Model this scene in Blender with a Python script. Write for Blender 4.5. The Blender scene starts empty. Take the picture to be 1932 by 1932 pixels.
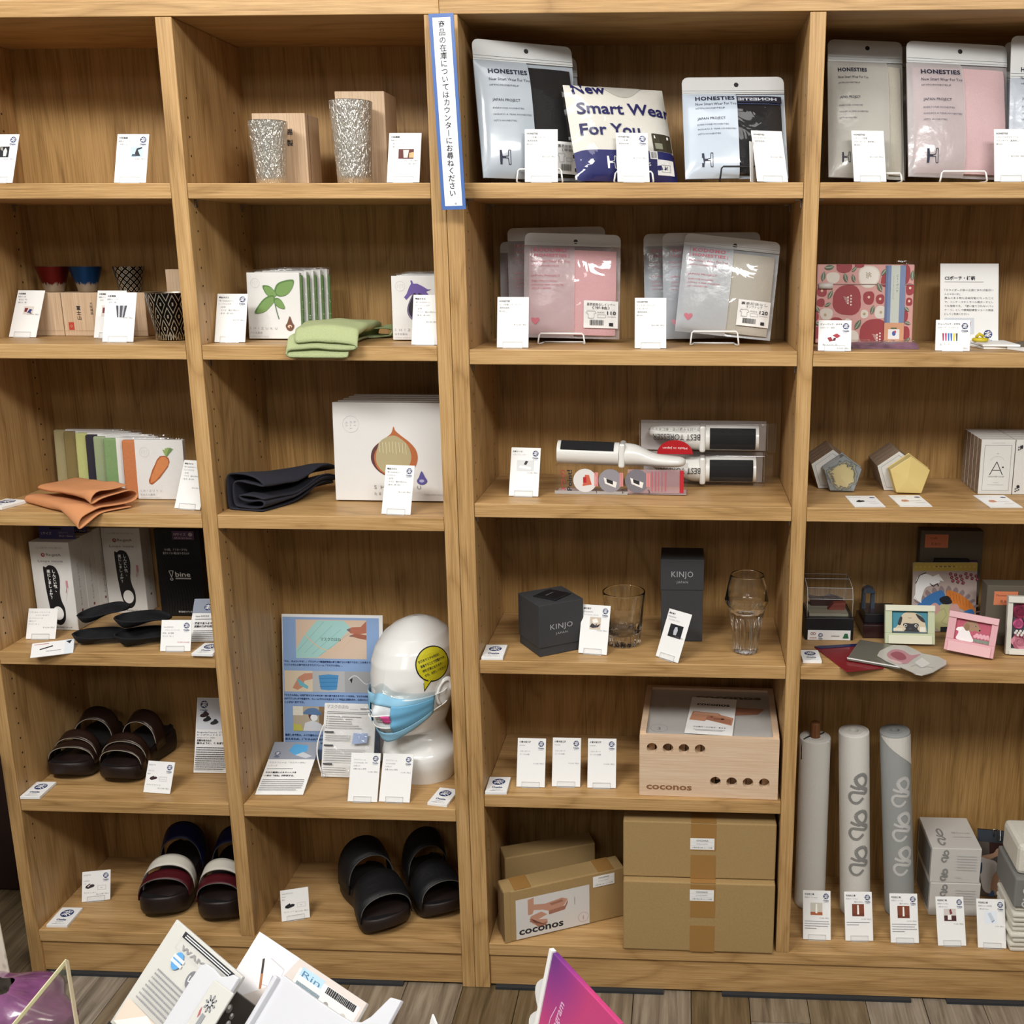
import bpy, bmesh, math, random
import numpy as np
from mathutils import Vector, Matrix
from mathutils.bvhtree import BVHTree
from mathutils import noise as mnoise
random.seed(7)
S = bpy.context.scene
COL = S.collection
# ---------------------------------------------------------------- camera, world, lamps, exposure
CAMP = np.array([.44105, -1.92526, 1.47835]); PITCH, YAW, ROLL = -.2351, -.0457, .00187
FPX, PPX, PPY = 2035.23, 1196.18, 966.
def _axes():
    cp, sp, cy, sy = math.cos(PITCH), math.sin(PITCH), math.cos(YAW), math.sin(YAW)
    f = np.array([sy*cp, cy*cp, sp]); r = np.array([cy, -sy, 0]); u = np.cross(r, f)
    cr, sr = math.cos(ROLL), math.sin(ROLL)
    return r*cr + u*sr, -r*sr + u*cr, f
CR, CU, CF = _axes()
cd = bpy.data.cameras.new('camera'); cam = bpy.data.objects.new('camera', cd); COL.objects.link(cam)
cd.sensor_width = 36; cd.lens = 36*FPX/1932; cd.shift_x = (966-PPX)/1932; cd.shift_y = (PPY-966)/1932
cd.clip_start = .02
cam.matrix_world = Matrix(((CR[0], CU[0], -CF[0], CAMP[0]), (CR[1], CU[1], -CF[1], CAMP[1]), (CR[2], CU[2], -CF[2], CAMP[2]), (0, 0, 0, 1)))
S.camera = cam
W = bpy.data.worlds.new('room_light'); S.world = W; W.use_nodes = True
W.node_tree.nodes['Background'].inputs[0].default_value = (1, .98, .95, 1)
W.node_tree.nodes['Background'].inputs[1].default_value = .12
def lamp(name, loc, size, sizey, power, aim, col=(1, .965, .91)):
    l = bpy.data.lights.new(name, 'AREA'); l.shape = 'RECTANGLE'; l.size = size; l.size_y = sizey; l.energy = power; l.color = col
    o = bpy.data.objects.new(name, l); COL.objects.link(o); o.location = loc
    o.rotation_euler = (Vector(aim)-Vector(loc)).to_track_quat('-Z', 'Y').to_euler()
lamp('ceiling_lamp', (-.8, -1.72, 2.74), 1.2, .5, 56, (-.3, -.3, .5), (1, .985, .96))
lamp('ceiling_lamp', (1.2, -2.1, 2.74), 1.2, .5, 52, (.9, -.3, .4), (1, .985, .96))
lamp('ceiling_lamp', (-.1, -3.8, 2.74), 1.2, .5, 13, (.2, 0, .6), (1, .985, .96))
lamp('ceiling_lamp', (.2, -.62, 2.74), 1.4, .4, 7, (.2, -.5, 0), (1, .985, .96))
S.view_settings.view_transform = 'Standard'; S.view_settings.look = 'None'; S.view_settings.gamma = 1
S.view_settings.use_curve_mapping = False; S.view_settings.exposure = .2
# ---------------------------------------------------------------- picture points on real planes
def ray(px, py):
    return CF + CR*(px-PPX)/FPX - CU*(py-PPY)/FPX
def onz(px, py, z):
    d = ray(px, py); return CAMP + d*(z-CAMP[2])/d[2]
def ony(px, py, y):
    d = ray(px, py); return CAMP + d*(y-CAMP[1])/d[1]
def mpp(p): return float((np.array(p)-CAMP)@CF)/FPX
def proj(p):
    q = p-CAMP; w = q@CF
    return np.array([PPX+FPX*(q@CR)/w, PPY-FPX*(q@CU)/w])
def fit(c4, z, w, h, y=None, tilt=12, yaw=0, roll=None, sw=.02, sh=.03, yaws=15, tilts=8, xmax=None):
    """pose of an upright rectangle w x h (m) that stands on height z; corners BL BR TL TR in photo pixels (None = hidden)"""
    b = [c for c in c4[:2] if c] or [c for c in c4 if c]
    m = np.mean(np.array(b, float), 0)
    g = ony(m[0], m[1], .02 if y is None else y) if z > 1.45 else onz(m[0], m[1], z)
    p = np.array([g[0], g[1] if y is None else y, math.radians(yaw), math.radians(tilt), math.radians(roll or 0), 0, 0])
    p0 = p.copy()
    sig = np.array([9, 9 if y is None else (.004), math.radians(yaws), math.radians(tilts), math.radians(12) if roll is not None else 1e-5, sw, sh])
    if z > 1.45 and y is None: sig[1] = .01
    def frame(p):
        x, yy, a, t, r, lw, lh = p
        u = np.array([math.cos(a), math.sin(a), 0]); n = np.array([math.sin(a), -math.cos(a), 0])
        v = np.array([0, 0, math.cos(t)])-n*math.sin(t)
        c, s = math.cos(r), math.sin(r)
        ww, hh = w*math.exp(lw), h*math.exp(lh)
        return u*c+v*s, v*c-u*s, np.array([x, yy, z+abs(s)*ww/2*math.cos(t)]), ww, hh
    def res(p):
        u, v, o, ww, hh = frame(p); out = []
        for i, c in enumerate(c4):
            if c is None: continue
            q = o+u*ww*(-.5 if i % 2 == 0 else .5)+v*(hh if i > 1 else 0)
            out += list((proj(q)-np.array(c))/1.5)
        return np.array(out+list((p-p0)/sig))
    e = res(p); lam = 1e-3
    for _ in range(40):
        J = np.array([(res(p+np.eye(7)[i]*1e-6)-e)/1e-6 for i in range(7)]).T
        A = J.T@J
        q = p+np.linalg.solve(A+lam*np.diag(np.diag(A)), -J.T@e); e2 = res(q)
        if e2@e2 < e@e: p, e, lam = q, e2, max(lam/3, 1e-9)
        else: lam *= 4
    u, v, o, ww, hh = frame(p); n = np.cross(u, v)
    if xmax is not None and o[0]+u[0]*ww/2 > xmax:
        cut = (o[0]+u[0]*ww/2-xmax)/u[0]; ww -= cut; o = o-u*cut/2
    return Matrix([[u[i], v[i], n[i], o[i]] for i in range(3)]+[[0, 0, 0, 1]]), ww, hh, math.degrees(p[2])
# ---------------------------------------------------------------- materials
def lin(c):
    if isinstance(c, str):
        c = c.lstrip('#'); c = [int(c[i:i+2], 16)/255 for i in (0, 2, 4)]
        return tuple(x/12.92 if x <= .04045 else ((x+.055)/1.055)**2.4 for x in c)
    return tuple(c)
_M = {}
def nd(nt, t, **k):
    n = nt.nodes.new('ShaderNode'+t)
    for a, v in k.items():
        if a[0] == 'i' and a[1:].isdigit(): n.inputs[int(a[1:])].default_value = v
        elif a in n.inputs: n.inputs[a].default_value = v
        else: setattr(n, a, v)
    return n
def newmat(name):
    m = bpy.data.materials.new(name); m.use_nodes = True
    nt = m.node_tree; return m, nt, nt.nodes['Principled BSDF'], nt.nodes['Material Output']
def mat(c, rough=.6, metal=0, bump=0, bs=300, var=0, coat=0, spec=.4, name=None, sc=(1, 1, 1), sub=0):
    """plain procedural surface: base colour with optional noise variation and relief"""
    key = (c, rough, metal, bump, bs, var, coat, spec, sc)
    if key in _M: return _M[key]
    m, nt, b, o = newmat(name or 'surface'); L = nt.links.new
    col = lin(c)
    b.inputs['Base Color'].default_value = (*col, 1); b.inputs['Roughness'].default_value = rough
    b.inputs['Metallic'].default_value = metal; b.inputs['Specular IOR Level'].default_value = spec
    b.inputs['Coat Weight'].default_value = coat; b.inputs['Coat Roughness'].default_value = .08
    if bump or var:
        tc = nd(nt, 'TexCoord'); mp = nd(nt, 'Mapping'); mp.inputs['Scale'].default_value = sc; L(tc.outputs['Object'], mp.inputs[0])
        n = nd(nt, 'TexNoise', Scale=bs, Detail=4.); L(mp.outputs[0], n.inputs['Vector'])
        if var:
            r = nd(nt, 'ValToRGB'); r.color_ramp.elements[0].position = .3; r.color_ramp.elements[1].position = .7
            r.color_ramp.elements[0].color = (*[x*(1-var) for x in col], 1); r.color_ramp.elements[1].color = (*[min(1, x*(1+var)) for x in col], 1)
            L(n.outputs[0], r.inputs[0]); L(r.outputs[0], b.inputs['Base Color'])
        if bump:
            bp = nd(nt, 'Bump', Strength=bump, Distance=.002); L(n.outputs[0], bp.inputs['Height']); L(bp.outputs[0], b.inputs['Normal'])
    _M[key] = m; return m
def clear(c='#ffffff', gloss=.035, tint=1., wrinkle=0, ws=40, name='clear_plastic'):
    """thin clear film or acrylic: see-through with a surface gloss"""
    key = ('clear', c, gloss, tint, wrinkle, ws)
    if key in _M: return _M[key]
    m, nt, b, o = newmat(name); L = nt.links.new
    nt.nodes.remove(b)
    t = nd(nt, 'BsdfTransparent'); t.inputs[0].default_value = (*[x*tint for x in lin(c)], 1)
    g = nd(nt, 'BsdfGlossy', Roughness=.06)
    f = nd(nt, 'LayerWeight'); f.inputs[0].default_value = .5; mx = nd(nt, 'MixShader'); pw = nd(nt, 'Math', operation='POWER', i1=4.); ml = nd(nt, 'Math', operation='MULTIPLY_ADD', i1=.5, i2=gloss)
    L(f.outputs['Facing'], pw.inputs[0]); L(pw.outputs[0], ml.inputs[0]); ad = ml
    L(ad.outputs[0], mx.inputs[0]); L(t.outputs[0], mx.inputs[1]); L(g.outputs[0], mx.inputs[2]); L(mx.outputs[0], o.inputs[0])
    if wrinkle:
        tc = nd(nt, 'TexCoord'); n = nd(nt, 'TexNoise', Scale=ws, Detail=2., Distortion=1.2); L(tc.outputs['Object'], n.inputs['Vector'])
        bp = nd(nt, 'Bump', Strength=wrinkle, Distance=.01); L(n.outputs[0], bp.inputs['Height']); L(bp.outputs[0], g.inputs['Normal']); L(bp.outputs[0], f.inputs['Normal'])
    _M[key] = m; return m
def frost(c, alpha, rough=.25, wrinkle=.35, ws=22):
    """frosted plastic film, partly see-through"""
    key = ('frost', c, alpha, rough, wrinkle, ws)
    if key in _M: return _M[key]
    m = mat(c, rough=rough, bump=wrinkle, bs=ws, spec=.6, coat=.5, name='frosted_film').copy()
    nt = m.node_tree; b = nt.nodes['Principled BSDF']; b.inputs['Alpha'].default_value = alpha
    bp = [n for n in nt.nodes if n.type == 'BUMP'][0]; bp.inputs['Distance'].default_value = .008
    nt.links.new(bp.outputs[0], b.inputs['Coat Normal'])
    _M[key] = m; return m
def wood(name, axis, dark, mid, light, across=30., ring=15., rough=.45, bump=.12, tone=.18):
    key = ('wood', name)
    if key in _M: return _M[key]
    m, nt, b, o = newmat(name); L = nt.links.new
    tc = nd(nt, 'TexCoord')
    def mp(a, c):
        q = nd(nt, 'Mapping'); q.inputs['Scale'].default_value = [a if i == axis else c for i in range(3)]; L(tc.outputs['Object'], q.inputs[0]); return q
    n1 = nd(nt, 'TexNoise', Scale=1., Detail=3., Roughness=.5, Distortion=.4); L(mp(1.3, 7.).outputs[0], n1.inputs['Vector'])
    rg = nd(nt, 'Math', operation='MULTIPLY', i1=ring); L(n1.outputs[0], rg.inputs[0])
    fr = nd(nt, 'Math', operation='PINGPONG', i1=1.); L(rg.outputs[0], fr.inputs[0])
    pw = nd(nt, 'Math', operation='POWER', i1=3.); L(fr.outputs[0], pw.inputs[0])
    n2 = nd(nt, 'TexNoise', Scale=1., Detail=5., Roughness=.65); L(mp(9., 420.).outputs[0], n2.inputs['Vector'])
    n3 = nd(nt, 'TexNoise', Scale=1., Detail=2., Roughness=.5); L(mp(1.2, across).outputs[0], n3.inputs['Vector'])
    a1 = nd(nt, 'Math', operation='MULTIPLY', i1=.15); L(pw.outputs[0], a1.inputs[0])
    a2 = nd(nt, 'Math', operation='MULTIPLY', i1=.78); L(n2.outputs[0], a2.inputs[0])
    a3 = nd(nt, 'Math', operation='ADD'); L(a1.outputs[0], a3.inputs[0]); L(a2.outputs[0], a3.inputs[1])
    a4 = nd(nt, 'Math', operation='MULTIPLY', i1=.28); L(n3.outputs[0], a4.inputs[0])
    a5 = nd(nt, 'Math', operation='ADD'); L(a3.outputs[0], a5.inputs[0]); L(a4.outputs[0], a5.inputs[1])
    r = nd(nt, 'ValToRGB'); cr = r.color_ramp
    cr.elements[0].position = .4; cr.elements[0].color = (*lin(light), 1); cr.elements[1].position = .8; cr.elements[1].color = (*lin(dark), 1)
    e = cr.elements.new(.57); e.color = (*lin(mid), 1)
    L(a5.outputs[0], r.inputs[0]); L(r.outputs[0], b.inputs['Base Color'])
    b.inputs['Roughness'].default_value = rough; b.inputs['Specular IOR Level'].default_value = .35
    bp = nd(nt, 'Bump', Strength=bump, Distance=.001); L(n2.outputs[0], bp.inputs['Height']); L(bp.outputs[0], b.inputs['Normal'])
    _M[key] = m; return m
OD, OM, OL = '#8b693e', '#b38d5b', '#c7a26f'
OAKX = wood('oak_veneer_lengthwise', 0, OD, OM, OL); OAKZ = wood('oak_veneer_upright', 2, OD, OM, OL)
BACKZ = wood('oak_veneer_back_shaded', 2, '#7e5d33', '#a37f4c', '#b58f5b', ring=16.)  # same oak toned darker: shade inside the bays put into the colour
KIRI = wood('paulownia_wood', 2, '#a5886a', '#c2a586', '#d0b79b', ring=5., across=40.)
BEECH = wood('beech_wood', 0, '#c2a080', '#d5b799', '#dfc7ac', ring=4., across=30.)
WALNUT = wood('walnut_wood', 2, '#4a2d18', '#6b4426', '#845833', ring=5.)
PAPER = mat('#ececea', .75, bump=.05, bs=900, name='white_paper'); WHITE = mat('#f0f0ee', .5, name='white_print')
INK = mat('#26262b', .7, name='black_ink'); GREY = mat('#8b8b8e', .7, name='grey_ink'); NAVY = mat('#1e3066', .6, name='navy_ink'); BLUE = mat('#3d62a6', .6, name='blue_ink')
LGREY = mat('#b9babd', .7, name='pale_grey_ink'); RED = mat('#b3202a', .6, name='red_ink'); BLACK = mat('#121214', .55, name='black_print')
CLEAR = clear(); STEEL = mat('#b9bbbd', .3, 1, name='steel'); EDGE = mat('#c3c7c9', .2, name='acrylic_edge')
# ---------------------------------------------------------------- mesh helpers
_T = {}
def glyphs(s, bold=0., sp=1., sc=1):
    k = (s, bold, sp)
    if k not in _T:
        c = bpy.data.curves.new('lettering', 'FONT'); c.body = s; c.resolution_u = 2 if len(s) < 14 else 1; c.offset = bold; c.space_character = sp; c.fill_mode = 'FRONT'
        o = bpy.data.objects.new('lettering', c); me = o.to_mesh()
        v = [(a.co.x, a.co.y) for a in me.vertices]; f = [tuple(p.vertices) for p in me.polygons]
        # curve front faces may look to -z: keep them facing +z
        if f:
            n = sum(p.normal.z for p in me.polygons)
            if n < 0: f = [q[::-1] for q in f]
        o.to_mesh_clear(); bpy.data.objects.remove(o); bpy.data.curves.remove(c)
        _T[k] = (v, f)
    return _T[k]
class MB:
    def __init__(s, M=None): s.v = []; s.f = []; s.mi = []; s.sm = []; s.ms = []; s.M = M
    def add(s, vs, fs, m, smooth=False, M=None):
        b = len(s.v)
        for p in vs:
            p = Vector(p)
            if M is not None: p = M @ p
            if s.M is not None: p = s.M @ p
            s.v.append(tuple(p))
        if m not in s.ms: s.ms.append(m)
        i = s.ms.index(m)
        for f in fs: s.f.append([b+k for k in f]); s.mi.append(i); s.sm.append(smooth)
        return s
    def box(s, x0, x1, y0, y1, z0, z1, m, M=None):
        return s.add([(x, y, z) for z in (z0, z1) for y in (y0, y1) for x in (x0, x1)], [(0, 2, 3, 1), (4, 5, 7, 6), (0, 1, 5, 4), (2, 6, 7, 3), (0, 4, 6, 2), (1, 3, 7, 5)], m, False, M)
    def prism(s, pts, z0, z1, m, M=None, cap=None):
        n = len(pts)
        s.add([(x, y, z0) for x, y in pts]+[(x, y, z1) for x, y in pts], [tuple(range(n))[::-1], tuple(range(n, 2*n))]+[(i, (i+1) % n, n+(i+1) % n, n+i) for i in range(n)], m, False, M)
        return s
    def lathe(s, prof, m, seg=40, M=None, mod=None, a0=0, a1=2*math.pi):
        vs = []; fs = []; full = abs(a1-a0-2*math.pi) < 1e-6; k = seg if full else seg+1
        for r, z in prof:
            for i in range(k):
                a = a0+(a1-a0)*i/seg; rr = r*(mod(a, z) if mod else 1)
                vs.append((rr*math.cos(a), rr*math.sin(a), z))
        for j in range(len(prof)-1):
            for i in range(seg):
                i2 = (i+1) % k
                fs.append((j*k+i, j*k+i2, (j+1)*k+i2, (j+1)*k+i))
        return s.add(vs, fs, m, True, M)
    def tube(s, path, r, m, seg=8, M=None, closed=False, cap=True):
        P = [Vector(p) for p in path]; n = len(P); vs = []; fs = []
        up = None
        for i, p in enumerate(P):
            t = (P[min(i+1, n-1)]-P[max(i-1, 0)]) if not closed else (P[(i+1) % n]-P[i-1])
            t.normalize()
            if up is None: up = t.orthogonal().normalized()
            up = (up-t*up.dot(t)); up = up.normalized() if up.length > 1e-6 else t.orthogonal().normalized()
            b = t.cross(up); rr = r[i] if isinstance(r, (list, tuple)) else r
            for k in range(seg):
                a = 2*math.pi*k/seg; vs.append(p+(up*math.cos(a)+b*math.sin(a))*rr)
        for i in range(n if closed else n-1):
            for k in range(seg):
                j = (i+1) % n; k2 = (k+1) % seg
                fs.append((i*seg+k, i*seg+k2, j*seg+k2, j*seg+k))
        if cap and not closed: fs += [tuple(range(seg))[::-1], tuple((n-1)*seg+k for k in range(seg))]
        return s.add(vs, fs, m, True, M)
    def grid(s, fn, nu, nv, m, M=None, flip=False, smooth=True):
        vs = [fn(i/nu, j/nv) for j in range(nv+1) for i in range(nu+1)]
        fs = [(j*(nu+1)+i, j*(nu+1)+i+1, (j+1)*(nu+1)+i+1, (j+1)*(nu+1)+i) for j in range(nv) for i in range(nu)]
        if flip: fs = [f[::-1] for f in fs]
        return s.add(vs, fs, m, smooth, M)
    def build(s, name, parent=None, bevel=0, solid=0, sub=0, seg=2, off=-1, kind=None):
        me = bpy.data.meshes.new(name); me.from_pydata(s.v, [], s.f)
        for m in s.ms: me.materials.append(m)
        me.polygons.foreach_set('material_index', s.mi); me.polygons.foreach_set('use_smooth', s.sm); me.update()
        o = bpy.data.objects.new(name, me); COL.objects.link(o); o.parent = parent
        if sub: q = o.modifiers.new('sub', 'SUBSURF'); q.levels = q.render_levels = sub
        if solid: q = o.modifiers.new('solid', 'SOLIDIFY'); q.thickness = solid; q.offset = off
        if bevel: q = o.modifiers.new('bevel', 'BEVEL'); q.width = bevel; q.segments = seg; q.limit_method = 'ANGLE'
        if kind: o['kind'] = kind
        return o
class Pr(MB):
    """flat print on a face: u right, v up, w out of the face; units mm; warp(u,v) gives the relief of the face in m"""
    def __init__(s, M, warp=None): super().__init__(); s.F = M; s.w = .0003; s.warp = warp
    def _p(s, pts, fs, m):
        s.w += .00002
        vs = [s.F @ Vector((u/1000, v/1000, s.w+(s.warp(u, v) if s.warp else 0))) for u, v in pts]
        s.add(vs, fs, m)
    def po(s, pts, m): s._p(pts, [tuple(range(len(pts)))], m); return s
    def r(s, u0, v0, u1, v1, m): return s.po([(u0, v0), (u1, v0), (u1, v1), (u0, v1)], m)
    def fr(s, u0, v0, u1, v1, t, m):
        for a in ((u0, v0, u1, v0+t), (u0, v1-t, u1, v1), (u0, v0, u0+t, v1), (u1-t, v0, u1, v1)): s.r(*a, m)
        return s
    def c(s, u, v, a, m, b=None, n=24, rot=0):
        b = b or a; c, d = math.cos(rot), math.sin(rot); pts = []
        for i in range(n):
            t = 2*math.pi*i/n; x, y = a*math.cos(t), b*math.sin(t); pts.append((u+x*c-y*d, v+x*d+y*c))
        return s.po(pts, m)
    def ln(s, pts, w, m):
        for (a, b), (c, d) in zip(pts, pts[1:]):
            L = math.hypot(c-a, d-b) or 1; x, y = -(d-b)/L*w/2, (c-a)/L*w/2
            s._p([(a+x, b+y), (a-x, b-y), (c-x, d-y), (c+x, d+y)], [(0, 1, 2, 3)], m)
        return s
    def ring(s, u, v, r, w, m, n=32): return s.ln([(u+r*math.cos(2*math.pi*i/n), v+r*math.sin(2*math.pi*i/n)) for i in range(n+1)], w, m)
    def t(s, txt, u, v, size, m, al='l', bold=0., sp=1., wid=None, rot=0, mirror=False, vert=False, sy=1.):
        """one line of lettering, size in mm; wid squeezes it to a width; vert sets the characters in a column"""
        if vert:
            for i, ch in enumerate(txt): s.t(ch, u, v-size*1.06*(i+1)*sp, size, m, 'c', bold)
            return s
        vs, fs = glyphs(txt, bold, sp)
        if not vs: return s
        x0 = min(a for a, _ in vs); x1 = max(a for a, _ in vs); k = wid/(x1-x0) if wid else size
        W_ = (x1-x0)*k; o = {'l': 0, 'c': -W_/2, 'r': -W_}[al]; c, d = math.cos(rot), math.sin(rot); pts = []
        for a, b in vs:
            X = o+((x1-a) if mirror else (a-x0))*k; Y = b*size*sy
            pts.append((u+X*c-Y*d, v+X*d+Y*c))
        s._p(pts, [f[::-1] for f in fs] if mirror else fs, m); return s
    def bars(s, u0, u1, v, m, h=1.1, n=None):
        """a line of text too small to read: short dashes"""
        u = u0
        while u < u1-1:
            w = random.uniform(1.2, 3.2); s.r(u, v, min(u+w, u1), v+h, m); u += w+.5
        return s
    def barcode(s, u0, v0, u1, v1, m):
        u = u0
        while u < u1: w = random.choice((.35, .6, .9)); s.r(u, v0, u+w, v1, m); u += w+random.choice((.5, .8))
        return s
    def logo(s, u, v, r, m=None, words=True):
        m = m or NAVY; s.c(u, v, r, m, n=28)
        for q in ([(-.75, .3), (-.1, .55), (-.2, .1), (-.7, -.35)], [(.05, .75), (.2, .1), (.75, .15)], [(.05, -.05), (.5, -.3), (.75, -.5)], [(0, .1), (-.1, -.6)], [(.2, .55), (.75, .5)], [(-.6, -.55), (-.1, -.2), (.35, -.75)]):
            s.ln([(u+a*r, v+b*r) for a, b in q], r*.15, WHITE)
        if words:
            s.t('Osaka', u, v-r*1.75, r*.8, m, 'c', bold=.02); s.t('products', u, v-r*2.2, r*.42, m, 'c')
        return s
def thing(name, label, cat, loc, rz=0, group=None):
    o = bpy.data.objects.new(name, None); COL.objects.link(o); o.empty_display_size = .02
    o.location = loc; o.rotation_euler = (0, 0, rz); o['label'] = label; o['category'] = cat
    if group: o['group'] = group
    return o
def base(name, label, cat, Mw, yaw=0, group=None):
    """thing whose base is at the foot of the world frame Mw; returns it and Mw in its own space"""
    l = Mw.translation.copy(); t = thing(name, label, cat, l, math.radians(yaw), group)
    return t, (Matrix.Translation(l) @ Matrix.Rotation(math.radians(yaw), 4, 'Z')).inverted() @ Mw
def tag(o, label, cat, group=None):
    o['label'] = label; o['category'] = cat
    if group: o['group'] = group
    return o
def T(x=0, y=0, z=0): return Matrix.Translation((x, y, z))
def bez(pts, n=8):
    """smooth closed outline through points (Catmull-Rom)"""
    out = []; k = len(pts)
    for i in range(k):
        p0, p1, p2, p3 = (np.array(pts[(i+j-1) % k], float) for j in range(4))
        for a in range(n):
            t = a/n; out.append(tuple(.5*(2*p1+(p2-p0)*t+(2*p0-5*p1+4*p2-p3)*t*t+(3*p1-p0-3*p2+p3)*t**3)))
    return out
def curve(pts, n=8):
    out = []; P = [np.array(p, float) for p in pts]; P = [2*P[0]-P[1]]+P+[2*P[-1]-P[-2]]
    for i in range(1, len(P)-2):
        for a in range(n):
            t = a/n; p0, p1, p2, p3 = P[i-1:i+3]
            out.append(tuple(.5*(2*p1+(p2-p0)*t+(2*p0-5*p1+4*p2-p3)*t*t+(3*p1-p0-3*p2+p3)*t**3)))
    return out+[tuple(P[-2])]
# ---------------------------------------------------------------- setting
TH = .0265; DEP = .284
Z1 = 1.597; Z2L, Z2R = 1.3165, 1.3112; Z3L, Z3R = 1.0012, 1.0290; Z4 = .7205; Z5L, Z5R = .4042, .4387; Z6 = .1043; ZT = 1.866
w_ = MB().box(-3.2, 3.6, DEP+.05, DEP+.13, 0, 2.8, mat('#e9e7e2', .8, bump=.1, bs=120, name='wall_paint')).build('wall_back'); w_['kind'] = 'structure'
WP = mat('#dedcd6', .85, bump=.1, bs=120, name='wall_paint_plain')
for nm, q in (('wall_front', (-3.2, 3.6, -4.5, -4.42, 0, 2.8)), ('wall_left', (-3.28, -3.2, -4.5, DEP+.13, 0, 2.8)), ('wall_right', (3.6, 3.68, -4.5, DEP+.13, 0, 2.8)), ('ceiling', (-3.28, 3.68, -4.5, DEP+.13, 2.8, 2.88))):
    MB().box(*q, WP).build(nm)['kind'] = 'structure'
fl = MB().box(-3.2, 3.6, -4.4, DEP+.13, -.05, -.006, mat('#2b241e', .8, name='floor_joint')).build('floor'); fl['kind'] = 'structure'
def plank_mat():
    m, nt, b, o = newmat('weathered_plank'); L = nt.links.new
    tc = nd(nt, 'TexCoord'); oi = nd(nt, 'ObjectInfo'); ad = nd(nt, 'VectorMath', operation='ADD'); L(tc.outputs['Object'], ad.inputs[0]); 
    sc = nd(nt, 'VectorMath', operation='SCALE'); sc.inputs['Scale'].default_value = 3.7; L(oi.outputs['Location'], sc.inputs[0]); L(sc.outputs[0], ad.inputs[1])
    mp = nd(nt, 'Mapping'); mp.inputs['Scale'].default_value = (60, 3.5, 1); L(ad.outputs[0], mp.inputs[0])
    n = nd(nt, 'TexNoise', Scale=1., Detail=7., Roughness=.65, Distortion=.5); L(mp.outputs[0], n.inputs['Vector'])
    r = nd(nt, 'ValToRGB'); cr = r.color_ramp; cr.elements[0].position = .25; cr.elements[0].color = (*lin('#50422f'), 1); cr.elements[1].position = .75; cr.elements[1].color = (*lin('#b3a186'), 1)
    e = cr.elements.new(.5); e.color = (*lin('#8a775d'), 1); L(n.outputs[0], r.inputs[0])
    hs = nd(nt, 'HueSaturation'); L(r.outputs[0], hs.inputs['Color'])
    mr = nd(nt, 'MapRange', i3=.5, i4=1.0); L(oi.outputs['Random'], mr.inputs[0]); L(mr.outputs[0], hs.inputs['Value'])
    ms = nd(nt, 'MapRange', i3=1.25, i4=.6); L(oi.outputs['Random'], ms.inputs[0]); L(ms.outputs[0], hs.inputs['Saturation'])
    L(hs.outputs[0], b.inputs['Base Color']); b.inputs['Roughness'].default_value = .5
    bp = nd(nt, 'Bump', Strength=.35, Distance=.002); L(n.outputs[0], bp.inputs['Height']); L(bp.outputs[0], b.inputs['Normal'])
    return m
PM = plank_mat()
pw = .118; meshes = {}
for i in range(-14, 18):
    x0 = i*pw; ys = -1.62; off = random.uniform(0, .5); y = -.75-off
    while y < DEP+.1:
        L_ = random.choice((.42, .6, .9)); y1 = min(y+L_, DEP+.12)
        if y1-y > .01:
            k = round(y1-y, 3)
            if k not in meshes:
                q = MB().box(.0008, pw-.0008, .0008, k-.0008, -.006, 0, PM).build('plank', fl, bevel=.0008, seg=1); meshes[k] = q.data; q.location = (x0, y, 0)
            else:
                q = bpy.data.objects.new('plank', meshes[k]); COL.objects.link(q); q.parent = fl; q.location = (x0, y, 0)
        y = y1
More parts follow.
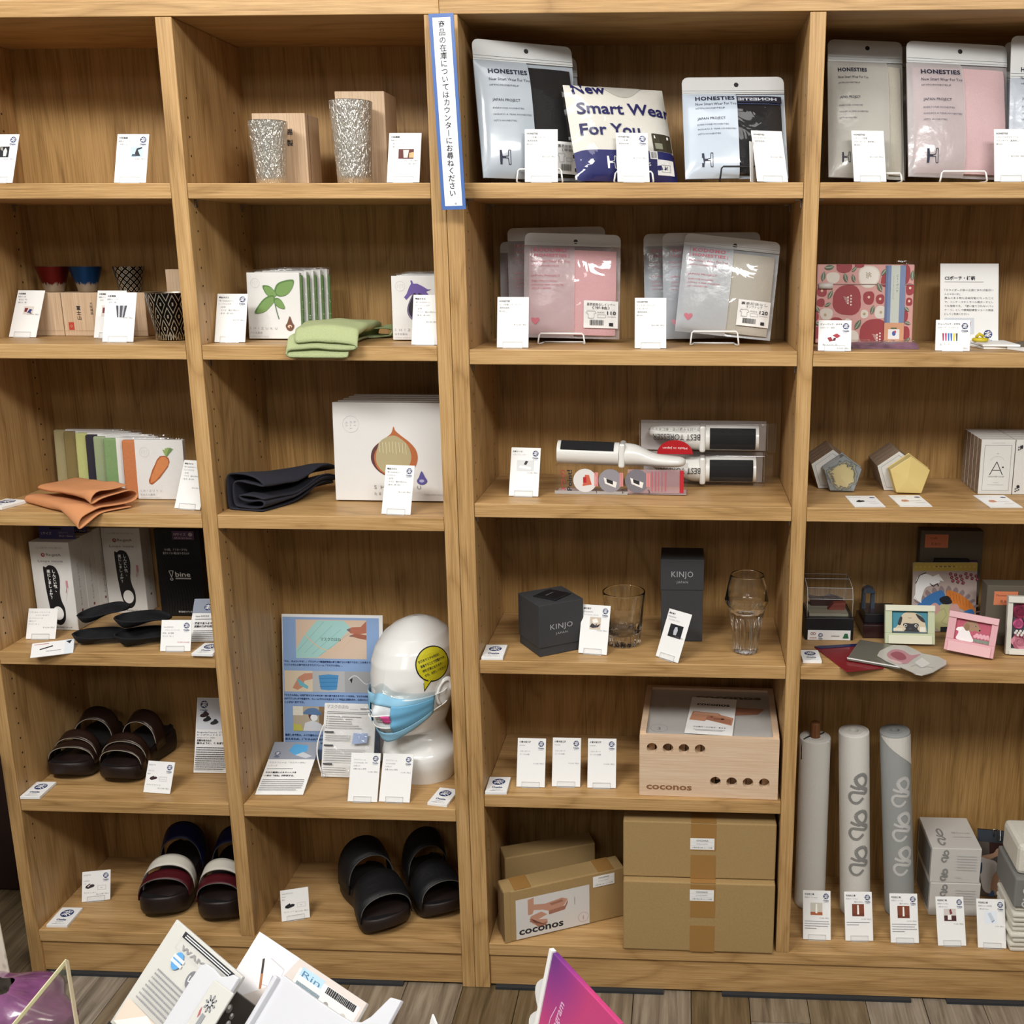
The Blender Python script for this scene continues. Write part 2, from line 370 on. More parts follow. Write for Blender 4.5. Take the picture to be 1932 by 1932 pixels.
# ---------------------------------------------------------------- the two bookcases
def bookcase(label, xs, shelves, zones, holes):
    """xs: list of (left,right) of uprights, shelves: list of (bay, top z)"""
    t = thing('bookcase', label, 'bookcase', ((xs[0][0]+xs[-1][1])/2, DEP/2, 0)); ox, oy = t.location.x, t.location.y
    def part(name, x0, x1, y0, y1, z0, z1, m, bv=.0012):
        return MB(T(-ox, -oy, 0)).box(x0, x1, y0, y1, z0, z1, m).build(name, t, bevel=bv)
    n = len(xs)
    for i, (a, b) in enumerate(xs):
        part('side_panel' if i in (0, n-1) else 'divider', a, b, 0 if i in (0, n-1) else .0004, DEP+.012, .001 if i in (0, n-1) else Z6, ZT-.0004, OAKZ)
    part('top_board', xs[0][0]-.0002, xs[-1][1]+.0002, -.001, DEP+.014, ZT, ZT+.0275, OAKX)
    part('bottom_board', xs[0][1]+.0004, xs[-1][0]-.0004, .0006, DEP, Z6-TH, Z6-.0002, OAKX)
    part('plinth', xs[0][1]+.0004, xs[-1][0]-.0004, .006, .026, .006, Z6-TH-.0008, OAKX)
    ft = MB(T(-ox, -oy, 0)); L_ = xs[-1][0]-xs[0][1]; k = 0; x = xs[0][1]+.015
    for (a, b) in ((.01, .36), (.50, .86)) if n == 3 and L_ < 1 else ((.01, .30), (.40, .72), (.78, .99)):
        MB(T(-ox, -oy, 0)).box(xs[0][1]+a*L_, xs[0][1]+b*L_, -.004, .02, .0004, .0058, mat('#2c2f33', .6, name='black_felt')).build('felt_strip', t)
    for i in range(n-1):
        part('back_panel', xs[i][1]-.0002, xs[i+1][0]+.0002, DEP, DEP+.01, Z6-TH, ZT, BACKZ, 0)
    for b, z in shelves:
        x0, x1 = xs[b][1]+.0006, xs[b+1][0]-.0006
        part('shelf', x0, x1, .0012, DEP-.001, z-TH, z-.0002, OAKX)
        for px_, sg in ((x0, 1), (x1, -1)):
            for py_ in (.03, DEP-.05):
                mb = MB(T(-ox, -oy, 0)); mb.box(min(px_, px_+sg*.011), max(px_, px_+sg*.011), py_-.004, py_+.004, z-TH-.0022, z-TH-.0004, STEEL)
                mb.box(min(px_, px_+sg*.0018), max(px_, px_+sg*.0018), py_-.004, py_+.004, z-TH-.014, z-TH-.0004, STEEL); mb.build('shelf_pin', t)
    hm = mat('#2c1d0e', .9, name='peg_hole'); mb = MB(T(-ox, -oy, 0))
    for x, sg in holes:
        for py_ in (.03, DEP-.05):
            for z0 in np.arange(.3, 1.75, .032):
                mb.add([(x+sg*.0003, py_+.0022*math.cos(a), z0+.0022*math.sin(a)) for a in [k*math.pi/4 for k in range(8)]], [tuple(range(8))], hm)
    mb.build('peg_holes', t, kind='stuff')
    return t
XA0, XA, XB, XC, XD, XS = -.9160, -.8895, -.4587, -.4300, 0., .0258
XE, XF, XG, XH = .0266, .0569, .6416, .6682
bookcase('light oak bookcase of two narrow bays, left of the upright seam', [(XA0, XA), (XB, XC), (XD, XS)], [(0, Z1), (1, Z1), (0, Z2L), (1, Z2L), (0, Z3L), (1, Z3L), (0, Z4), (0, Z5L), (1, Z5L)], 0, [(XA, 1), (XB, -1), (XC, 1), (XD, -1)])
bookcase('light oak bookcase of two wide bays, right of the upright seam', [(XE, XF), (XG, XH), (1.253, 1.2795)], [(0, Z1), (1, Z1), (0, Z2R), (1, Z2R), (0, Z3R), (1, Z3R), (0, Z4), (1, Z4), (0, Z5R)], 0, [(XF, 1), (XG, -1), (XH, 1)])
# ---------------------------------------------------------------- notice on the seam
Mw, w, h, yw = fit([(831, 342), (874, 338), (813, 26), (858, 24)], 1.55, .042, .30, y=-.0035, tilt=0, tilts=.3, yaws=.3, roll=0, sw=.1, sh=.1)
t, Ml = base('notice_sign', 'tall narrow blue-bordered notice with Japanese lettering over the seam between the bookcases', 'sign', Mw)
q = MB(Ml).box(-w/2, w/2, 0, h, -.002, 0, mat('#4a6aa8', .3, coat=.4, name='blue_border')).build('board', t)
p = Pr(Ml); W_, H_ = w*1000, h*1000
p.r(-W_/2+6, 6, W_/2-5.5, H_-6, mat('#eef0f2', .3, coat=.3, name='white_laminate'))
msg = '商品の在庫についてはカウンターにお尋ねください'
st = (H_-24)/(len(msg)+.6)
for i, ch in enumerate(msg):
    if ch == 'ー': p.r(-.7, H_-10-(i+.95)*st, .5, H_-10-(i+.15)*st, INK)
    else: p.t(ch, 0, H_-10-(i+.9)*st, st*.98, INK, 'c', bold=.012)
p.ring(4, 9.5, 1.2, .5, INK, 10)
p.build('lettering', q)
# ---------------------------------------------------------------- price cards, logo pads, info panels
def blob(p, u0, v0, u1, v1, kind):
    """small printed picture in a box"""
    W_, H_ = u1-u0, v1-v0
    def q(pts, m): p.po([(u0+a*W_, v0+b*H_) for a, b in pts], m)
    D = mat('#2b2730', .6, name='dark_print'); 
    if kind == 'cup_dark':
        p.r(u0, v0, u1, v1, mat('#232126', .6)); q([(.45, .1), (.75, .1), (.8, .6), (.6, .9), (.4, .6)], mat('#d9d9d6', .6)); q([(.1, .7), (.35, .6), (.3, .95), (.1, .95)], mat('#9a948c', .6))
    elif kind == 'arm':
        p.r(u0, v0, u1, v1, mat('#b9cfdf', .6)); q([(.35, .1), (.85, .1), (.7, .45), (.6, .7), (.95, .85), (.95, 1), (.5, .85), (.4, .5)], D); q([(.1, .08), (.5, .08), (.4, .3), (.15, .3)], mat('#44505c', .6))
    elif kind == 'tin':
        p.r(u0, v0, u1, v1, mat('#5c2a24', .6)); q([(.35, .1), (.6, .1), (.68, .9), (.3, .9)], mat('#d8d4c6', .6)); q([(.7, .1), (1, .1), (1, .7), (.7, .6)], mat('#c9a878', .6))
    elif kind == 'cups3':
        p.r(u0, v0, u1, v1, mat('#d9cfc6', .6)); q([(.1, .3), (.35, .3), (.45, .8), (.1, .8)], mat('#6e1e28', .6)); q([(.4, .2), (.7, .2), (.9, .6), (.6, .7)], mat('#2b3a78', .6)); q([(.6, .1), (.9, .1), (.8, .3)], D)
    elif kind == 'tumbler':
        q([(.18, 0), (.82, 0), (1, 1), (0, 1)], mat('#3a3b44', .5)); q([(.3, 0), (.4, 0), (.36, 1), (.22, 1)], mat('#c8c9cd', .5)); q([(.58, 0), (.68, 0), (.8, 1), (.62, 1)], mat('#a9aab2', .5))
    elif kind == 'glass':
        p.r(u0, v0, u1, v1, mat('#c9b9a6', .6)); q([(0, .2), (.3, .1), (.8, .2), (1, .5), (.6, .3), (.2, .5)], D); q([(.3, .5), (.8, .6), (.6, .9), (.2, .8)], mat('#efe9df', .6)); q([(.5, .3), (.7, .35), (.6, .5)], mat('#5a4a3c', .6))
    elif kind == 'darkglass':
        p.r(u0, v0, u1, v1, mat('#1c1d22', .5)); q([(.4, .2), (.6, .2), (.65, .6), (.55, .85), (.4, .8), (.35, .5)], mat('#b9bcc4', .5))
    elif kind in ('sandal', 'sandalw', 'sandalb'):
        q([(0, .25), (.3, .1), (.9, .35), (1, .6), (.8, .75), (.55, .7), (.5, .9), (.3, .75), (.05, .55)], mat({'sandal': '#3a2226', 'sandalw': '#2c2228', 'sandalb': '#17151a'}[kind], .6))
        if kind == 'sandalw': q([(.2, .45), (.35, .35), (.55, .65), (.45, .75)], mat('#c9b3b3', .6))
    elif kind == 'brush':
        p.r(u0, v0, u1, v1, mat('#d3d4d4', .6)); q([(.1, .3), (.8, .15), (.85, .35), (.2, .5)], mat('#efefef', .6)); q([(.4, .6), (.55, .55), (.65, .9), (.5, .95)], D)
    elif kind in ('roll', 'roll2'):
        p.r(u0, v0, u1, v1, mat('#c9c4b8' if kind == 'roll' else '#7a3d24', .6)); p.r(u0, v0, u1, v0+H_*.25, mat('#a85f36' if kind == 'roll' else '#6b3420', .6)); q([(.42, .15), (.58, .15), (.56, .92), (.44, .92)], mat('#f4f1e8', .6))
    elif kind == 'tissuebox':
        p.r(u0, v0, u1, v1, mat('#cfc6c0', .6)); p.r(u0, v0, u1, v0+H_*.45, mat('#4a2226', .6)); q([(.3, .1), (.6, .1), (.6, .5), (.3, .5)], mat('#f1efe9', .6)); q([(.5, .5), (.7, .6), (.6, 1), (.45, .9)], mat('#7a2f3a', .6))
    elif kind == 'towels':
        p.r(u0, v0, u1, v1, mat('#e3eaf2', .6)); q([(.25, .8), (.5, .9), (.8, .3), (.55, .15)], mat('#c5cedb', .6)); q([(.55, .15), (.8, .3), (.8, .22), (.6, .05)], mat('#8f9aa8', .6))
    elif kind == 'pouches':
        p.r(u0, v0, u1, v1, mat('#dfe3e8', .6)); q([(.05, .5), (.3, .6), (.45, .2), (.2, .1)], mat('#8e2531', .6)); q([(.4, .75), (.7, .95), (.95, .7), (.7, .45)], mat('#a3303c', .6)); q([(.5, .5), (.65, .5), (.6, .2), (.4, .2)], mat('#5a1a26', .6))
    elif kind == 'pencases':
        p.r(u0, v0, u1, v1, mat('#dde6e2', .6))
        for i, c in enumerate(('#a6285a', '#b03a70', '#3a6fc0', '#2f58a8', '#d6c23c', '#4a4a30')): q([(.06+.15*i, .85), (.17+.15*i, .85), (.16+.15*i, .2), (.10+.15*i, .15)], mat(c, .6))
    elif kind == 'soap':
        q([(0, .3), (.3, .1), (.9, .3), (.7, .8), (.2, .8)], mat('#c98a6a', .6))
LIP = EDGE
def card(label, c4, z, title='', lines=(), price='', logo=True, pic=None, y=None, w=55, h=90, body=(), pr_v=None, yaw=0, grp='price cards on the shelves', holder=True, tilt=15, bold=.02, sw=.04, sh=.05, price_m=None, xmax=None):
    Mw, W_, H_, ya = fit(c4, z+.0012, w/1000, h/1000, y=y, tilt=tilt, yaw=yaw, sw=sw, sh=sh, xmax=xmax)
    t, M = base('price_card', label, 'card', T(0, 0, -.0012) @ Mw, ya, grp)
    M = T(0, 0, .0012) @ M
    q = MB(M).box(-W_/2, W_/2, 0, H_, -.0012, 0, PAPER).build('card', t, bevel=.0004, seg=1)
    p = Pr(M @ T(-W_/2, 0, 0)); W_, H_ = W_*1000, H_*1000
    k = H_/90; v = H_-9
    if title: p.t(title, 3.5, v, 3.9, INK, bold=bold); v -= 6.2
    for ln in lines:
        p.t(ln[1] if isinstance(ln, tuple) else ln, 3.5+(ln[0] if isinstance(ln, tuple) else 0), v, 3.5, GREY); v -= 6
    if pic:
        kind, a, b, c, d = pic; blob(p, a*W_, b*H_, c*W_, d*H_, kind)
    if price: p.t(price, W_-3, pr_v*H_ if pr_v else H_*.47, 3.2, price_m or GREY, 'r')
    if logo: p.logo(W_-9.5, H_-11, 5.6)
    for b in body: b(p, W_, H_)
    if len(p.v): p.build('print', q)
    if holder:
        lw = .018
        hb = MB(M); hb.box(-lw, lw, -.0005, .0105, .0006, .0016, CLEAR)
        for a, b, c, d in ((-lw, -lw+.0005, 0, .0105), (lw-.0005, lw, 0, .0105), (-lw, lw, .0101, .0106)): hb.box(a, b, c, d, .0016, .0019, LIP)
        cy = math.cos(0); hb2 = Matrix.Identity(4)
        hb.M = None; hb.box(-lw, lw, -.002, .034, .0002, .0011, CLEAR); hb.box(-lw, lw, -.0024, -.0019, .0002, .0013, LIP)
        hb.build('holder', t)
    return t
tax = '（税込）'
def small(txt, u, v, s=3.2, m=None, **k): return lambda p, W_, H_: p.t(txt, u, v*H_, s, m or GREY, **k)
def bars_(n, v0, dv=4.6, u0=3.5, ind=0): return lambda p, W_, H_: [p.bars(u0, W_-3-random.uniform(0, 8) if i < n-1 else W_*.5, v0*H_-i*dv, GREY, 1.2) for i in range(n)]
# left bookcase, left bay
card('price card with dark square photo, cut off by the left picture edge, top shelf', [(-33, 343), (23, 343), (-19, 253), (37, 253)], Z1, '大阪錫器', ['錫製タンブラー', (4, '銀雫')], '￥30,800'+tax, pic=('cup_dark', .42, .52, .74, .74), y=.012)
card('lone price card with pale blue photo in the top left compartment', [(214, 343), (275.5, 343), (222, 253), (281.5, 252.5)], Z1, '大阪錫器', ['錫製タンブラー', (2, '月夜（大）')], '￥30,800'+tax, pic=('arm', .46, .52, .83, .73), y=.012)
card('price card with photo of three small cups, left of the wooden boxes', [(15.5, 633), (67.5, 638.5), (34, 545.5), (86, 549)], Z2L, '大阪錫器', ['錫製ぐい呑', (3, '富士山（赤）'), (3, '富士山（青）')], '各￥14,300'+tax, False, ('cups3', .36, .48, .72, .65), sw=.06)
card('price card half hidden behind the card with the dark tumbler photo', [(176, 636.5), (232, 638), (184, 547.5), (240, 548)], Z2L, '大阪錫器', ['錫製ぐい呑', (3, '切子')], '￥16,500'+tax, False, ('cups3', .2, .45, .5, .68))
card('price card showing a dark ribbed tumbler, in front of the wooden boxes', [(191.5, 644.5), (251.5, 645), (200, 551), (259, 551.5)], Z2L, '大阪錫器', ['錫製タンブラー', (3, '切子（黒）')], '￥26,400'+tax, False, ('tumbler', .36, .49, .72, .73))
card('price card leaning by the divider beside the carrot package', [(328, 958), (377, 963), (347, 867), (397, 870)], Z3L, '雫染タオル', ['「雫～SHIZUKU～」', 'フェイスタオル', (2, '・全7色'), (2, '・サイズ：幅34×長85cm'), (2, '・素 材：綿 100%')], '各￥1,100'+tax, False, pr_v=.42, yaw=-15, xmax=-.461)
card('square price card in front of the left insole box', [(47, 1206), (104.7, 1206), (54.6, 1147), (110, 1148)], Z4, '', ['リゲッタルーペインソール', (12, 'ふつう・ゆったり'), 'ルーペインソール', '1足セット', 'サイズ：M、L'], '各￥2,200'+tax, False, h=58, w=58, pr_v=.36)
card('white price card lettered partly in red, in front of the black box', [(300.7, 1229), (359.7, 1229), (305.6, 1169.5), (362, 1169)], Z4, '', ['', (2, 'bine INSOLE'), (4, 'バイン インソール'), '定価：各 各種', 'サイズ：M、L'], '￥2,750→￥2,200', h=58, w=58, pr_v=.27, price_m=RED)
card('price card with a small brown shoe picture beside the brown sandals', [(268.8, 1494), (320.7, 1499), (279.5, 1434), (331.8, 1439)], Z5L, '', ['REGETTA', '', 'カナヘイ', 'BRN'], '各￥17,380'+tax, pic=('sandal', .16, .38, .44, .56), h=62, body=[lambda p, W_, H_: (p.fr(31, 24, 47, 33, .5, LGREY), p.t('トドール', 39, 27, 2.6, GREY, 'c'), p.t('サイズ：S・M・L・LL', 5, 15, 3.2, GREY))], pr_v=.14, holder=False)
card('price card with a picture of a striped sandal, in the bottom left compartment', [(153, 1703), (208, 1697), (154.8, 1645), (210, 1640)], Z6, '', ['REGETTA', '', 'CANOE', 'TRI'], '各￥17,380'+tax, pic=('sandalw', .12, .4, .45, .62), h=60, body=[lambda p, W_, H_: (p.fr(32, 23, 49, 32, .5, LGREY), p.t('M/F', 40, 26, 2.8, GREY, 'c'), p.t('サイズ：S・M・L', 5, 17, 3.2, GREY))], pr_v=.2)
# left bookcase, right bay
card('price card with photo of a tin cup, right of the tall silver tumbler', [(729, 344.5), (791, 345), (734, 250), (796.5, 251.5)], Z1, '大阪錫器', ['錫製タンブラー', (4, '銀フレア（大）'), (4, '銀フレア（小）')], '大￥13,200'+tax, False, ('tin', .32, .475, .79, .67), y=.012, body=[small('小￥11,000'+tax, 52, .36, al='r')], pr_v=.425)
card('price card left of the package with the green leaf', [(403.5, 645), (462.6, 646), (410, 553), (468.5, 555)], Z2L, '雫染タオル', ['「雫～SHIZUKU～」', 'ハーフハンカチ', (3, '・全7色'), (3, '・サイズ：幅25×長25cm'), (3, '・素 材：綿 100%')], '各￥770'+tax, pr_v=.44)
card('price card in front of the eggplant package, cut by the upright', [(775, 649), (836, 651), (780, 555.5), (840, 557)], Z2L, '雫染タオル', ['「雫～SHIZUKU～」', 'ポケットハンカチ', (3, '・全7色'), (3, '・サイズ：幅25×長25cm'), (3, '・素 材：綿 100%')], '各￥770'+tax, False, pr_v=.44, xmax=-.002)
card('price card in front of the large onion package', [(718.5, 969), (774.4, 972), (728, 877), (783.4, 878)], Z3L, '雫染タオル', ['「雫～SHIZUKU～」', 'バスタオル', (3, '・全7色'), (3, '・サイズ：幅34×長120cm'), (3, '・素 材：綿 100%')], '各￥1,650'+tax, pr_v=.44)
card('right one of two abutting price cards before the white mannequin head', [(713.5, 1513), (772, 1514), (722, 1421.5), (783.6, 1422.6)], Z5L, '', ['', (3, 'マスクフレーム'), (3, 'マスクのほね'), (3, '10 枚入り'), (3, '全種 100mm 販売')], '￥1,980'+tax, pr_v=.6, w=58)
card('left one of two abutting price cards before the white mannequin head', [(653.8, 1513), (712, 1513), (663.8, 1420), (719, 1420.5)], Z5L, '', ['', (3, 'マスクフレーム'), (3, 'マスクのほね（M）'), (3, '10 枚入り'), (3, '全種 100mm 販売')], '￥1,980'+tax, pr_v=.6, w=58)
card('price card with a picture of a black sandal, left of the black sandals', [(531, 1740), (585, 1731), (527.7, 1681), (582, 1672)], Z6, '', ['IWAI FESTIVAL', 'Room', 'BLK'], '各￥15,180'+tax, False, ('sandalb', .14, .37, .5, .58), h=60, body=[lambda p, W_, H_: (p.fr(33, 25, 50, 34, .5, LGREY), p.t('M/F', 41, 28, 2.8, GREY, 'c'), p.t('サイズ：S・M・L', 6, 17, 3.2, GREY))], pr_v=.24)
# right bookcase, wide middle bay
card('price card in front of the black garment pouch, left of the white shirt package', [(990, 344), (1053, 344.3), (989.5, 243.5), (1052.6, 244)], Z1, 'HONESTIES', ['メンズ肌着 スタンダード', '（裏表前後無し）', '綿100%'], '各￥3,520'+tax, False, y=.008)
card('price card with round blue logo in front of the white and navy shirt package', [(1165.5, 346.5), (1226, 346.5), (1161.4, 250), (1222, 251)], Z1, 'HONESTIES', ['メンズ肌着 プレミアム', '（裏表前後無し）'], '各￥3,750'+tax, y=.006)
card('leaning price card in front of the pouch of black boxer shorts', [(1429, 344), (1487.8, 344.5), (1416, 246), (1475, 247)], Z1, 'HONESTIES', ['メンズ ボクサーパンツ', '（裏表前後無し）'], '各￥3,520'+tax, False, y=.006)
card('price card left of the pink child garment pouches', [(937, 655.5), (997, 656), (938, 560), (998.7, 560.5)], Z2R, 'HONESTIES', ['キッズ肌着 スタンダード', '（裏表前後無し）', '綿100%'], '各￥2,200'+tax, False, pr_v=.44)
card('price card left of the grey child garment pouches', [(1197, 656.5), (1257.7, 657.4), (1197.7, 561), (1257.3, 562.5)], Z2R, 'HONESTIES', ['キッズ タンクトップ', 'スタンダード', '（裏表前後無し）', '綿100%'], '各￥1,980'+tax, False, pr_v=.44)
card('price card with a small brush photo, left of the clear box carrying the lint brush', [(958.7, 935.6), (1015.5, 937), (965, 844), (1021.3, 845)], Z3R, '日本シール', ['ベストドレッサー'], '￥1,760'+tax, pic=('brush', .22, .52, .8, .74))
card('price card with a whisky photo between the cube box and the glass tumbler', [(1089.6, 1232), (1145, 1236), (1099, 1139.6), (1153, 1143)], Z4, '錦城硝子', ['KINJOJAPAN', (2, 'クリスタル グラス')], '￥4,950'+tax, pic=('glass', .32, .5, .7, .75))
card('tilted price card with a dark photo, before the tall black box', [(1237, 1237), (1278, 1252), (1262, 1147), (1307, 1160)], Z4, '錦城硝子', ['KINJOJAPAN', (2, 'クリスタル グラス')], '￥7,150'+tax, False, ('darkglass', .25, .46, .82, .72), yaw=-35)
for i, (c4, nm) in enumerate(zip([[(973, 1485), (1028, 1485.5), (977, 1392), (1031, 1393)], [(1040, 1484), (1095, 1485), (1043, 1391.5), (1097, 1392)], [(1107, 1487), (1162, 1487), (1109.5, 1393), (1164, 1393)]], ('leftmost', 'middle one', 'rightmost'))):
    card(nm+' of the three price cards in a row left of the beech box', c4, Z5R, '小菅木型工房', ['coconos', '', ('', 'スロープ', )[:0] or (2, 'スタンダード'), (2, 'ピース×%d個' % (20+40*i))], '￥%d,500' % (11+4*i)+tax, body=[])
# right bookcase, right bay
card('price card over the beige garment pouch', [(1611, 342.5), (1673.5, 343), (1606, 245.6), (1667, 247)], Z1, 'HONESTIES', ['レディース肌着', 'スタンダード（裏表無し）', '綿100%'], '各￥3,520'+tax, False, y=.008)
card('price card right of the pale pink pouch, cut by the picture edge', [(1876, 342), (1938, 342.5), (1875.6, 243), (1937, 244)], Z1, 'HONESTIES', ['レディースキャミソール', 'スタンダード（裏表無し）', '綿100%'], '各￥3,520'+tax, False, y=.006)
card('square price card with red pouch photo before the floral pouch', [(1543, 661.5), (1605.4, 662), (1545.6, 604), (1606, 605)], Z2R, 'ミューパック・オザキ', ['CSポーチ・椿柄'], '各￥605'+tax, pic=('pouches', .25, .26, .7, .58), h=58, w=60, body=[small('黒、ピンク、青', 8, .17, 3.6)], pr_v=.06)
card('square price card with a photo of colourful pencil cases', [(1764, 661), (1829.4, 662), (1766.6, 603.6), (1831, 604.5)], Z2R, 'ミューパック・オザキ', ['CSポーチ・ペンサイズ'], '各￥385'+tax, pic=('pencases', .16, .25, .68, .62), h=58, w=60, body=[small('白、黄、青', 8, .17, 3.6)], pr_v=.06)
rb = [('price card at the bottom right, before the paper roll with the wooden core', [(1515, 1772), (1568, 1774.6), (1514, 1679), (1567.6, 1680.5)], '和紙ロール stand', '￥3,960', 'roll'),
      ('price card at the bottom right, before the white ribbon-printed roll', [(1595, 1775), (1648.6, 1776), (1591.7, 1682), (1645, 1682.5)], '和紙ロール Free', '￥2,530', 'roll2'),
      ('price card at the bottom right, before the grey ribbon-printed roll', [(1680.7, 1778.6), (1735, 1780), (1677, 1685), (1730.7, 1686)], '和紙ロール Cut', '￥2,970', 'roll2'),
      ('price card at the bottom right, before the two stacked tissue boxes', [(1769.5, 1784), (1824.6, 1785), (1764, 1691), (1817.4, 1691.5)], '和紙ﾃｨｯｼｭ Box', '￥1,650', 'tissuebox'),
      ('price card with a pale towel photo, rightmost at the bottom right', [(1845, 1788), (1899.7, 1790), (1841, 1694.6), (1895.5, 1697)], '和紙ﾃｨｯｼｭ 30枚組', '￥770', 'towels')]
for i, (lb, c4, a, b, k) in enumerate(rb):
    card(lb, c4, Z6, '武田紙工場', [a]+([(17, '幅35×600cm')] if i in (1, 2) else [(2, '1箱 28×16cm')] if i > 2 else []), b+tax, pic=(k, .27, .5, .7, .75), pr_v=.43, body=[bars_((4, 2, 4)[i], .37)] if i < 3 else [])
# two loose small cards
Mw, w, h, ya = fit([(1416.5, 318), (1427, 318.5), (1416, 268), (1424, 267)], Z1+.001, .03, .055, y=.045, tilt=8, sw=.1, sh=.1)
t, M = base('blank_card', 'small white card sticking out behind the leaning card by the boxer shorts pouch', 'card', Mw, ya)
MB(M).box(-w/2, w/2, 0, h, -.001, 0, PAPER).build('card', t)
# ---- pads of logo cards
def flat(c4, z):
    """pose and size of a rectangle lying at height z; corners front-left, front-right, back-left, back-right"""
    a, b, c, d = [Vector(onz(*q, z)) for q in c4]
    u = ((b-a)+(d-c))/2; v = ((c-a)+(d-b))/2; o = (a+b+c+d)/4; w, h = u.length, v.length; u.normalize(); v = (v-u*v.dot(u)).normalized()
    n = u.cross(v)
    return Matrix([[u[i], v[i], n[i], o[i]] for i in range(3)]+[[0, 0, 0, 1]]), w, h, math.degrees(math.atan2(u.y, u.x))
def pad(label, c4, z, th=.006):
    Mw, w, h, ya = flat(c4, z+th)
    w, h = min(w, .056), min(max(h, .045), .08)
    t, M = base('logo_card_pad', label, 'card stack', T(0, 0, -th) @ Mw, ya, 'pads of logo cards lying on the shelves')
    q = MB().box(-w/2, w/2, -h/2, h/2, .0002, th, PAPER).build('pad', t, bevel=.0003, seg=1)
    p = Pr(T(-w/2, -h/2, th)); W_, H_ = w*1000, h*1000; k = H_/55
    p.logo(W_/2, H_*.66, min(W_*.3, H_*.22), words=False)
    p.t('Osaka', W_/2, H_*.26, 7*k, NAVY, 'c', .03); p.t('products', W_/2, H_*.16, 4*k, GREY, 'c'); p.t('大阪製ブランド', W_/2, H_*.06, 3.4*k, GREY, 'c')
    p.build('print', q)
pad('logo card pad at the far left by the orange cloth', [(-28, 953), (6, 957), (-2, 940), (49, 943)], Z3L)
pad('logo card pad in the corner by the grey leaflet below the black box', [(363.5, 1232), (402, 1234), (384, 1213), (424, 1213)], Z4)
pad('logo card pad left of the brown sandals', [(37, 1503), (75, 1503), (70, 1474.5), (106, 1475)], Z5L)
pad('logo card pad in the bottom left corner left of the striped sandals', [(90.5, 1745), (129, 1746), (114, 1712), (153.5, 1712)], Z6)
pad('logo card pad right of the mannequin head', [(803, 1514), (840, 1518), (833, 1485.5), (869, 1490)], Z5L)
pad('logo card pad left of the black cube box', [(907, 1240), (947, 1240), (919, 1216), (959, 1216.5)], Z4)
pad('logo card pad left of three price cards in a row', [(914, 1494), (956, 1494.5), (925, 1465.5), (963.5, 1466)], Z5R)
pad('logo card pad left of the red sleeve in the right bay', [(1511, 1246), (1551, 1246.5), (1512, 1226), (1543, 1226.5)], Z4)
# ---- small flat cards before the soaps and by the insoles
def flatcard(label, c4, z, kind, th=.0012):
    Mw, w, h, ya = flat(c4, z+th); t, M = base('price_card', label, 'card', T(0, 0, -th) @ Mw, ya, 'price cards on the shelves')
    q = MB().box(-w/2, w/2, -h/2, h/2, .0002, th, PAPER).build('card', t)
    p = Pr(T(-w/2, -h/2, th)); W_, H_ = w*1000, h*1000
    p.r(.5, .5, W_-.5, H_-.5, WHITE); p.bars(3, W_*.5, H_*.82, GREY, 1.3); p.c(W_-9, H_*.8, 5.5, NAVY, 4)
    blob(p, W_*.2, H_*.35, W_*.5, H_*.62, kind); p.bars(W_*.5, W_*.85, H_*.45, LGREY, 2); p.bars(W_*.6, W_*.92, H_*.28, GREY, 1.2)
    p.build('print', q)
flatcard('price card lying flat before the grey marbled soap', [(1611.5, 956), (1671, 956), (1595, 935.5), (1650, 935.5)], Z3R, 'sandalb')
flatcard('price card lying flat before the yellow soap', [(1697, 955), (1757.5, 955), (1677.5, 934.5), (1736, 934.5)], Z3R, 'soap')
flatcard('price card lying flat before the row of white soap boxes', [(1866, 957), (1926, 957), (1838, 934.5), (1898, 934.5)], Z3R, 'soap')
def slopecard(label, c4, z, y):
    Mw, w, h, ya = fit(c4, z, .085, .055, y=y, tilt=62, tilts=6, sw=.1, sh=.1, yaw=8); t, M = base('price_card', label, 'card', Mw, ya, 'price cards on the shelves')
    q = MB(M).box(-w/2, w/2, 0, h, -.0012, 0, PAPER).build('card', t)
    p = Pr(M @ T(-w/2, 0, 0)); W_, H_ = w*1000, h*1000
    p.r(W_*.78, 0, W_, H_, mat('#dfe5ea', .6)); p.po([(W_*.8, H_*.9), (W_*.95, H_*.95), (W_*.9, H_*.7)], INK); p.bars(4, W_*.4, H_*.85, RED, 1.6); p.po([(W_*.2, H_*.45), (W_*.5, H_*.62), (W_*.5, H_*.7), (W_*.2, H_*.52)], INK); p.bars(W_*.35, W_*.7, H_*.3, GREY, 1.5)
    p.build('print', q)
slopecard('white price card sloping over the front edge below the left insole box', [(57, 1243), (138, 1232), (61, 1214), (140, 1207)], Z4, -.004)
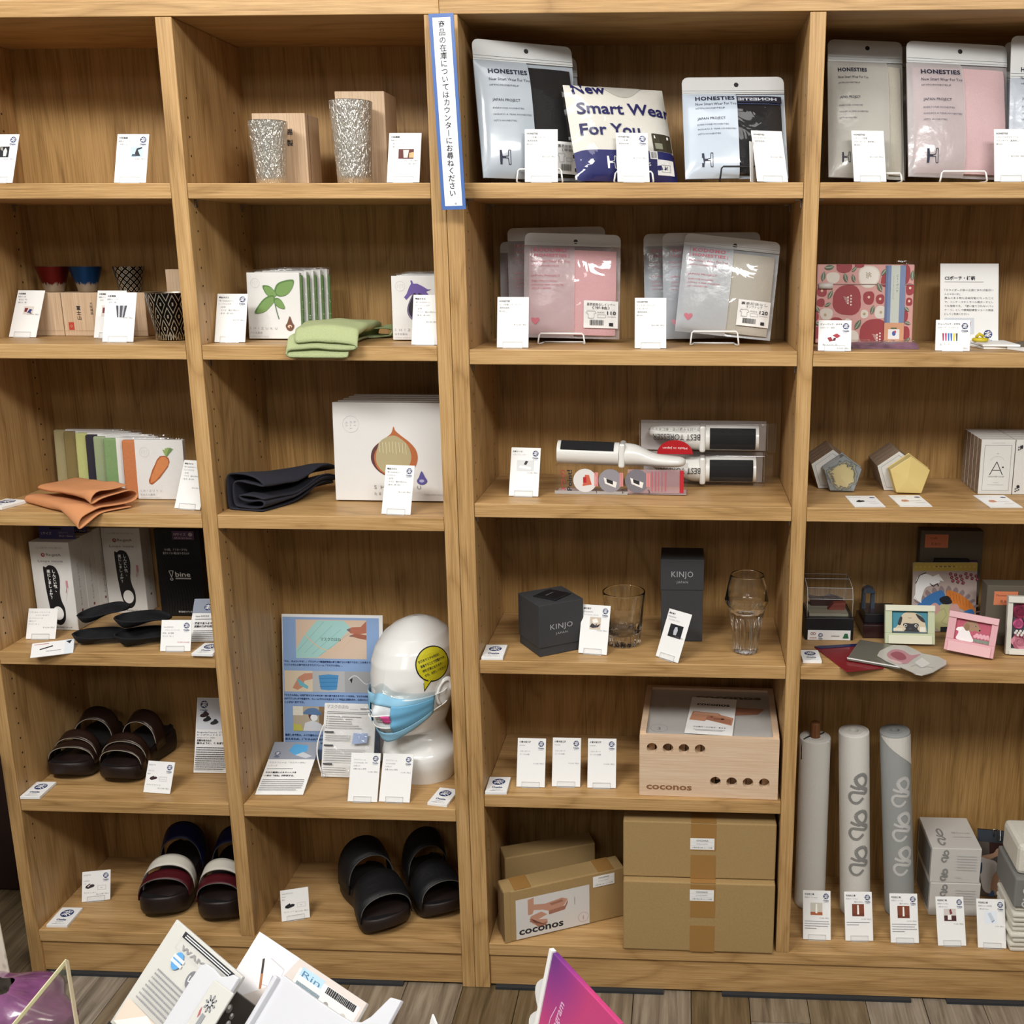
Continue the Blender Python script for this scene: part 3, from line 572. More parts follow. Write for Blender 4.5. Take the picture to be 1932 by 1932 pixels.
# ---- information panels
def panel(label, c4, z, w, h, draw, name='info_panel', cat='leaflet', th=.002, m=None, **k):
    Mw, w, h, ya = fit(c4, z, w, h, **k); Mw = T(0, 0, th*math.hypot(Mw[0][1], Mw[1][1])*1.1+.0003) @ Mw; t, M = base(name, label, cat, Mw, ya)
    q = MB(M).box(-w/2, w/2, .0003, h, -th, 0, m or PAPER).build('sheet', t, bevel=.0004, seg=1)
    p = Pr(M @ T(-w/2, 0, 0)); draw(p, w*1000, h*1000); p.build('print', q); return t
def dr_bine(p, W_, H_):
    p.r(0, H_*.66, W_, H_, mat('#8b93a3', .5)); p.logo(W_*.36, H_*.8, 7, words=False); p.c(W_*.66, H_*.8, 8, INK, 6, rot=.4); p.t('bine INSOLE', 8, H_*.57, 5, GREY, bold=.02); p.bars(8, W_-6, H_*.51, GREY, 1.6)
    p.t('裸足で立つような感覚', 8, H_*.4, 5, INK, bold=.03); p.t('足裏の筋肉を刺激する', 8, H_*.33, 5, INK, bold=.03)
    for i in range(6): p.bars(8, W_-6, H_*.24-i*H_*.045, GREY, 1.5)
panel('grey-topped leaflet leaning behind the card with red figures, half hidden by the divider', [(351, 1212), (436, 1212), (371, 1131), (440, 1131)], Z4, .08, .1, dr_bine, tilt=35, tilts=15, sw=.1, sh=.15, xmax=-.461)
def dr_cas(p, W_, H_):
    p.r(2, H_*.58, W_-2, H_-2, mat('#d8dbe2', .5)); p.logo(16, H_*.91, 8)
    for a, b, s, m_ in ((18, .77, 10, '#3a2226'), (24, .71, 9, '#232026'), (40, .67, 9, '#2a2a2e')): p.c(a, H_*b, s, mat(m_, .6), s*.45, rot=.25); p.c(a+2, H_*b+3, s*.5, mat(m_, .6), s*.5)
    p.t('RegettaCanoe（リゲッタ', 4, H_*.53, 4.4, NAVY, wid=W_-8); p.t('ビッグフットミドリース）', 4, H_*.495, 4.2, NAVY, wid=W_-12); p.t('株式会社リゲッタ（大阪市）', 4, H_*.46, 3.2, GREY)
    p.t('足裏を包み込む', 4, H_*.42, 4.6, INK, bold=.03); p.t('指のように、体を解放する靴', 4, H_*.385, 4.6, INK, bold=.03, wid=W_-8)
    for i in range(11): p.bars(4, W_-4-(16 if i == 10 else 0), H_*.33-i*H_*.028, INK, 1.7)
panel('tall printed panel with shoe photos against the divider, right of the brown sandals', [(364.5, 1459), (442, 1460), (372.6, 1317), (448, 1318)], Z5L, .085, .16, dr_cas, tilt=14, sw=.15, sh=.1, xmax=-.461)
def dr_mask(p, W_, H_):
    p.r(0, H_*.66, W_, H_, mat('#959aa6', .5)); p.po([(W_*.38, H_*.82), (W_*.58, H_*.72), (W_*.78, H_*.82), (W_*.76, H_*.93), (W_*.45, H_*.96)], mat('#58a5d8', .5)); p.po([(W_*.55, H_*.74), (W_*.8, H_*.68), (W_*.92, H_*.72), (W_*.7, H_*.8)], mat('#c9ccd2', .5))
    p.logo(W_*.16, H_*.77, 6); p.t('マスクフレーム「マスクのほね」', 5, H_*.58, 5, GREY, wid=W_*.78); p.t('シリーズ', 5, H_*.52, 5, GREY); p.bars(5, W_*.6, H_*.47, GREY, 1.6)
    p.t('マスク着用によるストレスを', 5, H_*.39, 5, INK, bold=.03); p.t('一本の「ほね」が軽減する。', 5, H_*.33, 5, INK, bold=.03)
    for i in range(6): p.bars(5, W_-6-(10 if i == 5 else 0), H_*.26-i*H_*.04, GREY, 1.7)
panel('grey-topped leaflet sloping against the left side of the mask poster', [(478, 1500), (575, 1502), (522, 1402), (601, 1402)], Z5L, .1, .145, dr_mask, tilt=45, tilts=15, sw=.1, sh=.15, yaw=8)
def dr_cs(p, W_, H_):
    p.t('CSポーチ・椿柄', 8, H_*.8, 8, INK, bold=.03); p.r(8, H_*.77, W_*.74, H_*.774, INK)
    for i, s in enumerate(('「スライダーが袋の正面にあれば面白い', 'んじゃないか」', '厚みのある物も収納可能になったこと', 'で、ペンケースやトラベル用ポーチとし', 'ても使用でき、「使い捨てされないパッ', 'ケージ」として環境配慮型リユース商品', 'としてご利用ください。')): p.t(s, 8, H_*.66-i*H_*.049, 4.6, INK, wid=(W_-18) if i not in (1, 6) else None)
    p.r(8, 20, W_*.58, H_*.33, mat('#cdd2da', .6)); p.po([(26, H_*.2), (W_*.52, H_*.22), (W_*.53, H_*.28), (30, H_*.29)], mat('#7c3138', .6)); p.po([(12, H_*.18), (30, H_*.2), (30, H_*.235), (14, H_*.22)], mat('#5b2129', .6)); p.logo(W_*.82, H_*.13, 8)
panel('pale grey printed panel about a camellia pouch, against the back', [(1773, 652), (1884, 654), (1774.5, 498), (1884, 498)], Z2R, .11, .155, dr_cs, tilt=8, y=.16, sw=.2, sh=.2)
# ================================================================ left bookcase, left bay
FILM = clear(gloss=.05, wrinkle=.25, ws=60, name='clear_film')
def gbox(name, label, cat, c4, z, depth, m, y=None, w=.08, h=.08, group=None, tilt=0, sw=.4, sh=.4, yaw=0, yaws=15, draw=None, bevel=.0012, part='body', lid=None, xmax=None, tilts=.05):
    """box standing on z whose front face is seen at c4; returns thing, frame (origin bottom-left of the front), w, h"""
    Mw, w, h, ya = fit(c4, z+.0003, w, h, y=y, tilt=tilt, tilts=tilts, yaw=yaw, yaws=yaws, sw=sw, sh=sh, xmax=xmax)
    t, M = base(name, label, cat, Mw, ya, group)
    q = MB(M).box(-w/2, w/2, 0, h, -depth, 0, m).build(part, t, bevel=bevel)
    if draw: p = Pr(M @ T(-w/2, 0, 0)); draw(p, w*1000, h*1000); p.build('print', q)
    return t, M, w, h
# --- paulownia boxes with three small cups on them
def kiri_draw(txt):
    def d(p, W_, H_):
        p.ln([(1, H_*.12), (W_-1, H_*.12)], .5, mat('#9d7a58', .8))
        if txt:
            p.t('大阪錫器', W_*.72, H_*.8, 6, INK, 'c', vert=True) if txt > 1 else None
            p.t('冨士山' if txt > 1 else '大阪錫器', W_*.4, H_*.72, 9 if txt > 1 else 6.5, INK, 'c', vert=True, bold=.02)
            if txt > 1: p.r(W_*.12, H_*.14, W_*.25, H_*.32, mat('#b5402e', .7)); p.ring(W_*.185, H_*.23, 2, .7, KIRI, 8)
    return d
tops = []
for i, (c4, lb) in enumerate([([(46, 634), (121, 634), (36, 552), (114, 552)], 'paulownia wood box under the small red cup'),
        ([(122, 634), (198, 634), (115, 552), (193, 552)], 'paulownia wood box with red seal, under the small blue cup'),
        ([(199.5, 634), (278, 634), (194, 552), (274, 552)], 'paulownia wood box under the small black lattice cup')]):
    t, M, w, h = gbox('wooden_box', lb, 'box', c4, Z2L, .085, KIRI, y=.194, draw=kiri_draw((1, 2, 0)[i]), group='paulownia boxes', sw=.1, sh=.1, yaws=.5, w=.079, h=.083)
    tops.append((t.location.copy(), Z2L+h))
def banded(c, name):
    m, nt, b, o = newmat(name); L = nt.links.new
    tc = nd(nt, 'TexCoord'); sp = nd(nt, 'SeparateXYZ'); L(tc.outputs['Object'], sp.inputs[0])
    mp = nd(nt, 'Mapping'); mp.inputs['Scale'].default_value = (260, 260, 25); L(tc.outputs['Object'], mp.inputs[0])
    n = nd(nt, 'TexNoise', Scale=1., Detail=3.); L(mp.outputs[0], n.inputs['Vector'])
    a = nd(nt, 'Math', operation='MULTIPLY_ADD', i1=.022, i2=-.011); L(n.outputs[0], a.inputs[0]); s = nd(nt, 'Math', operation='ADD'); L(sp.outputs['Z'], s.inputs[0]); L(a.outputs[0], s.inputs[1])
    r = nd(nt, 'MapRange', i1=.014, i2=.019); L(s.outputs[0], r.inputs[0])
    mx = nd(nt, 'Mix', data_type='RGBA'); mx.inputs[6].default_value = (*lin('#a59a8a'), 1); mx.inputs[7].default_value = (*lin(c), 1); L(r.outputs[0], mx.inputs[0]); L(mx.outputs[2], b.inputs['Base Color'])
    b.inputs['Metallic'].default_value = .8; b.inputs['Roughness'].default_value = .38
    bp = nd(nt, 'Bump', Strength=.25, Distance=.001); L(n.outputs[0], bp.inputs['Height']); L(bp.outputs[0], b.inputs['Normal']); return m
def lattice(k, zs, name, lw=.09):
    """dark tin with engraved crossing bands"""
    m, nt, b, o = newmat(name); L = nt.links.new
    tc = nd(nt, 'TexCoord'); sp = nd(nt, 'SeparateXYZ'); L(tc.outputs['Object'], sp.inputs[0])
    at = nd(nt, 'Math', operation='ARCTAN2'); L(sp.outputs['Y'], at.inputs[0]); L(sp.outputs['X'], at.inputs[1])
    U = nd(nt, 'Math', operation='MULTIPLY', i1=k/(2*math.pi)); L(at.outputs[0], U.inputs[0]); V = nd(nt, 'Math', operation='MULTIPLY', i1=zs); L(sp.outputs['Z'], V.inputs[0])
    outs = []
    for op in ('ADD', 'SUBTRACT'):
        s = nd(nt, 'Math', operation=op); L(U.outputs[0], s.inputs[0]); L(V.outputs[0], s.inputs[1])
        p = nd(nt, 'Math', operation='PINGPONG', i1=.5); L(s.outputs[0], p.inputs[0]); outs.append(p)
    mn = nd(nt, 'Math', operation='MINIMUM'); L(outs[0].outputs[0], mn.inputs[0]); L(outs[1].outputs[0], mn.inputs[1])
    l1 = nd(nt, 'Math', operation='COMPARE', i1=lw*1.1, i2=lw*.28); L(mn.outputs[0], l1.inputs[0])
    mxx = nd(nt, 'Math', operation='ADD'); L(outs[0].outputs[0], mxx.inputs[0]); L(outs[1].outputs[0], mxx.inputs[1])
    l2 = nd(nt, 'Math', operation='GREATER_THAN', i1=.86); L(mxx.outputs[0], l2.inputs[0])
    ad = nd(nt, 'Math', operation='MAXIMUM'); L(l1.outputs[0], ad.inputs[0]); L(l2.outputs[0], ad.inputs[1])
    mx = nd(nt, 'Mix', data_type='RGBA'); mx.inputs[6].default_value = (*lin('#1d1a18'), 1); mx.inputs[7].default_value = (*lin('#cfc8b8'), 1); L(ad.outputs[0], mx.inputs[0]); L(mx.outputs[2], b.inputs['Base Color'])
    b.inputs['Metallic'].default_value = .85; b.inputs['Roughness'].default_value = .3
    bp = nd(nt, 'Bump', Strength=.4, Distance=.001); L(ad.outputs[0], bp.inputs['Height']); L(bp.outputs[0], b.inputs['Normal']); return m
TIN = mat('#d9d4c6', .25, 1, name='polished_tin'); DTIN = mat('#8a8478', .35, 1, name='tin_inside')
def cup(name, label, x, y, z, rb, rt, h, m, curve_=0., group=None, foot=None, rim=TIN):
    t = thing(name, label, 'cup', (x, y, z), 0, group)
    pr = [(0, .0004), (rb*.93, .0004), (rb, .002)]; n = 10
    for i in range(1, n+1):
        k = i/n; pr.append((rb+(rt-rb)*(k**(1+curve_)), .002+(h-.002)*k))
    q = MB().lathe(pr, m, 48).build('body', t)
    ins = [(rt, h), (rt-.0006, h+.0008), (rt-.0014, h+.0006)]
    MB().lathe(ins, rim, 48).build('rim', t)
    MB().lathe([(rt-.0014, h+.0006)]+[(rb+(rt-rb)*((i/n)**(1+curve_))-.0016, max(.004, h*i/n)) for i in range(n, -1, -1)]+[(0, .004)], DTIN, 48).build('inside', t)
    if foot: foot(t)
    return t
for (px, rt, rb, m, lb), (bl, zt) in zip([(104, 30, 16, banded('#5e1512', 'red_lacquer_over_tin'), 'small red sake cup with bare tin foot, leftmost of three on wooden boxes'),
        (166, 29, 15.5, banded('#123a6c', 'blue_lacquer_over_tin'), 'small blue sake cup with bare tin foot, between the red and black cups'),
        (247, 28, 19, lattice(12, 75, 'engraved_dark_tin', .2), 'small black sake cup with engraved lattice on the right wooden box')], tops):
    p = ony(px, 552, .232); k = mpp(p); cup('sake_cup', lb, p[0], .232, zt, rb*k, rt*k, 47*k, m, group='small sake cups')
# --- large black and silver tumbler and its box
p = onz(335, 641, Z2L); k = mpp(p)
def foot_(t):
    mb = MB(); n = 44
    for i in range(n):
        a = 2*math.pi*i/n; mb.box(-.0009, .0009, 0, .0011, .002, .012, TIN, Matrix.Rotation(a, 4, 'Z') @ T(0, 30.2*k, 0))
    mb.build('fluted_foot', t, kind='stuff')
cup('tumbler', 'large black tumbler with silver engraved lattice, beside the left divider', -.534, p[1], Z2L, 29*k, 44*k, 87*k, lattice(12, 22, 'cut_black_and_tin', .13), foot=foot_)
gbox('wooden_box', 'tall pale paulownia box behind the black and silver tumbler', 'box', [(322, 632), (372, 632), (312.5, 508), (364, 508)], Z2L, .06, KIRI, y=.16, sw=.2, sh=.2, yaws=.5, xmax=-.462, w=.06, h=.13, group='paulownia boxes')
# --- cloths
def cloth(label, A, B, C, z, prof, m, n=26, deform=None, th=.0022, name='folded_cloth'):
    """zigzag-folded cloth: profile (mm across, mm up) swept from front B to back A; C is the other front corner (photo pixels on height z)"""
    a, b, c = (np.array(q) if len(q) == 3 else onz(*q, z) for q in (A, B, C)); ax = a-b; e = c-b; L_ = np.linalg.norm(e[:2]); e = e/np.linalg.norm(e)
    o = tag(thing(name, label, 'cloth', (0, 0, 0)), label, 'cloth'); o.location = tuple(b)
    P = curve(prof, 5); mx = max(q[0] for q in prof)
    vs = []
    for j in range(n+1):
        s = j/n
        for q in P:
            w = q[0]/1000*(L_*1000/mx); v = np.array([*(e*w+ax*s)[:2], q[1]/1000])
            nz = mnoise.noise(Vector((v[0]*18, v[1]*18, q[1]*.06)))*.004+mnoise.noise(Vector((v[0]*60, v[1]*60, 3)))*.001
            v[2] = max(th/2+.0005, v[2]+nz*min(1, v[2]/.012))
            if deform: v = deform(v, s, q, b)
            vs.append(tuple(v))
    k = len(P); mb = MB(); mb.add(vs, [(j*k+i, j*k+i+1, (j+1)*k+i+1, (j+1)*k+i) for j in range(n) for i in range(k-1)], m, True)
    q = mb.build('cloth', o, solid=th, off=0, sub=1); return o
def droop(k=1.0, y0=.0):
    def f(v, s, q, b):
        yy = b[1]+v[1]
        if yy < y0-.003: v[2] -= k*(y0-.003-yy)**1.15*2.2
        return v
    return f
ORANGE = mat('#c98a5c', .85, bump=.3, bs=1500, var=.06, name='orange_linen'); NAVYC = mat('#25252f', .9, bump=.3, bs=1400, var=.12, name='dark_navy_linen'); GREENC = mat('#adb787', .95, bump=.8, bs=700, var=.1, name='pale_green_terry')
def orange_d(v, s, q, b):
    v[2] *= 1-.25*s; v[2] = max(.0012, v[2]) if b[1]+v[1] > 0 else v[2]
    return droop(.62)(v, s, q, b)
cloth('orange folded linen cloth overhanging the shelf front before the carrot package', (48, 950), (146, 977), (262, 957), Z3L, [(100, 4), (60, 3), (10, 2), (0, 10), (8, 21), (40, 15), (84, 11), (108, 15), (112, 28), (98, 38), (66, 33), (36, 29), (26, 35), (34, 43), (66, 45), (96, 48)], ORANGE, deform=orange_d)
def navy_d(v, s, q, b):
    v[2] *= 1-.12*s; v[2] += .018*math.exp(-((s-.62)/.2)**2)*(q[0]/110)**2*(1 if q[1] > 3 else .9)
    return v
cloth('dark navy folded cloth left of the large onion package', (572, 925), (432, 962), (500, 967), Z3L, [(60, 3), (30, 2), (5, 2), (0, 12), (0, 44), (3, 66), (16, 72), (40, 70), (60, 60), (64, 52), (40, 56), (20, 58), (11, 46), (11, 16), (20, 9), (44, 8), (62, 14), (60, 22), (40, 19), (24, 22), (22, 30), (44, 30), (64, 26)], NAVYC, deform=lambda v, s, q, b: np.array([v[0], v[1], max(.0026, v[2]*(1-.42*s))+.026*math.exp(-((s-.85)/.28)**2)*(q[0]/60)]), th=.003)
def green_d(v, s, q, b):
    yy = b[1]+v[1]
    v[2] = max(v[2], .0032)
    if yy < -.004: v[2] -= (-.004-yy)*1.25
    v[2] += .006*math.sin(s*3.1)*(q[1]/24)
    return v
gb, gc = ony(541, 668, -.022), ony(672, 668, -.022); gb[2] = gc[2] = Z2L; ga = gb+(onz(640, 633, Z2L)-onz(600, 646, Z2L))*1.35
cloth('pale green terry cloth hanging over the shelf front before the leaf package', tuple(ga), tuple(gb), tuple(gc), Z2L, [(120, 4), (90, 3), (20, 3), (4, 4), (0, 10), (10, 17), (60, 19), (120, 17), (134, 20), (136, 26), (120, 29), (70, 31), (16, 29)], GREENC, deform=green_d, th=.004)
cloth('pale green terry cloth end lying behind the hanging one', tuple(onz(662, 641, Z2L)+np.array([.03, .085, 0])), (668, 641), (740, 637), Z2L, [(90, 4), (50, 3), (4, 4), (0, 10), (8, 17), (50, 21), (84, 18), (92, 11), (86, 5)], mat('#a9b884', .95, bump=.8, bs=700, var=.1, name='green_terry'), th=.003)
# --- wrapped towels in paper sleeves
SLV = mat('#e2e1de', .7, bump=.08, bs=200, name='paper_sleeve')
def stamp(p, u, v, r):
    p.ring(u, v, r, .4, LGREY, 28)
    for i, s in enumerate(('テー', 'カトー', 'ムシ')): p.t(s, u+r*.5-i*r*.5, v+r*.5, r*.36, LGREY, 'c', vert=True)
def dr_carrot(p, W_, H_):
    stamp(p, W_*.2, H_*.8, 9.5)
    k = W_/100
    p.po([(26*k, 32), (31*k, 30), (38*k, 35), (48*k, 43), (58*k, 55), (67*k, 66), (71*k, 76), (69*k, 84), (62*k, 88), (52*k, 87), (45*k, 80), (40*k, 70), (34*k, 60), (29*k, 47), (25*k, 38)], mat('#a85c33', .6))
    p.po([(28*k, 33), (38*k, 37), (56*k, 56), (68*k, 70), (69*k, 78), (64*k, 85), (54*k, 85), (46*k, 77), (38*k, 60), (31*k, 47)], mat('#cf8450', .7))
    for a in (-.75, -.4, -.1, .25, .55): p.po([(64*k, 86), (64*k+3, 87), (66*k+15*math.sin(a+.35)+2, 88+16*math.cos(a)), (66*k+15*math.sin(a+.35)-2, 88+16*math.cos(a))], mat('#93ab62' if a < .2 else '#6f8f55', .6))
    p.t('SHIZUKU', 6, 16, 5.6, LGREY, sp=2.2); p.t('にんじん染め', 6, 8.5, 4.6, GREY, sp=1.2); p.t('DYEING WITH CARROT', 6, 3, 3.3, LGREY, sp=1.2)
cols = [('#c47a4c', 'orange'), ('#7d9c68', 'green'), ('#93a07c', 'sage'), ('#2b2833', 'dark navy'), ('#bcc07c', 'lime yellow'), ('#7f6f45', 'olive brown'), ('#a49a72', 'beige')]
lft = [(242, 940), (207, 930), (188, 924), (173, 919), (154, 913), (132, 908), (113, 903)]
for i, ((c, nm), (lx, ly)) in enumerate(zip(cols, lft)):
    yy = .129+.0195*i; g = ony(lx, ly, yy); w, h, th = .124+.003*i, .118, .011
    lb = 'wrapped orange towel in white sleeve printed with a carrot' if i == 0 else 'wrapped %s towel, %s in the row behind the carrot package' % (nm, ('', 'first', 'second', 'third', 'fourth', 'fifth', 'hindmost')[i])
    w = min(w, -.463-g[0])
    t = thing('wrapped_towel', lb, 'towel', (g[0], yy, Z3L), 0, 'wrapped towels with sleeves'); M = Matrix.Rotation(math.radians(-3), 4, 'X')
    q = MB(M).box(0, w-.01, -th+.0108*0, 0, .0008, h, mat(c, .85, bump=.3, bs=900, var=.06, name=nm.replace(' ', '_')+'_towel')).build('towel', t, bevel=.004, seg=3)
    x0 = .027
    s = MB(M).box(x0, w, -th-.0006, .0006, .0006, h+.001, SLV).build('sleeve', t, bevel=.0008)
    if i == 0:
        p = Pr(M @ T(x0, -th-.0006, 0) @ Matrix.Rotation(math.pi/2, 4, 'X')); dr_carrot(p, (w-x0)*1000, h*1000); p.build('print', s)
    if i in (0, 1, 4): MB(M).box(-.002, w+.002, -th-.002, .002, .0004, h+.006+.003*(i > 0), FILM).build('film_wrap', t, bevel=.003)
# --- insole boxes
def dr_insole(p, W_, H_):
    p.t('どんな靴でもラクに歩ける!?', W_/2, H_*.925, 5, GREY, 'c', wid=W_*.68)
    p.c(W_*.33, H_*.855, 4.2, mat('#8e2430', .5)); p.ln([(W_*.31, H_*.845), (W_*.325, H_*.868), (W_*.35, H_*.86), (W_*.35, H_*.845)], .9, PAPER)
    p.t('Re:getA', W_*.41, H_*.845, 8, mat('#3b3b40', .6), wid=W_*.37); p.t('Loupe insole', W_/2, H_*.775, 7, mat('#4a4a50', .6), 'c', wid=W_*.62, sp=1.1); p.ln([(W_*.3, H_*.755), (W_*.76, H_*.757)], .7, LGREY)
    o = bez([(W_*(.28+a*.0058), H_*(.06+b*.0062)) for a, b in ((3, 107), (14, 106), (30, 110), (55, 106), (68, 90), (66, 72), (62, 58), (66, 44), (76, 30), (74, 12), (60, 2), (42, 0), (26, 6), (14, 22), (8, 44), (4, 66), (2, 90))], 4)
    p.po(o, mat('#17171b', .5)); p.c(W_*.28+W_*.26, H_*.195, W_*.135, PAPER, H_*.078)
    p.t('しんどい靴、', W_*.55, H_*.70, 7.6, PAPER, 'c', vert=True, bold=.02); p.t('楽にしましょか？', W_*.42, H_*.70, 7.6, PAPER, 'c', vert=True, bold=.02)
    p.ln([(W_*.8, H_*.43), (W_*.84, H_*.5)], 1, mat('#c04a5a', .6)); p.ln([(W_*.78, H_*.34), (W_*.88, H_*.5)], .4, LGREY); p.r(W_*.82, H_*.49, W_*.87, H_*.57, mat('#c98a92', .6))
    p.t('株式会社リゲッタ', W_*.45, H_*.025, 4.2, INK); p.ring(W_*.4, H_*.035, 2.2, .6, RED, 12)
def side_ins(t, M, w, h, d, n=0):
    p = Pr(M @ T(w/2, 0, -d*.5) @ Matrix.Rotation(math.pi/2, 4, 'Y'))
    p.c(0, h*200, 3, mat('#7c2a32', .6)); p.t('Re:getA  Loupe insole', 2, h*260, 6, GREY, rot=math.pi/2, wid=h*480); p.build('print', t.children[0])
WBOX = mat('#dcdbd7', .55, name='white_carton'); d_ = .043
t, M, w, h = gbox('insole_box', 'white insole box at the front left with a black sole picture and purple hang tab', 'box', [(77, 1188), (147, 1189), (51, 1021), (130, 1024.5)], Z4, d_, WBOX, draw=dr_insole, group='white insole boxes', w=.078, h=.16, yaw=6)
side_ins(t, M, w, h, d_); F0, w0, h0 = t.matrix_basis @ M, w, h
TAB = mat('#4a4a86', .5, name='purple_tab')
def hang(t, M, w, h, z0):
    q = MB(M).box(-w*.4, w*.5, h-.0005, h+.027, -.026, -.0252, TAB).build('hang_tab', t)
    p = Pr(M @ T(-w/2, h, -.0252)); W_ = w*1000; p.r(W_*.38, 20, W_*.68, 24, mat('#15151c', .7)); p.t('Lサイズ', W_*.16, 9, 7, PAPER, wid=W_*.26); p.t('対応サイズ', W_*.6, 12, 4, LGREY); p.t('25.5～26cm', W_*.6, 5, 5, PAPER, wid=W_*.36); p.build('print', q)
hang(t, M, w, h, 0)
for i in (1, 2):
    t2 = thing('insole_box', ('white insole box directly behind the front left one', 'white insole box third from the front on the left')[i-1], 'box', tuple((F0 @ T(0, 0, -(d_+.0008)*i)).translation), F0.to_euler().z, 'white insole boxes')
    M2 = t2.matrix_basis.inverted() @ F0 @ T(0, 0, -(d_+.0008)*i)
    MB(M2).box(-w0/2, w0/2, 0, h0+.002*i, -d_, 0, WBOX).build('body', t2, bevel=.001); side_ins(t2, M2, w0, h0, d_)
    if i == 1: hang(t2, M2, w0, h0, 0)
t, M, w, h = gbox('insole_box', 'white insole box set further back, between the left boxes and the black box', 'box', [(205, 1153.5), (278, 1155), (191, 995), (264, 996)], Z4, d_, WBOX, y=.228, draw=dr_insole, group='white insole boxes', w=.078, h=.16, yaw=4)
side_ins(t, M, w, h, d_)
def dr_bx(p, W_, H_):
    dk = mat('#26262a', .35)
    for i in range(16):
        s = i*6.2-24; p.ln([(max(0, min(W_, W_*(.05+.25*k)+s+ (18*math.sin(k*2.6)))), H_*(.74-.72*k)) for k in [j/12 for j in range(13)] if 0 < W_*(.05+.25*k)+s+18*math.sin(k*2.6) < W_], 1.1, dk)
    p.r(W_*.42, H_*.885, W_*.9, H_*.985, mat('#6b4a74', .5)); p.t('Mサイズ', W_*.46, H_*.93, 8, PAPER, wid=W_*.26); p.c(W_*.82, H_*.945, 4.4, mat('#c9c3cf', .5)); p.t('23.0-24.5cm', W_*.46, H_*.895, 5, PAPER, wid=W_*.38)
    p.t('その靴、アフターラでも', W_*.22, H_*.76, 6, PAPER, wid=W_*.5); p.t('履きたくない靴はありませんか', W_*.18, H_*.72, 6, PAPER, wid=W_*.58)
    p.ln([(W_*.27, H_*.53), (W_*.37, H_*.53), (W_*.32, H_*.46), (W_*.27, H_*.53)], 1.4, PAPER); p.ring(W_*.32, H_*.435, 2.6, 1.2, PAPER, 14)
    p.t('bine', W_*.41, H_*.465, 15, PAPER, wid=W_*.33, bold=.01); p.r(W_*.41, H_*.435, W_*.75, H_*.452, mat('#b9b9bd', .6)); p.t('株式会社リゲッタ', W_*.4, H_*.05, 4.6, PAPER, wid=W_*.3)
t, M, w, h = gbox('insole_box', 'black insole box with wavy ridges and purple size label', 'box', [(302.5, 1161), (388, 1164), (292, 997), (377, 999)], Z4, .035, mat('#141416', .4, name='black_carton'), y=.225, draw=dr_bx, w=.085, h=.16, sw=.3, sh=.2, yaw=1, yaws=.5, xmax=-.468)
# --- black insoles
BLK = mat('#1b1b1d', .8, bump=.4, bs=900, spec=.25, name='black_felt_insole')
def insole(label, px, yaw, z0, s=1., tip=0):
    g = onz(*px, Z4); t = thing('shoe_insole', label, 'insole', (g[0], g[1], Z4+z0), math.radians(yaw), 'black shoe insoles')
    def f(a, b):
        u = a*2-1; e = min(1, b/.38); g = min(1, (1-b)/.3)
        hw = (.031+.005*math.sin(b*2.6))*math.sqrt(max(.004, 1-(1-e)**2))*math.sqrt(max(.02, 1-(1-g)**2.4))
        rim = .021*(1-.62*b)*max(abs(u)**3, max(0, 1-b/.16)**1.5)
        return (u*hw*s, (b-.35)*.104*s, .0016+rim*s+.010*math.exp(-((b-.62)/.22)**2)*(1-u*u)*s+b*tip)
    MB().grid(f, 16, 20, BLK, flip=False).build('insole', t, solid=.003, off=1, sub=1)
insole('black insole, lower one of the left nested pair', (176, 1212), -62, .0005)
insole('black insole, upper one of the left nested pair', (186, 1203), -58, .031, .95, .02)
insole('black insole, lower one of the right nested pair', (258, 1214), -48, .0005, 1.12)
insole('black insole, upper one of the right nested pair', (258, 1208), -48, .030, 1.05, .0)
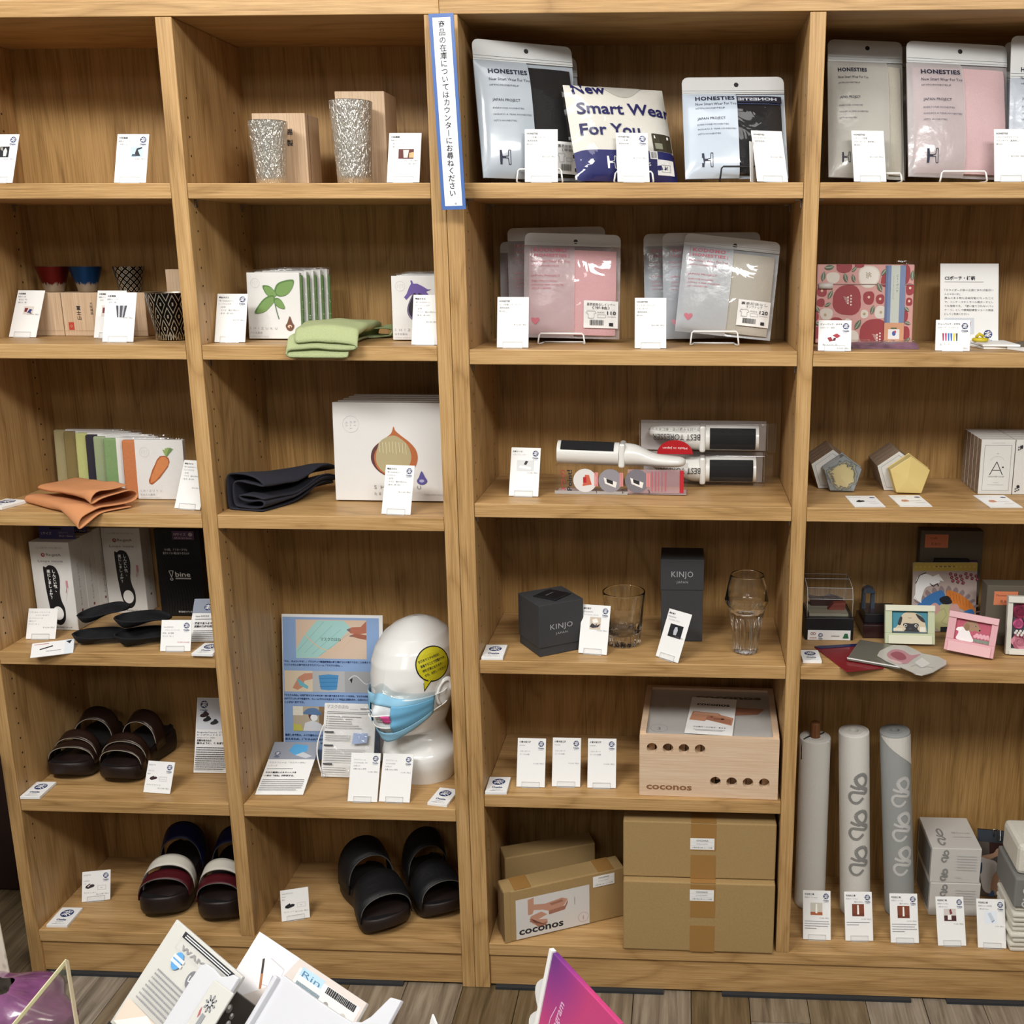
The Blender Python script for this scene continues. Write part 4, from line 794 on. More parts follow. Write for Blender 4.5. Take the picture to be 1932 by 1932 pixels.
# --- sandals
def sandal(label, toe, heel, z, L_, Wd, straps, sole, foot, group=None, left=1, plat=.03, edge=None, name='sandal'):
    a, b = onz(*toe, z), onz(*heel, z); d = (b-a)/np.linalg.norm(b-a); yaw = math.atan2(d[1], d[0])-math.pi/2
    t = thing(name, label, 'sandal', (a[0], a[1], z), yaw, group)
    def hw(k):  # outline half widths, k 0 toe .. 1 heel
        r = .5*Wd*(1.0-.16*math.exp(-((k-.55)/.16)**2)-.10*max(0, (k-.6))/.4)
        e = min(1, k/.2); r *= math.sqrt(max(0, 1-(1-e)**2.2)); e = min(1, (1-k)/.16); return r*math.sqrt(max(0, 1-(1-e)**2.2))
    cx = lambda k: left*.006*math.sin((k-.1)*3.6)
    top = lambda k: plat+.012*k+.010*max(0, .16-k)/.16
    bot = lambda k: .018*(max(0, .22-k)/.22)**1.6+.006*(max(0, k-.88)/.12)**2
    N = 30; K = 20
    rows = []
    def ring(k_, inset, zf):
        pass
    vs = []; n = 0; ks = [.5-.5*math.cos(math.pi*i/N) for i in range(N+1)]
    prof = [(.0, .80), (.05, .93), (.3, 1.), (.7, 1.01), (.92, .98), (1., .93)]
    mb = MB()
    # side rings around the outline
    ol = [(cx(k)+hw(k), k) for k in ks]+[(cx(k)-hw(k), k) for k in ks[::-1][1:-1]]
    for zf, s in prof:
        for x, k in ol:
            c = cx(k); kk = .5+(k-.5)*(1-(1-s)*.25); vs.append((c+(x-c)*s, kk*L_, bot(k)+(top(k)-bot(k))*zf))
    m = len(ol); fs = []
    for j in range(len(prof)-1):
        for i in range(m): fs.append((j*m+i, j*m+(i+1) % m, (j+1)*m+(i+1) % m, (j+1)*m+i))
    fs.append(tuple(range(m))[::-1]); fs.append(tuple((len(prof)-1)*m+i for i in range(m)))
    mb.add(vs, fs, sole, True); mb.build('sole', t)
    MB().grid(lambda a_, b_: (cx(.02+b_*.96)+(a_*2-1)*hw(.02+b_*.96)*.9, (.5+(b_-.5)*.94)*L_, top(.02+b_*.96)+.0006+.006*abs(a_*2-1)**4*b_), 10, 24, foot).build('footbed', t)
    for i, (k0, k1, H, m_, sk, flare) in enumerate(straps):
        def band(a_, b_, o=0):
            k = k0+(k1-k0)*b_; th = math.pi*a_; kk = k+sk*(a_-.5); r = hw(min(.9, max(.12, kk)))
            return (cx(kk)+left*-math.cos(th)*r*1.03, kk*L_, top(kk)*.75+(H*(1+flare*b_)+top(kk)*.25)*max(0, math.sin(th))**.62)
        MB().grid(band, 22, 4, m_).build('strap', t, solid=.0026, off=0)
        if edge: MB().tube([band(j/24, 0) for j in range(1, 24)], .0011, edge, 5).build('strap_edge', t)
    return t
BROWN = mat('#2c1c16', .3, .25, bump=.1, bs=300, name='brown_metallic_leather'); SOLEB = mat('#1f1412', .45, name='dark_brown_sole'); FOOT = mat('#141013', .7, bump=.2, bs=500, name='dark_footbed'); PIP = mat('#8f8778', .6, name='pale_leather_edge')
st = [(.16, .25, .030, BROWN, .04, .2), (.24, .33, .042, BROWN, -.02, .25), (.56, .72, .052, BROWN, .06, .25)]
sandal('dark brown metallic sandal on the left of the pair', (120, 1478), (205, 1405), Z5L, .205, .092, st, SOLEB, FOOT, 'brown sandals', 1, .034, PIP)
t = sandal('dark brown metallic sandal with a round strap tab, right of the pair', (216, 1485), (310, 1405), Z5L, .205, .094, st, SOLEB, FOOT, 'brown sandals', -1, .034, PIP)
WHT = mat('#cfcabd', .5, bump=.1, bs=400, name='white_leather'); BORD = mat('#4a0f18', .45, bump=.1, bs=400, name='burgundy_leather'); NVL = mat('#101a4a', .4, bump=.1, bs=400, name='navy_leather')
st = [(.14, .25, .034, BORD, .05, .2), (.25, .36, .05, WHT, .05, .2), (.60, .78, .062, NVL, .0, .25)]
sandal('striped sandal of navy, white and burgundy straps, left of the pair', (301, 1741), (366, 1625), Z6, .235, .1, st, SOLEB, FOOT, 'striped sandals', 1, .046, mat('#5d5550', .6, name='grey_leather_edge'))
sandal('striped sandal cut by the divider, right of the pair', (410, 1750), (470, 1632), Z6, .235, .096, st, SOLEB, FOOT, 'striped sandals', -1, .046, mat('#5d5550', .6, name='grey_leather_edge'))
# ================================================================ left bookcase, right bay
def hammered():
    m, nt, b, o = newmat('chased_tin'); L = nt.links.new
    tc = nd(nt, 'TexCoord'); mp = nd(nt, 'Mapping'); mp.inputs['Scale'].default_value = (380, 380, 80); L(tc.outputs['Object'], mp.inputs[0])
    n = nd(nt, 'TexNoise', Scale=1., Detail=2., Roughness=.5, Distortion=1.6); L(mp.outputs[0], n.inputs['Vector'])
    bp = nd(nt, 'Bump', Strength=1., Distance=.0022); L(n.outputs[0], bp.inputs['Height']); L(bp.outputs[0], b.inputs['Normal'])
    b.inputs['Base Color'].default_value = (*lin('#e8e5dc'), 1); b.inputs['Metallic'].default_value = .9; b.inputs['Roughness'].default_value = .22; return m
HAM = hammered()
for px, rt, rb, hpx, lb in ((513, 36, 28, 112, 'short chased tin tumbler before the lower wooden box'), (670, 39.5, 32, 147, 'tall chased tin tumbler before the taller wooden box')):
    p = ony(px, 345, .05); k = mpp(p); cup('tumbler', lb, p[0], .05, Z1, rb*k, rt*k, hpx*k, HAM, curve_=.25, group='chased tin tumblers')
def lid_seam(t, M, w, h, d):
    mb = MB(M); mb.box(w/2-.0001, w/2+.0006, .0004, h, -.0155, -.014, mat('#6d543a', .9)); mb.build('lid_seam', t)
def dr_tin(p, W_, H_): p.t('錫製', W_*.69, H_*.86, 12, INK, 'c', vert=True, bold=.02, sp=1.5)
t, M, w, h = gbox('wooden_box', 'low paulownia box with brush writing behind the short tin tumbler', 'box', [(483, 345), (583, 345), (475.5, 213), (575, 213.6)], Z1, .075, KIRI, y=.1, draw=dr_tin, yaws=.5, group='paulownia boxes', w=.1, h=.13); lid_seam(t, M, w, h, .07)
t, M, w, h = gbox('wooden_box', 'tall paulownia box behind the tall tin tumbler', 'box', [(641, 345), (734, 345), (631, 172), (724, 172)], Z1, .08, KIRI, y=.1, yaws=.5, group='paulownia boxes', w=.1, h=.17)
# --- towel packages with leaf, eggplant and onion sleeves
def dr_leaf(p, W_, H_):
    stamp(p, W_*.16, H_*.84, 8.5); G1, G2 = mat('#5d7f49', .8), mat('#7fa060', .9, bump=.5, bs=1500)
    def leaf(pts): p.po(bez([(a*W_, b*H_) for a, b in pts], 5), G1); cx, cy = np.mean(pts, 0); p.po(bez([((cx+(a-cx)*.86+.012)*W_, (cy+(b-cy)*.86-.008)*H_) for a, b in pts], 5), G2)
    leaf([(.52, .73), (.58, .83), (.72, .88), (.89, .89), (.87, .78), (.76, .67), (.62, .64), (.53, .68)])
    leaf([(.3, .8), (.42, .8), (.5, .75), (.56, .66), (.46, .62), (.36, .68)])
    leaf([(.5, .66), (.36, .63), (.24, .54), (.13, .39), (.3, .4), (.42, .48), (.52, .58)])
    leaf([(.5, .6), (.58, .62), (.66, .57), (.71, .46), (.6, .47), (.52, .53)])
    p.ln([(W_*.52, H_*.55), (W_*.55, H_*.42), (W_*.59, H_*.3)], 2, mat('#6d7f66', .7))
    p.po(bez([(W_*.795, H_*.345), (W_*.84, H_*.25), (W_*.875, H_*.2), (W_*.84, H_*.14), (W_*.79, H_*.125), (W_*.74, H_*.14), (W_*.71, H_*.2), (W_*.745, H_*.25)], 4), mat('#6f4a36', .6)); p.c(W_*.79, H_*.19, 4.2, mat('#d9bfa8', .6), 3); p.c(W_*.8, H_*.18, 1.8, mat('#6f4a36', .6))
    p.t('SHIZUKU', 3, H_*.145, 6, LGREY, sp=2.0, wid=W_*.52); p.t('バジル染め', 3, H_*.08, 4.6, GREY, sp=1.2); p.t('DYEING WITH BASIL', 3, H_*.03, 3.4, LGREY, sp=1.2)
def dr_egg(p, W_, H_):
    stamp(p, W_*.17, H_*.84, 9); V1, V2 = mat('#6a569a', .7), mat('#2e2a33', .8)
    p.po(bez([(W_*.46, H_*.78), (W_*.38, H_*.68), (W_*.31, H_*.55), (W_*.29, H_*.45), (W_*.33, H_*.36), (W_*.42, H_*.3), (W_*.56, H_*.3), (W_*.68, H_*.38), (W_*.74, H_*.5), (W_*.72, H_*.62), (W_*.62, H_*.74)], 4), mat('#6f6380', .7))
    p.po(bez([(W_*.46, H_*.76), (W_*.39, H_*.66), (W_*.33, H_*.54), (W_*.32, H_*.45), (W_*.37, H_*.37), (W_*.46, H_*.33), (W_*.58, H_*.34), (W_*.67, H_*.42), (W_*.7, H_*.52), (W_*.68, H_*.62), (W_*.6, H_*.72)], 4), V2)
    p.po([(W_*a, H_*b) for a, b in ((.37, .93), (.4, .93), (.42, .88), (.5, .88), (.6, .84), (.7, .79), (.76, .795), (.66, .76), (.72, .7), (.6, .71), (.52, .74), (.5, .68), (.45, .74), (.36, .7), (.28, .63), (.24, .67), (.29, .72), (.34, .82), (.38, .88))], V1)
    p.t('SHIZUKU', 4, H_*.145, 6, LGREY, sp=2.0, wid=W_*.6); p.t('なすび染め', 4, H_*.08, 4.6, GREY, sp=1.2); p.t('DYEING WITH EGGPLANT', 4, H_*.03, 3.4, LGREY, sp=1.2)
def dr_onion(p, W_, H_):
    stamp(p, W_*.165, H_*.78, 16)
    o = [(.555, .76), (.57, .72), (.62, .67), (.7, .6), (.755, .52), (.765, .42), (.72, .32), (.62, .25), (.5, .25), (.4, .31), (.345, .4), (.345, .49), (.38, .56), (.46, .63), (.53, .69)]
    p.po(bez([(a*W_, b*H_) for a, b in o], 5), mat('#b5683c', .7)); 
    p.po(bez([(a*W_, b*H_) for a, b in ((.345, .49), (.38, .56), (.44, .6), (.38, .5), (.37, .42), (.4, .33), (.48, .26), (.4, .31), (.345, .4))], 4), mat('#5f3a38', .7))
    p.po(bez([(a*W_, b*H_) for a, b in ((.44, .62), (.55, .67), (.64, .62), (.69, .55), (.71, .45), (.68, .35), (.6, .28), (.5, .27), (.42, .33), (.385, .42), (.4, .53))], 5), mat('#b3a680', .85))
    for i in range(9): u = W_*(.42+.03*i); p.ln([(u, H_*(.61-.004*abs(i-4))), (u+1, H_*(.5-.01*(i % 3)))], 1.2, mat('#d3c9a6', .8))
    p.po(bez([(W_*.80, H_*.31), (W_*.83, H_*.25), (W_*.85, H_*.21), (W_*.83, H_*.18), (W_*.80, H_*.17), (W_*.77, H_*.18), (W_*.755, H_*.21), (W_*.775, H_*.25)], 4), mat('#5a5596', .6)); p.c(W_*.8, H_*.21, 5, mat('#b5b2d6', .6), 3)
    p.t('SHIZUKU', W_*.36, H_*.125, 10, GREY, sp=2.1, wid=W_*.43); p.t('たまねぎ染め', W_*.36, H_*.06, 7, GREY, sp=1.4); p.t('DYEING WITH ONION', W_*.82, H_*.06, 5, LGREY, wid=W_*.17)
def pack_row(lb, c4, z, n, th, draw, towel, y, dx, dy, w0, h0, xmax=None, film=True, group='', dz=.0015, pw_=100):
    Mw, w, h, ya = fit(c4, z+.0006, w0, h0, y=y, tilt=1.5, tilts=1, sw=.1, sh=.1, xmax=xmax, yaws=.6)
    for i in range(n):
        l = lb if i == 0 else 'wrapped towel %s in the row behind the %s' % (('second', 'third', 'fourth', 'hindmost')[min(i-1, 3) if i < n-1 else 3], lb.split(' with ')[-1].split(' ', 1)[1])
        D = T(dx*i, dy*i, th*math.hypot(Mw[0][1], Mw[1][1])*1.1+.0004) @ Mw
        t, M = base('wrapped_towel', l, 'towel', D, ya, group)
        ww = w-.001*i; 
        if xmax is not None: ww = min(ww, (xmax-(D.translation.x-w/2))*1.0)
        x0, x1 = -w/2, -w/2+ww
        q = MB(M).box(x0, x1, .0002, h+dz*i, -th, 0, SLV).build('sleeve', t, bevel=.0012)
        MB(M).box(x0+.002, x1-.0002+(.004 if xmax is None else 0), .002, h-.004, -th+.002, -.003, towel).build('towel', t, bevel=.003)
        if i == 0: p = Pr(M @ T(-w/2, 0, 0)); draw(p, w*1000 if xmax is None else pw_, h*1000); p.build('print', q)
        if film: MB(M).box(x0-.003, x1+(.006 if xmax is None else -.0002), .0001, h+.005+dz*i, -th-.001, .0006 if i else -.001, FILM).build('film_wrap', t, bevel=.002)
pack_row('wrapped towel in white sleeve with a green leaf', [(466, 637), (565, 635), (468.5, 515), (568.7, 516)], Z2L, 5, .013, dr_leaf, mat('#5f7d4a', .9, bump=.4, bs=900, name='green_towel'), .115, .009, .0165, .1, .12, group='leaf towel packages')
pack_row('wrapped towel in white sleeve with a purple eggplant', [(738, 641), (838, 642), (741, 521.5), (841, 522)], Z2L, 4, .013, dr_egg, mat('#34303a', .9, bump=.4, bs=900, name='charcoal_towel'), .115, .006, .016, .1, .12, xmax=-.002, group='eggplant towel packages')
pack_row('large wrapped towel in white paper with an onion', [(630, 947), (868, 949), (630, 761), (868, 762)], Z3L, 5, .02, dr_onion, mat('#b3a680', .9, name='tan_towel'), .125, .004, .0225, .252, .195, xmax=-.002, film=False, group='onion towel packages', dz=.001, pw_=216)
# --- poster behind the mannequin
def dr_poster(p, W_, H_):
    p.r(2, 0, W_-8, H_-6, mat('#8fadd8', .5))
    a, b, c, d = W_*.14, H_*.70, W_*.84, H_*.965
    p.r(a, b, c, d, mat('#dcc4ae', .5)); w, h = c-a, d-b
    q = lambda pts, m: p.po([(a+u*w, b+v*h) for u, v in pts], m)
    q([(.0, .0), (0, .22), (.1, .55), (.3, .98), (.68, .98), (.78, .8), (.55, .35), (.3, .02)], mat('#a8d6d2', .6))
    for k in range(4): p.ln([(a+w*(.02+.1*k), b+h*(.18-.04*k)), (a+w*(.4+.12*k), b+h*(.96-.1*k))], .7, mat('#7fb5b4', .6))
    p.ln([(a+w*(.12+.72*j/16), b+h*(.62-.42*math.sin(math.pi*j/16)+.02*j/16)) for j in range(17)], 2, mat('#e3c7a8', .5))
    q([(.72, .76), (.8, .82), (.92, .83), (1, .98), (1, .68), (.9, .64), (.78, .66)], mat('#b5705a', .6)); q([(.76, .6), (.84, .66), (1, .62), (1, .5), (.88, .54)], mat('#a56450', .6)); q([(.72, .76), (.77, .78), (.78, .72), (.74, .72)], mat('#77707a', .5)); q([(.75, .59), (.81, .62), (.8, .57)], mat('#77707a', .5))
    p.t('マスクのほね', a+w*.35, b+h*.46, 9, mat('#4c6b68', .6), wid=w*.29)
    N = mat('#223a6a', .6)
    for i, s in enumerate(('「そら、まぁたいやな！」プラスチック製造部製造の町工場がコロナ禍でできることを考えてまし', 'マスクの中心の線で支えるマスクフレーム「マスクのほね」。')): p.t(s, 4, H_*(.672-.024*i), 5, N, bold=.03, wid=W_*(.9 if i == 0 else .58))
    y0, y1 = H_*.47, H_*.615
    p.r(W_*.02, y0, W_*.3, y1, mat('#dccdb4', .5)); p.r(W_*.3, y0, W_*.62, y1, mat('#b9babb', .5)); p.r(W_*.62, y0, W_*.92, y1, mat('#a9abae', .5))
    hp = mat('#c68d74', .6); bl = mat('#4d90c4', .6)
    p.po([(W_*.1, y0+8), (W_*.16, y1-14), (W_*.22, y1-6), (W_*.3, y1-5), (W_*.3, y1-18), (W_*.22, y1-22), (W_*.2, y0+10), (W_*.15, y0+4)], hp); p.po([(W_*.14, y1-16), (W_*.26, y0+12), (W_*.25, y0+6), (W_*.17, y0+14)], mat('#6fb5c4', .6))
    p.po([(W_*.36, y1-10), (W_*.46, y1-7), (W_*.56, y1-9), (W_*.54, y0+6), (W_*.46, y0+4), (W_*.38, y0+6)], bl)
    for k in range(3): p.ln([(W_*.37, y1-16-9*k), (W_*.55, y1-15-9*k)], 1, mat('#2f6ea8', .6))
    p.ln([(W_*(.66+.24*j/14), y1-18+9*math.sin(j*.45)) for j in range(15)], 1.6, mat('#e8e8e8', .5)); p.po([(W_*.67, y1-18), (W_*.7, y1-14), (W_*.69, y1-26)], INK)
    for i, s in enumerate(('「マスクのほね」は不織布マスクの中心を一本の線で支えるスマートなほね。マスクの内側に', 'はけてワンタッチで装着です。フレームでマスクを支えることで内側に空間を作り、口まわりに当たる', 'ことがなく快適です。')): p.t(s, 4, H_*(.44-.024*i), 5, N, bold=.03, wid=W_*((.86, .88, .2)[i]))
    y0, y1 = H_*.2, H_*.37; x0, x1 = W_*.1, W_*.52
    p.r(x0, y0, x1, y1, mat('#b9ad98', .5)); p.r(x0, y1-20, W_*.2, y1, mat('#e5e2d4', .5)); p.r(W_*.36, y0+14, x1, y1, mat('#8d7355', .6)); p.po([(x0, y0), (W_*.2, y0), (W_*.18, y0+14), (x0, y0+16)], mat('#c4c05e', .6))
    p.po([(W_*.2, y0), (W_*.22, y0+18), (W_*.3, y0+24), (W_*.38, y0+16), (W_*.42, y0)], mat('#d9dde3', .6)); p.c(W_*.3, y0+36, 10, mat('#5b3d33', .6), 13); p.c(W_*.31, y0+30, 8, mat('#eceff2', .6), 7.5); p.po(bez([(W_*.2, y1-16), (W_*.25, y1-5), (W_*.33, y1-4), (W_*.38, y1-14), (W_*.37, y1-19), (W_*.28, y1-18)], 4), mat('#5d7ea8', .6))
    for i in range(3): p.t(('着用します際の、メイク崩れといったストレスか', '支えるため、ばりひふれておだ仕むもす', '使えるためとっても経済的です。')[i], 4, H_*(.165-.028*i), 5.4, N, bold=.03, wid=W_*((.5, .5, .42)[i]))
panel('blue poster of mask photos and Japanese text leaning behind the mannequin head', [None, None, (531, 1159), (721.7, 1162)], Z5L, .21, .38, dr_poster, name='poster', cat='poster', y=.2, tilt=9, tilts=3, sw=.15, sh=.25, th=.003, yaws=2)
# --- bagged leaflet
def dr_leafl(p, W_, H_):
    p.t('マスクのほね', W_*.05, H_*.93, 9, GREY, wid=W_*.42); p.r(W_*.7, H_*.92, W_*.9, H_*.94, GREY); p.bars(W_*.5, W_*.66, H_*.92, LGREY, 1)
    for y in (.88, .86): p.bars(W_*.06, W_*.9, H_*y, GREY, 1.3)
    for i in range(6): p.c(W_*.07, H_*(.815-.03*i)+.7, 1, INK, n=8); p.bars(W_*.1, W_*random.uniform(.55, .8), H_*(.815-.03*i), GREY, 1.3)
    for v in (.6, .42, .17): p.r(W_*.04, H_*v, W_*.22, H_*(v+.022), mat('#4a4b50', .6))
    for i in range(3): p.bars(W_*.06, W_*.55, H_*(.56-.03*i), GREY, 1.3)
    for i in range(6): p.bars(W_*.06, W_*.85, H_*(.375-.03*i), GREY, 1.3)
    for i in range(3): p.bars(W_*.06, W_*.5, H_*(.13-.03*i), GREY, 1.3)
    p.po([(W_*.6, H_*.46), (W_*.62, H_*.61), (W_*.9, H_*.61), (W_*.88, H_*.48)], mat('#a9bbe0', .6)); p.ring(W_*.09, H_*.03, 4, .8, GREY, 14)
t = panel('leaflet in a clear bag with a mask frame, standing between poster and mannequin', [(606, 1467), (702, 1470), (612, 1328), (711, 1330)], Z5L, .105, .155, dr_leafl, tilt=12, sw=.1, sh=.1, th=.004, yaw=0)
Mw, w, h, ya = fit([(609, 1470), (712, 1473), (612, 1324), (724, 1328)], Z5L+.0012, .112, .165, tilt=12, sw=.1, sh=.1); Ml = t.matrix_basis.inverted() @ Mw
bagm = MB(Ml); bagm.grid(lambda a, b: ((a-.5)*w, b*h, .004+.004*mnoise.noise(Vector((a*5, b*7, 2)))), 14, 18, clear(gloss=.08, wrinkle=.5, ws=35, name='crinkled_film')); bagm.build('clear_bag', t)
MB(Ml).tube([(-w*.52-.012*math.sin(math.pi*j/20), h*.08+h*.62*j/20, -.003) for j in range(21)], .0014, PAPER, 6).build('mask_frame_loop', t)
# --- mannequin head
HEADM = mat('#e9e9e6', .22, coat=.35, name='glossy_white_plastic')
gz = onz(808, 1474, Z5L); hx, hy = gz[0]-.022, .163
HY = math.radians(157)     # heading of the face
head = thing('mannequin_head', 'glossy white mannequin head wearing a blue face mask, right half behind the upright', 'mannequin', (hx, hy, Z5L), HY)
RG = [(0, 0, 62, 58, 70), (28, 0, 70, 60, 76), (54, 2, 78, 60, 84), (70, -2, 74, 56, 82), (84, -10, 50, 50, 60), (98, -12, 42, 46, 49), (108, -8, 60, 46, 48), (118, 0, 88, 52, 52), (132, 6, 102, 60, 60), (156, 10, 104, 74, 68), (178, 12, 105, 86, 73), (196, 13, 106, 94, 77), (216, 12, 103, 99, 80), (242, 10, 101, 101, 83), (268, 8, 98, 99, 82), (294, 6, 87, 90, 76), (318, 4, 68, 72, 62), (334, 3, 47, 50, 43), (344, 2, 24, 26, 22), (348, 2, 1, 1, 1)]
def rg(z):
    for a, b in zip(RG, RG[1:]):
        if a[0] <= z <= b[0]:
            k = (z-a[0])/(b[0]-a[0]); return [a[i]+(b[i]-a[i])*k for i in range(1, 5)]
    return RG[-1][1:]
def hd(a, z, off=0):
    """point on the head, a = angle from the face axis, metres; nose, brow and chin as soft bumps"""
    yc, rf, rb, rx = rg(z); c, s = math.cos(a), math.sin(a); r = rf if c > 0 else rb
    nose = 20*math.exp(-(a/.16)**2)*math.exp(-((z-188)/18)**2)+6*math.exp(-(a/.12)**2)*math.exp(-((z-210)/20)**2)+5*math.exp(-(a/.35)**2)*math.exp(-((z-156)/7)**2)
    eye = -7*(math.exp(-((abs(a)-.42)/.2)**2))*math.exp(-((z-216)/10)**2)
    k = 1+(off+(nose+eye if c > 0 else 0))/max(1, math.hypot(r*c, rx*s))
    if z > 343: k = 1
    return (rx*s*k/1000, (yc+r*c*k)/1000, z/1000)
zs = sorted(set([r[0] for r in RG]+list(range(110, 346, 7)))); NA = 72
mb = MB(); mb.grid(lambda a, b: hd(-a*2*math.pi, zs[round(b*(len(zs)-1))]), NA, len(zs)-1, HEADM)
mb.box(-.05, .05, -.04, .04, .0003, .001, HEADM); mb.build('head', head)
hv = [Vector(v) for v in mb.v]; bvh = BVHTree.FromPolygons(hv, mb.f)
for sg in (1, -1):
    E = Matrix.Translation(hd(sg*1.45, 208)) @ Matrix.Rotation(sg*.62, 4, 'Z') @ Matrix.Rotation(.35, 4, 'X')
    m2 = MB(E)
    m2.grid(lambda a, b: (sg*(.004+.012*math.sin(math.pi*b)*(.6+.4*math.sin(2*math.pi*a)))*1.0, .018*math.cos(2*math.pi*a)*math.sin(math.pi*b)*1.0-.004, .033*math.sin(2*math.pi*a)*math.sin(math.pi*b)**.7) if False else
            (sg*.006*math.cos(math.pi*b)+sg*.004, .017*math.cos(2*math.pi*a)*math.sin(math.pi*b)-.002, .032*math.sin(2*math.pi*a)*math.sin(math.pi*b)), 20, 10, HEADM)
    q = m2.build('ear', head)
    MB(E).tube([(sg*.0095, .013*math.cos(t_), .026*math.sin(t_)) for t_ in [j*.3-1.6 for j in range(16)]], .003, HEADM, 8).build('ear_rim', q)
# face mask
mk = thing('face_mask', 'light blue face mask with a cut-away front showing a white frame, on the mannequin', 'mask', (hx, hy, Z5L), HY)
ztop = lambda a: 216+12*math.exp(-(a/.22)**2)-5*abs(a); zbot = lambda a: 116+50*(abs(a)/1.2)**1.6
def msk(a, k, off=5):
    """a angle, k 0 bottom .. 1 top of the mask"""
    z = zbot(a)+(ztop(a)-zbot(a))*k; x, y, zz = hd(a, max(130, z), 0)
    r = math.hypot(x, y+.004); f = (off+10*math.exp(-(a/.6)**2)*math.sin(math.pi*min(1, k*.9+.1)))/1000
    s = (max(r, .106-.022*abs(a))+f)/r if abs(a) < 1.0 else (r+f)/r
    pl = .0012*math.sin(k*22)
    return (x*s, y*s+pl*math.cos(a), z/1000)
A0, A1 = -1.22, 1.22
MB1, MB2, MWH = mat('#8ec3e0', .7, bump=.25, bs=900, name='blue_nonwoven'), mat('#6fb0d6', .7, bump=.25, bs=900, name='deeper_blue_nonwoven'), mat('#dfe6e8', .6, bump=.2, bs=900, name='white_nonwoven')
G = lambda u0, u1, k0, k1, off=5: (lambda a, b: msk(u0+(u1-u0)*a, k0+(k1-k0)*b, off))
MB().grid(G(A0, A1, .80, .97), 40, 4, MB1).build('upper_band', mk, solid=.001)
MB().grid(G(A0, A1, .955, 1.13, 5.5), 40, 5, clear(gloss=.1, wrinkle=.5, ws=60, c='#eef4f6')).build('clear_top_edge', mk)
MB().grid(G(A0, A1, .94, .965, 6.2), 40, 2, MWH).build('nose_wire_seam', mk)
MB().grid(G(-A1*.98 if False else A0, -.28, .2, .82, 5.2), 20, 16, MB2).build('side_panel', mk, solid=.001)
MB().grid(G(.42, A1, .2, .82, 5.2), 16, 16, MB2).build('side_panel', mk, solid=.001)
MB().grid(G(A0, A1, 0, .2, 5.2), 40, 5, MB1).build('lower_band', mk, solid=.001)
MB().grid(G(-.5, .42, .2, .82, 1.5), 16, 12, MWH).build('inner_layer', mk)
for k in (.34, .48, .62): MB().tube([msk(-.5+.92*j/20, k, 3.5) for j in range(21)], .0014, PAPER, 6).build('frame_rib', mk)
pk = MB(); pk.grid(G(-.27, -.12, .46, .62, 6.5), 4, 4, mat('#e0559a', .4, name='pink_plastic')); pk.build('clip', mk, solid=.002)
for sg in (1, -1):
    e = Vector(hd(sg*1.5, 208))*1.0; e.x += sg*.009
    MB().tube([msk(sg*1.22, .95, 5), tuple((Vector(msk(sg*1.22, .95, 5))+e)/2+Vector((sg*.006, 0, .004))), tuple(e+Vector((sg*.001, -.016, .012))), tuple(e+Vector((sg*.001, -.02, -.01))), tuple((Vector(msk(sg*1.22, .1, 5))+e)/2+Vector((sg*.007, -.004, -.006))), msk(sg*1.22, .1, 5)], .0014, PAPER, 6).build('ear_loop', mk)
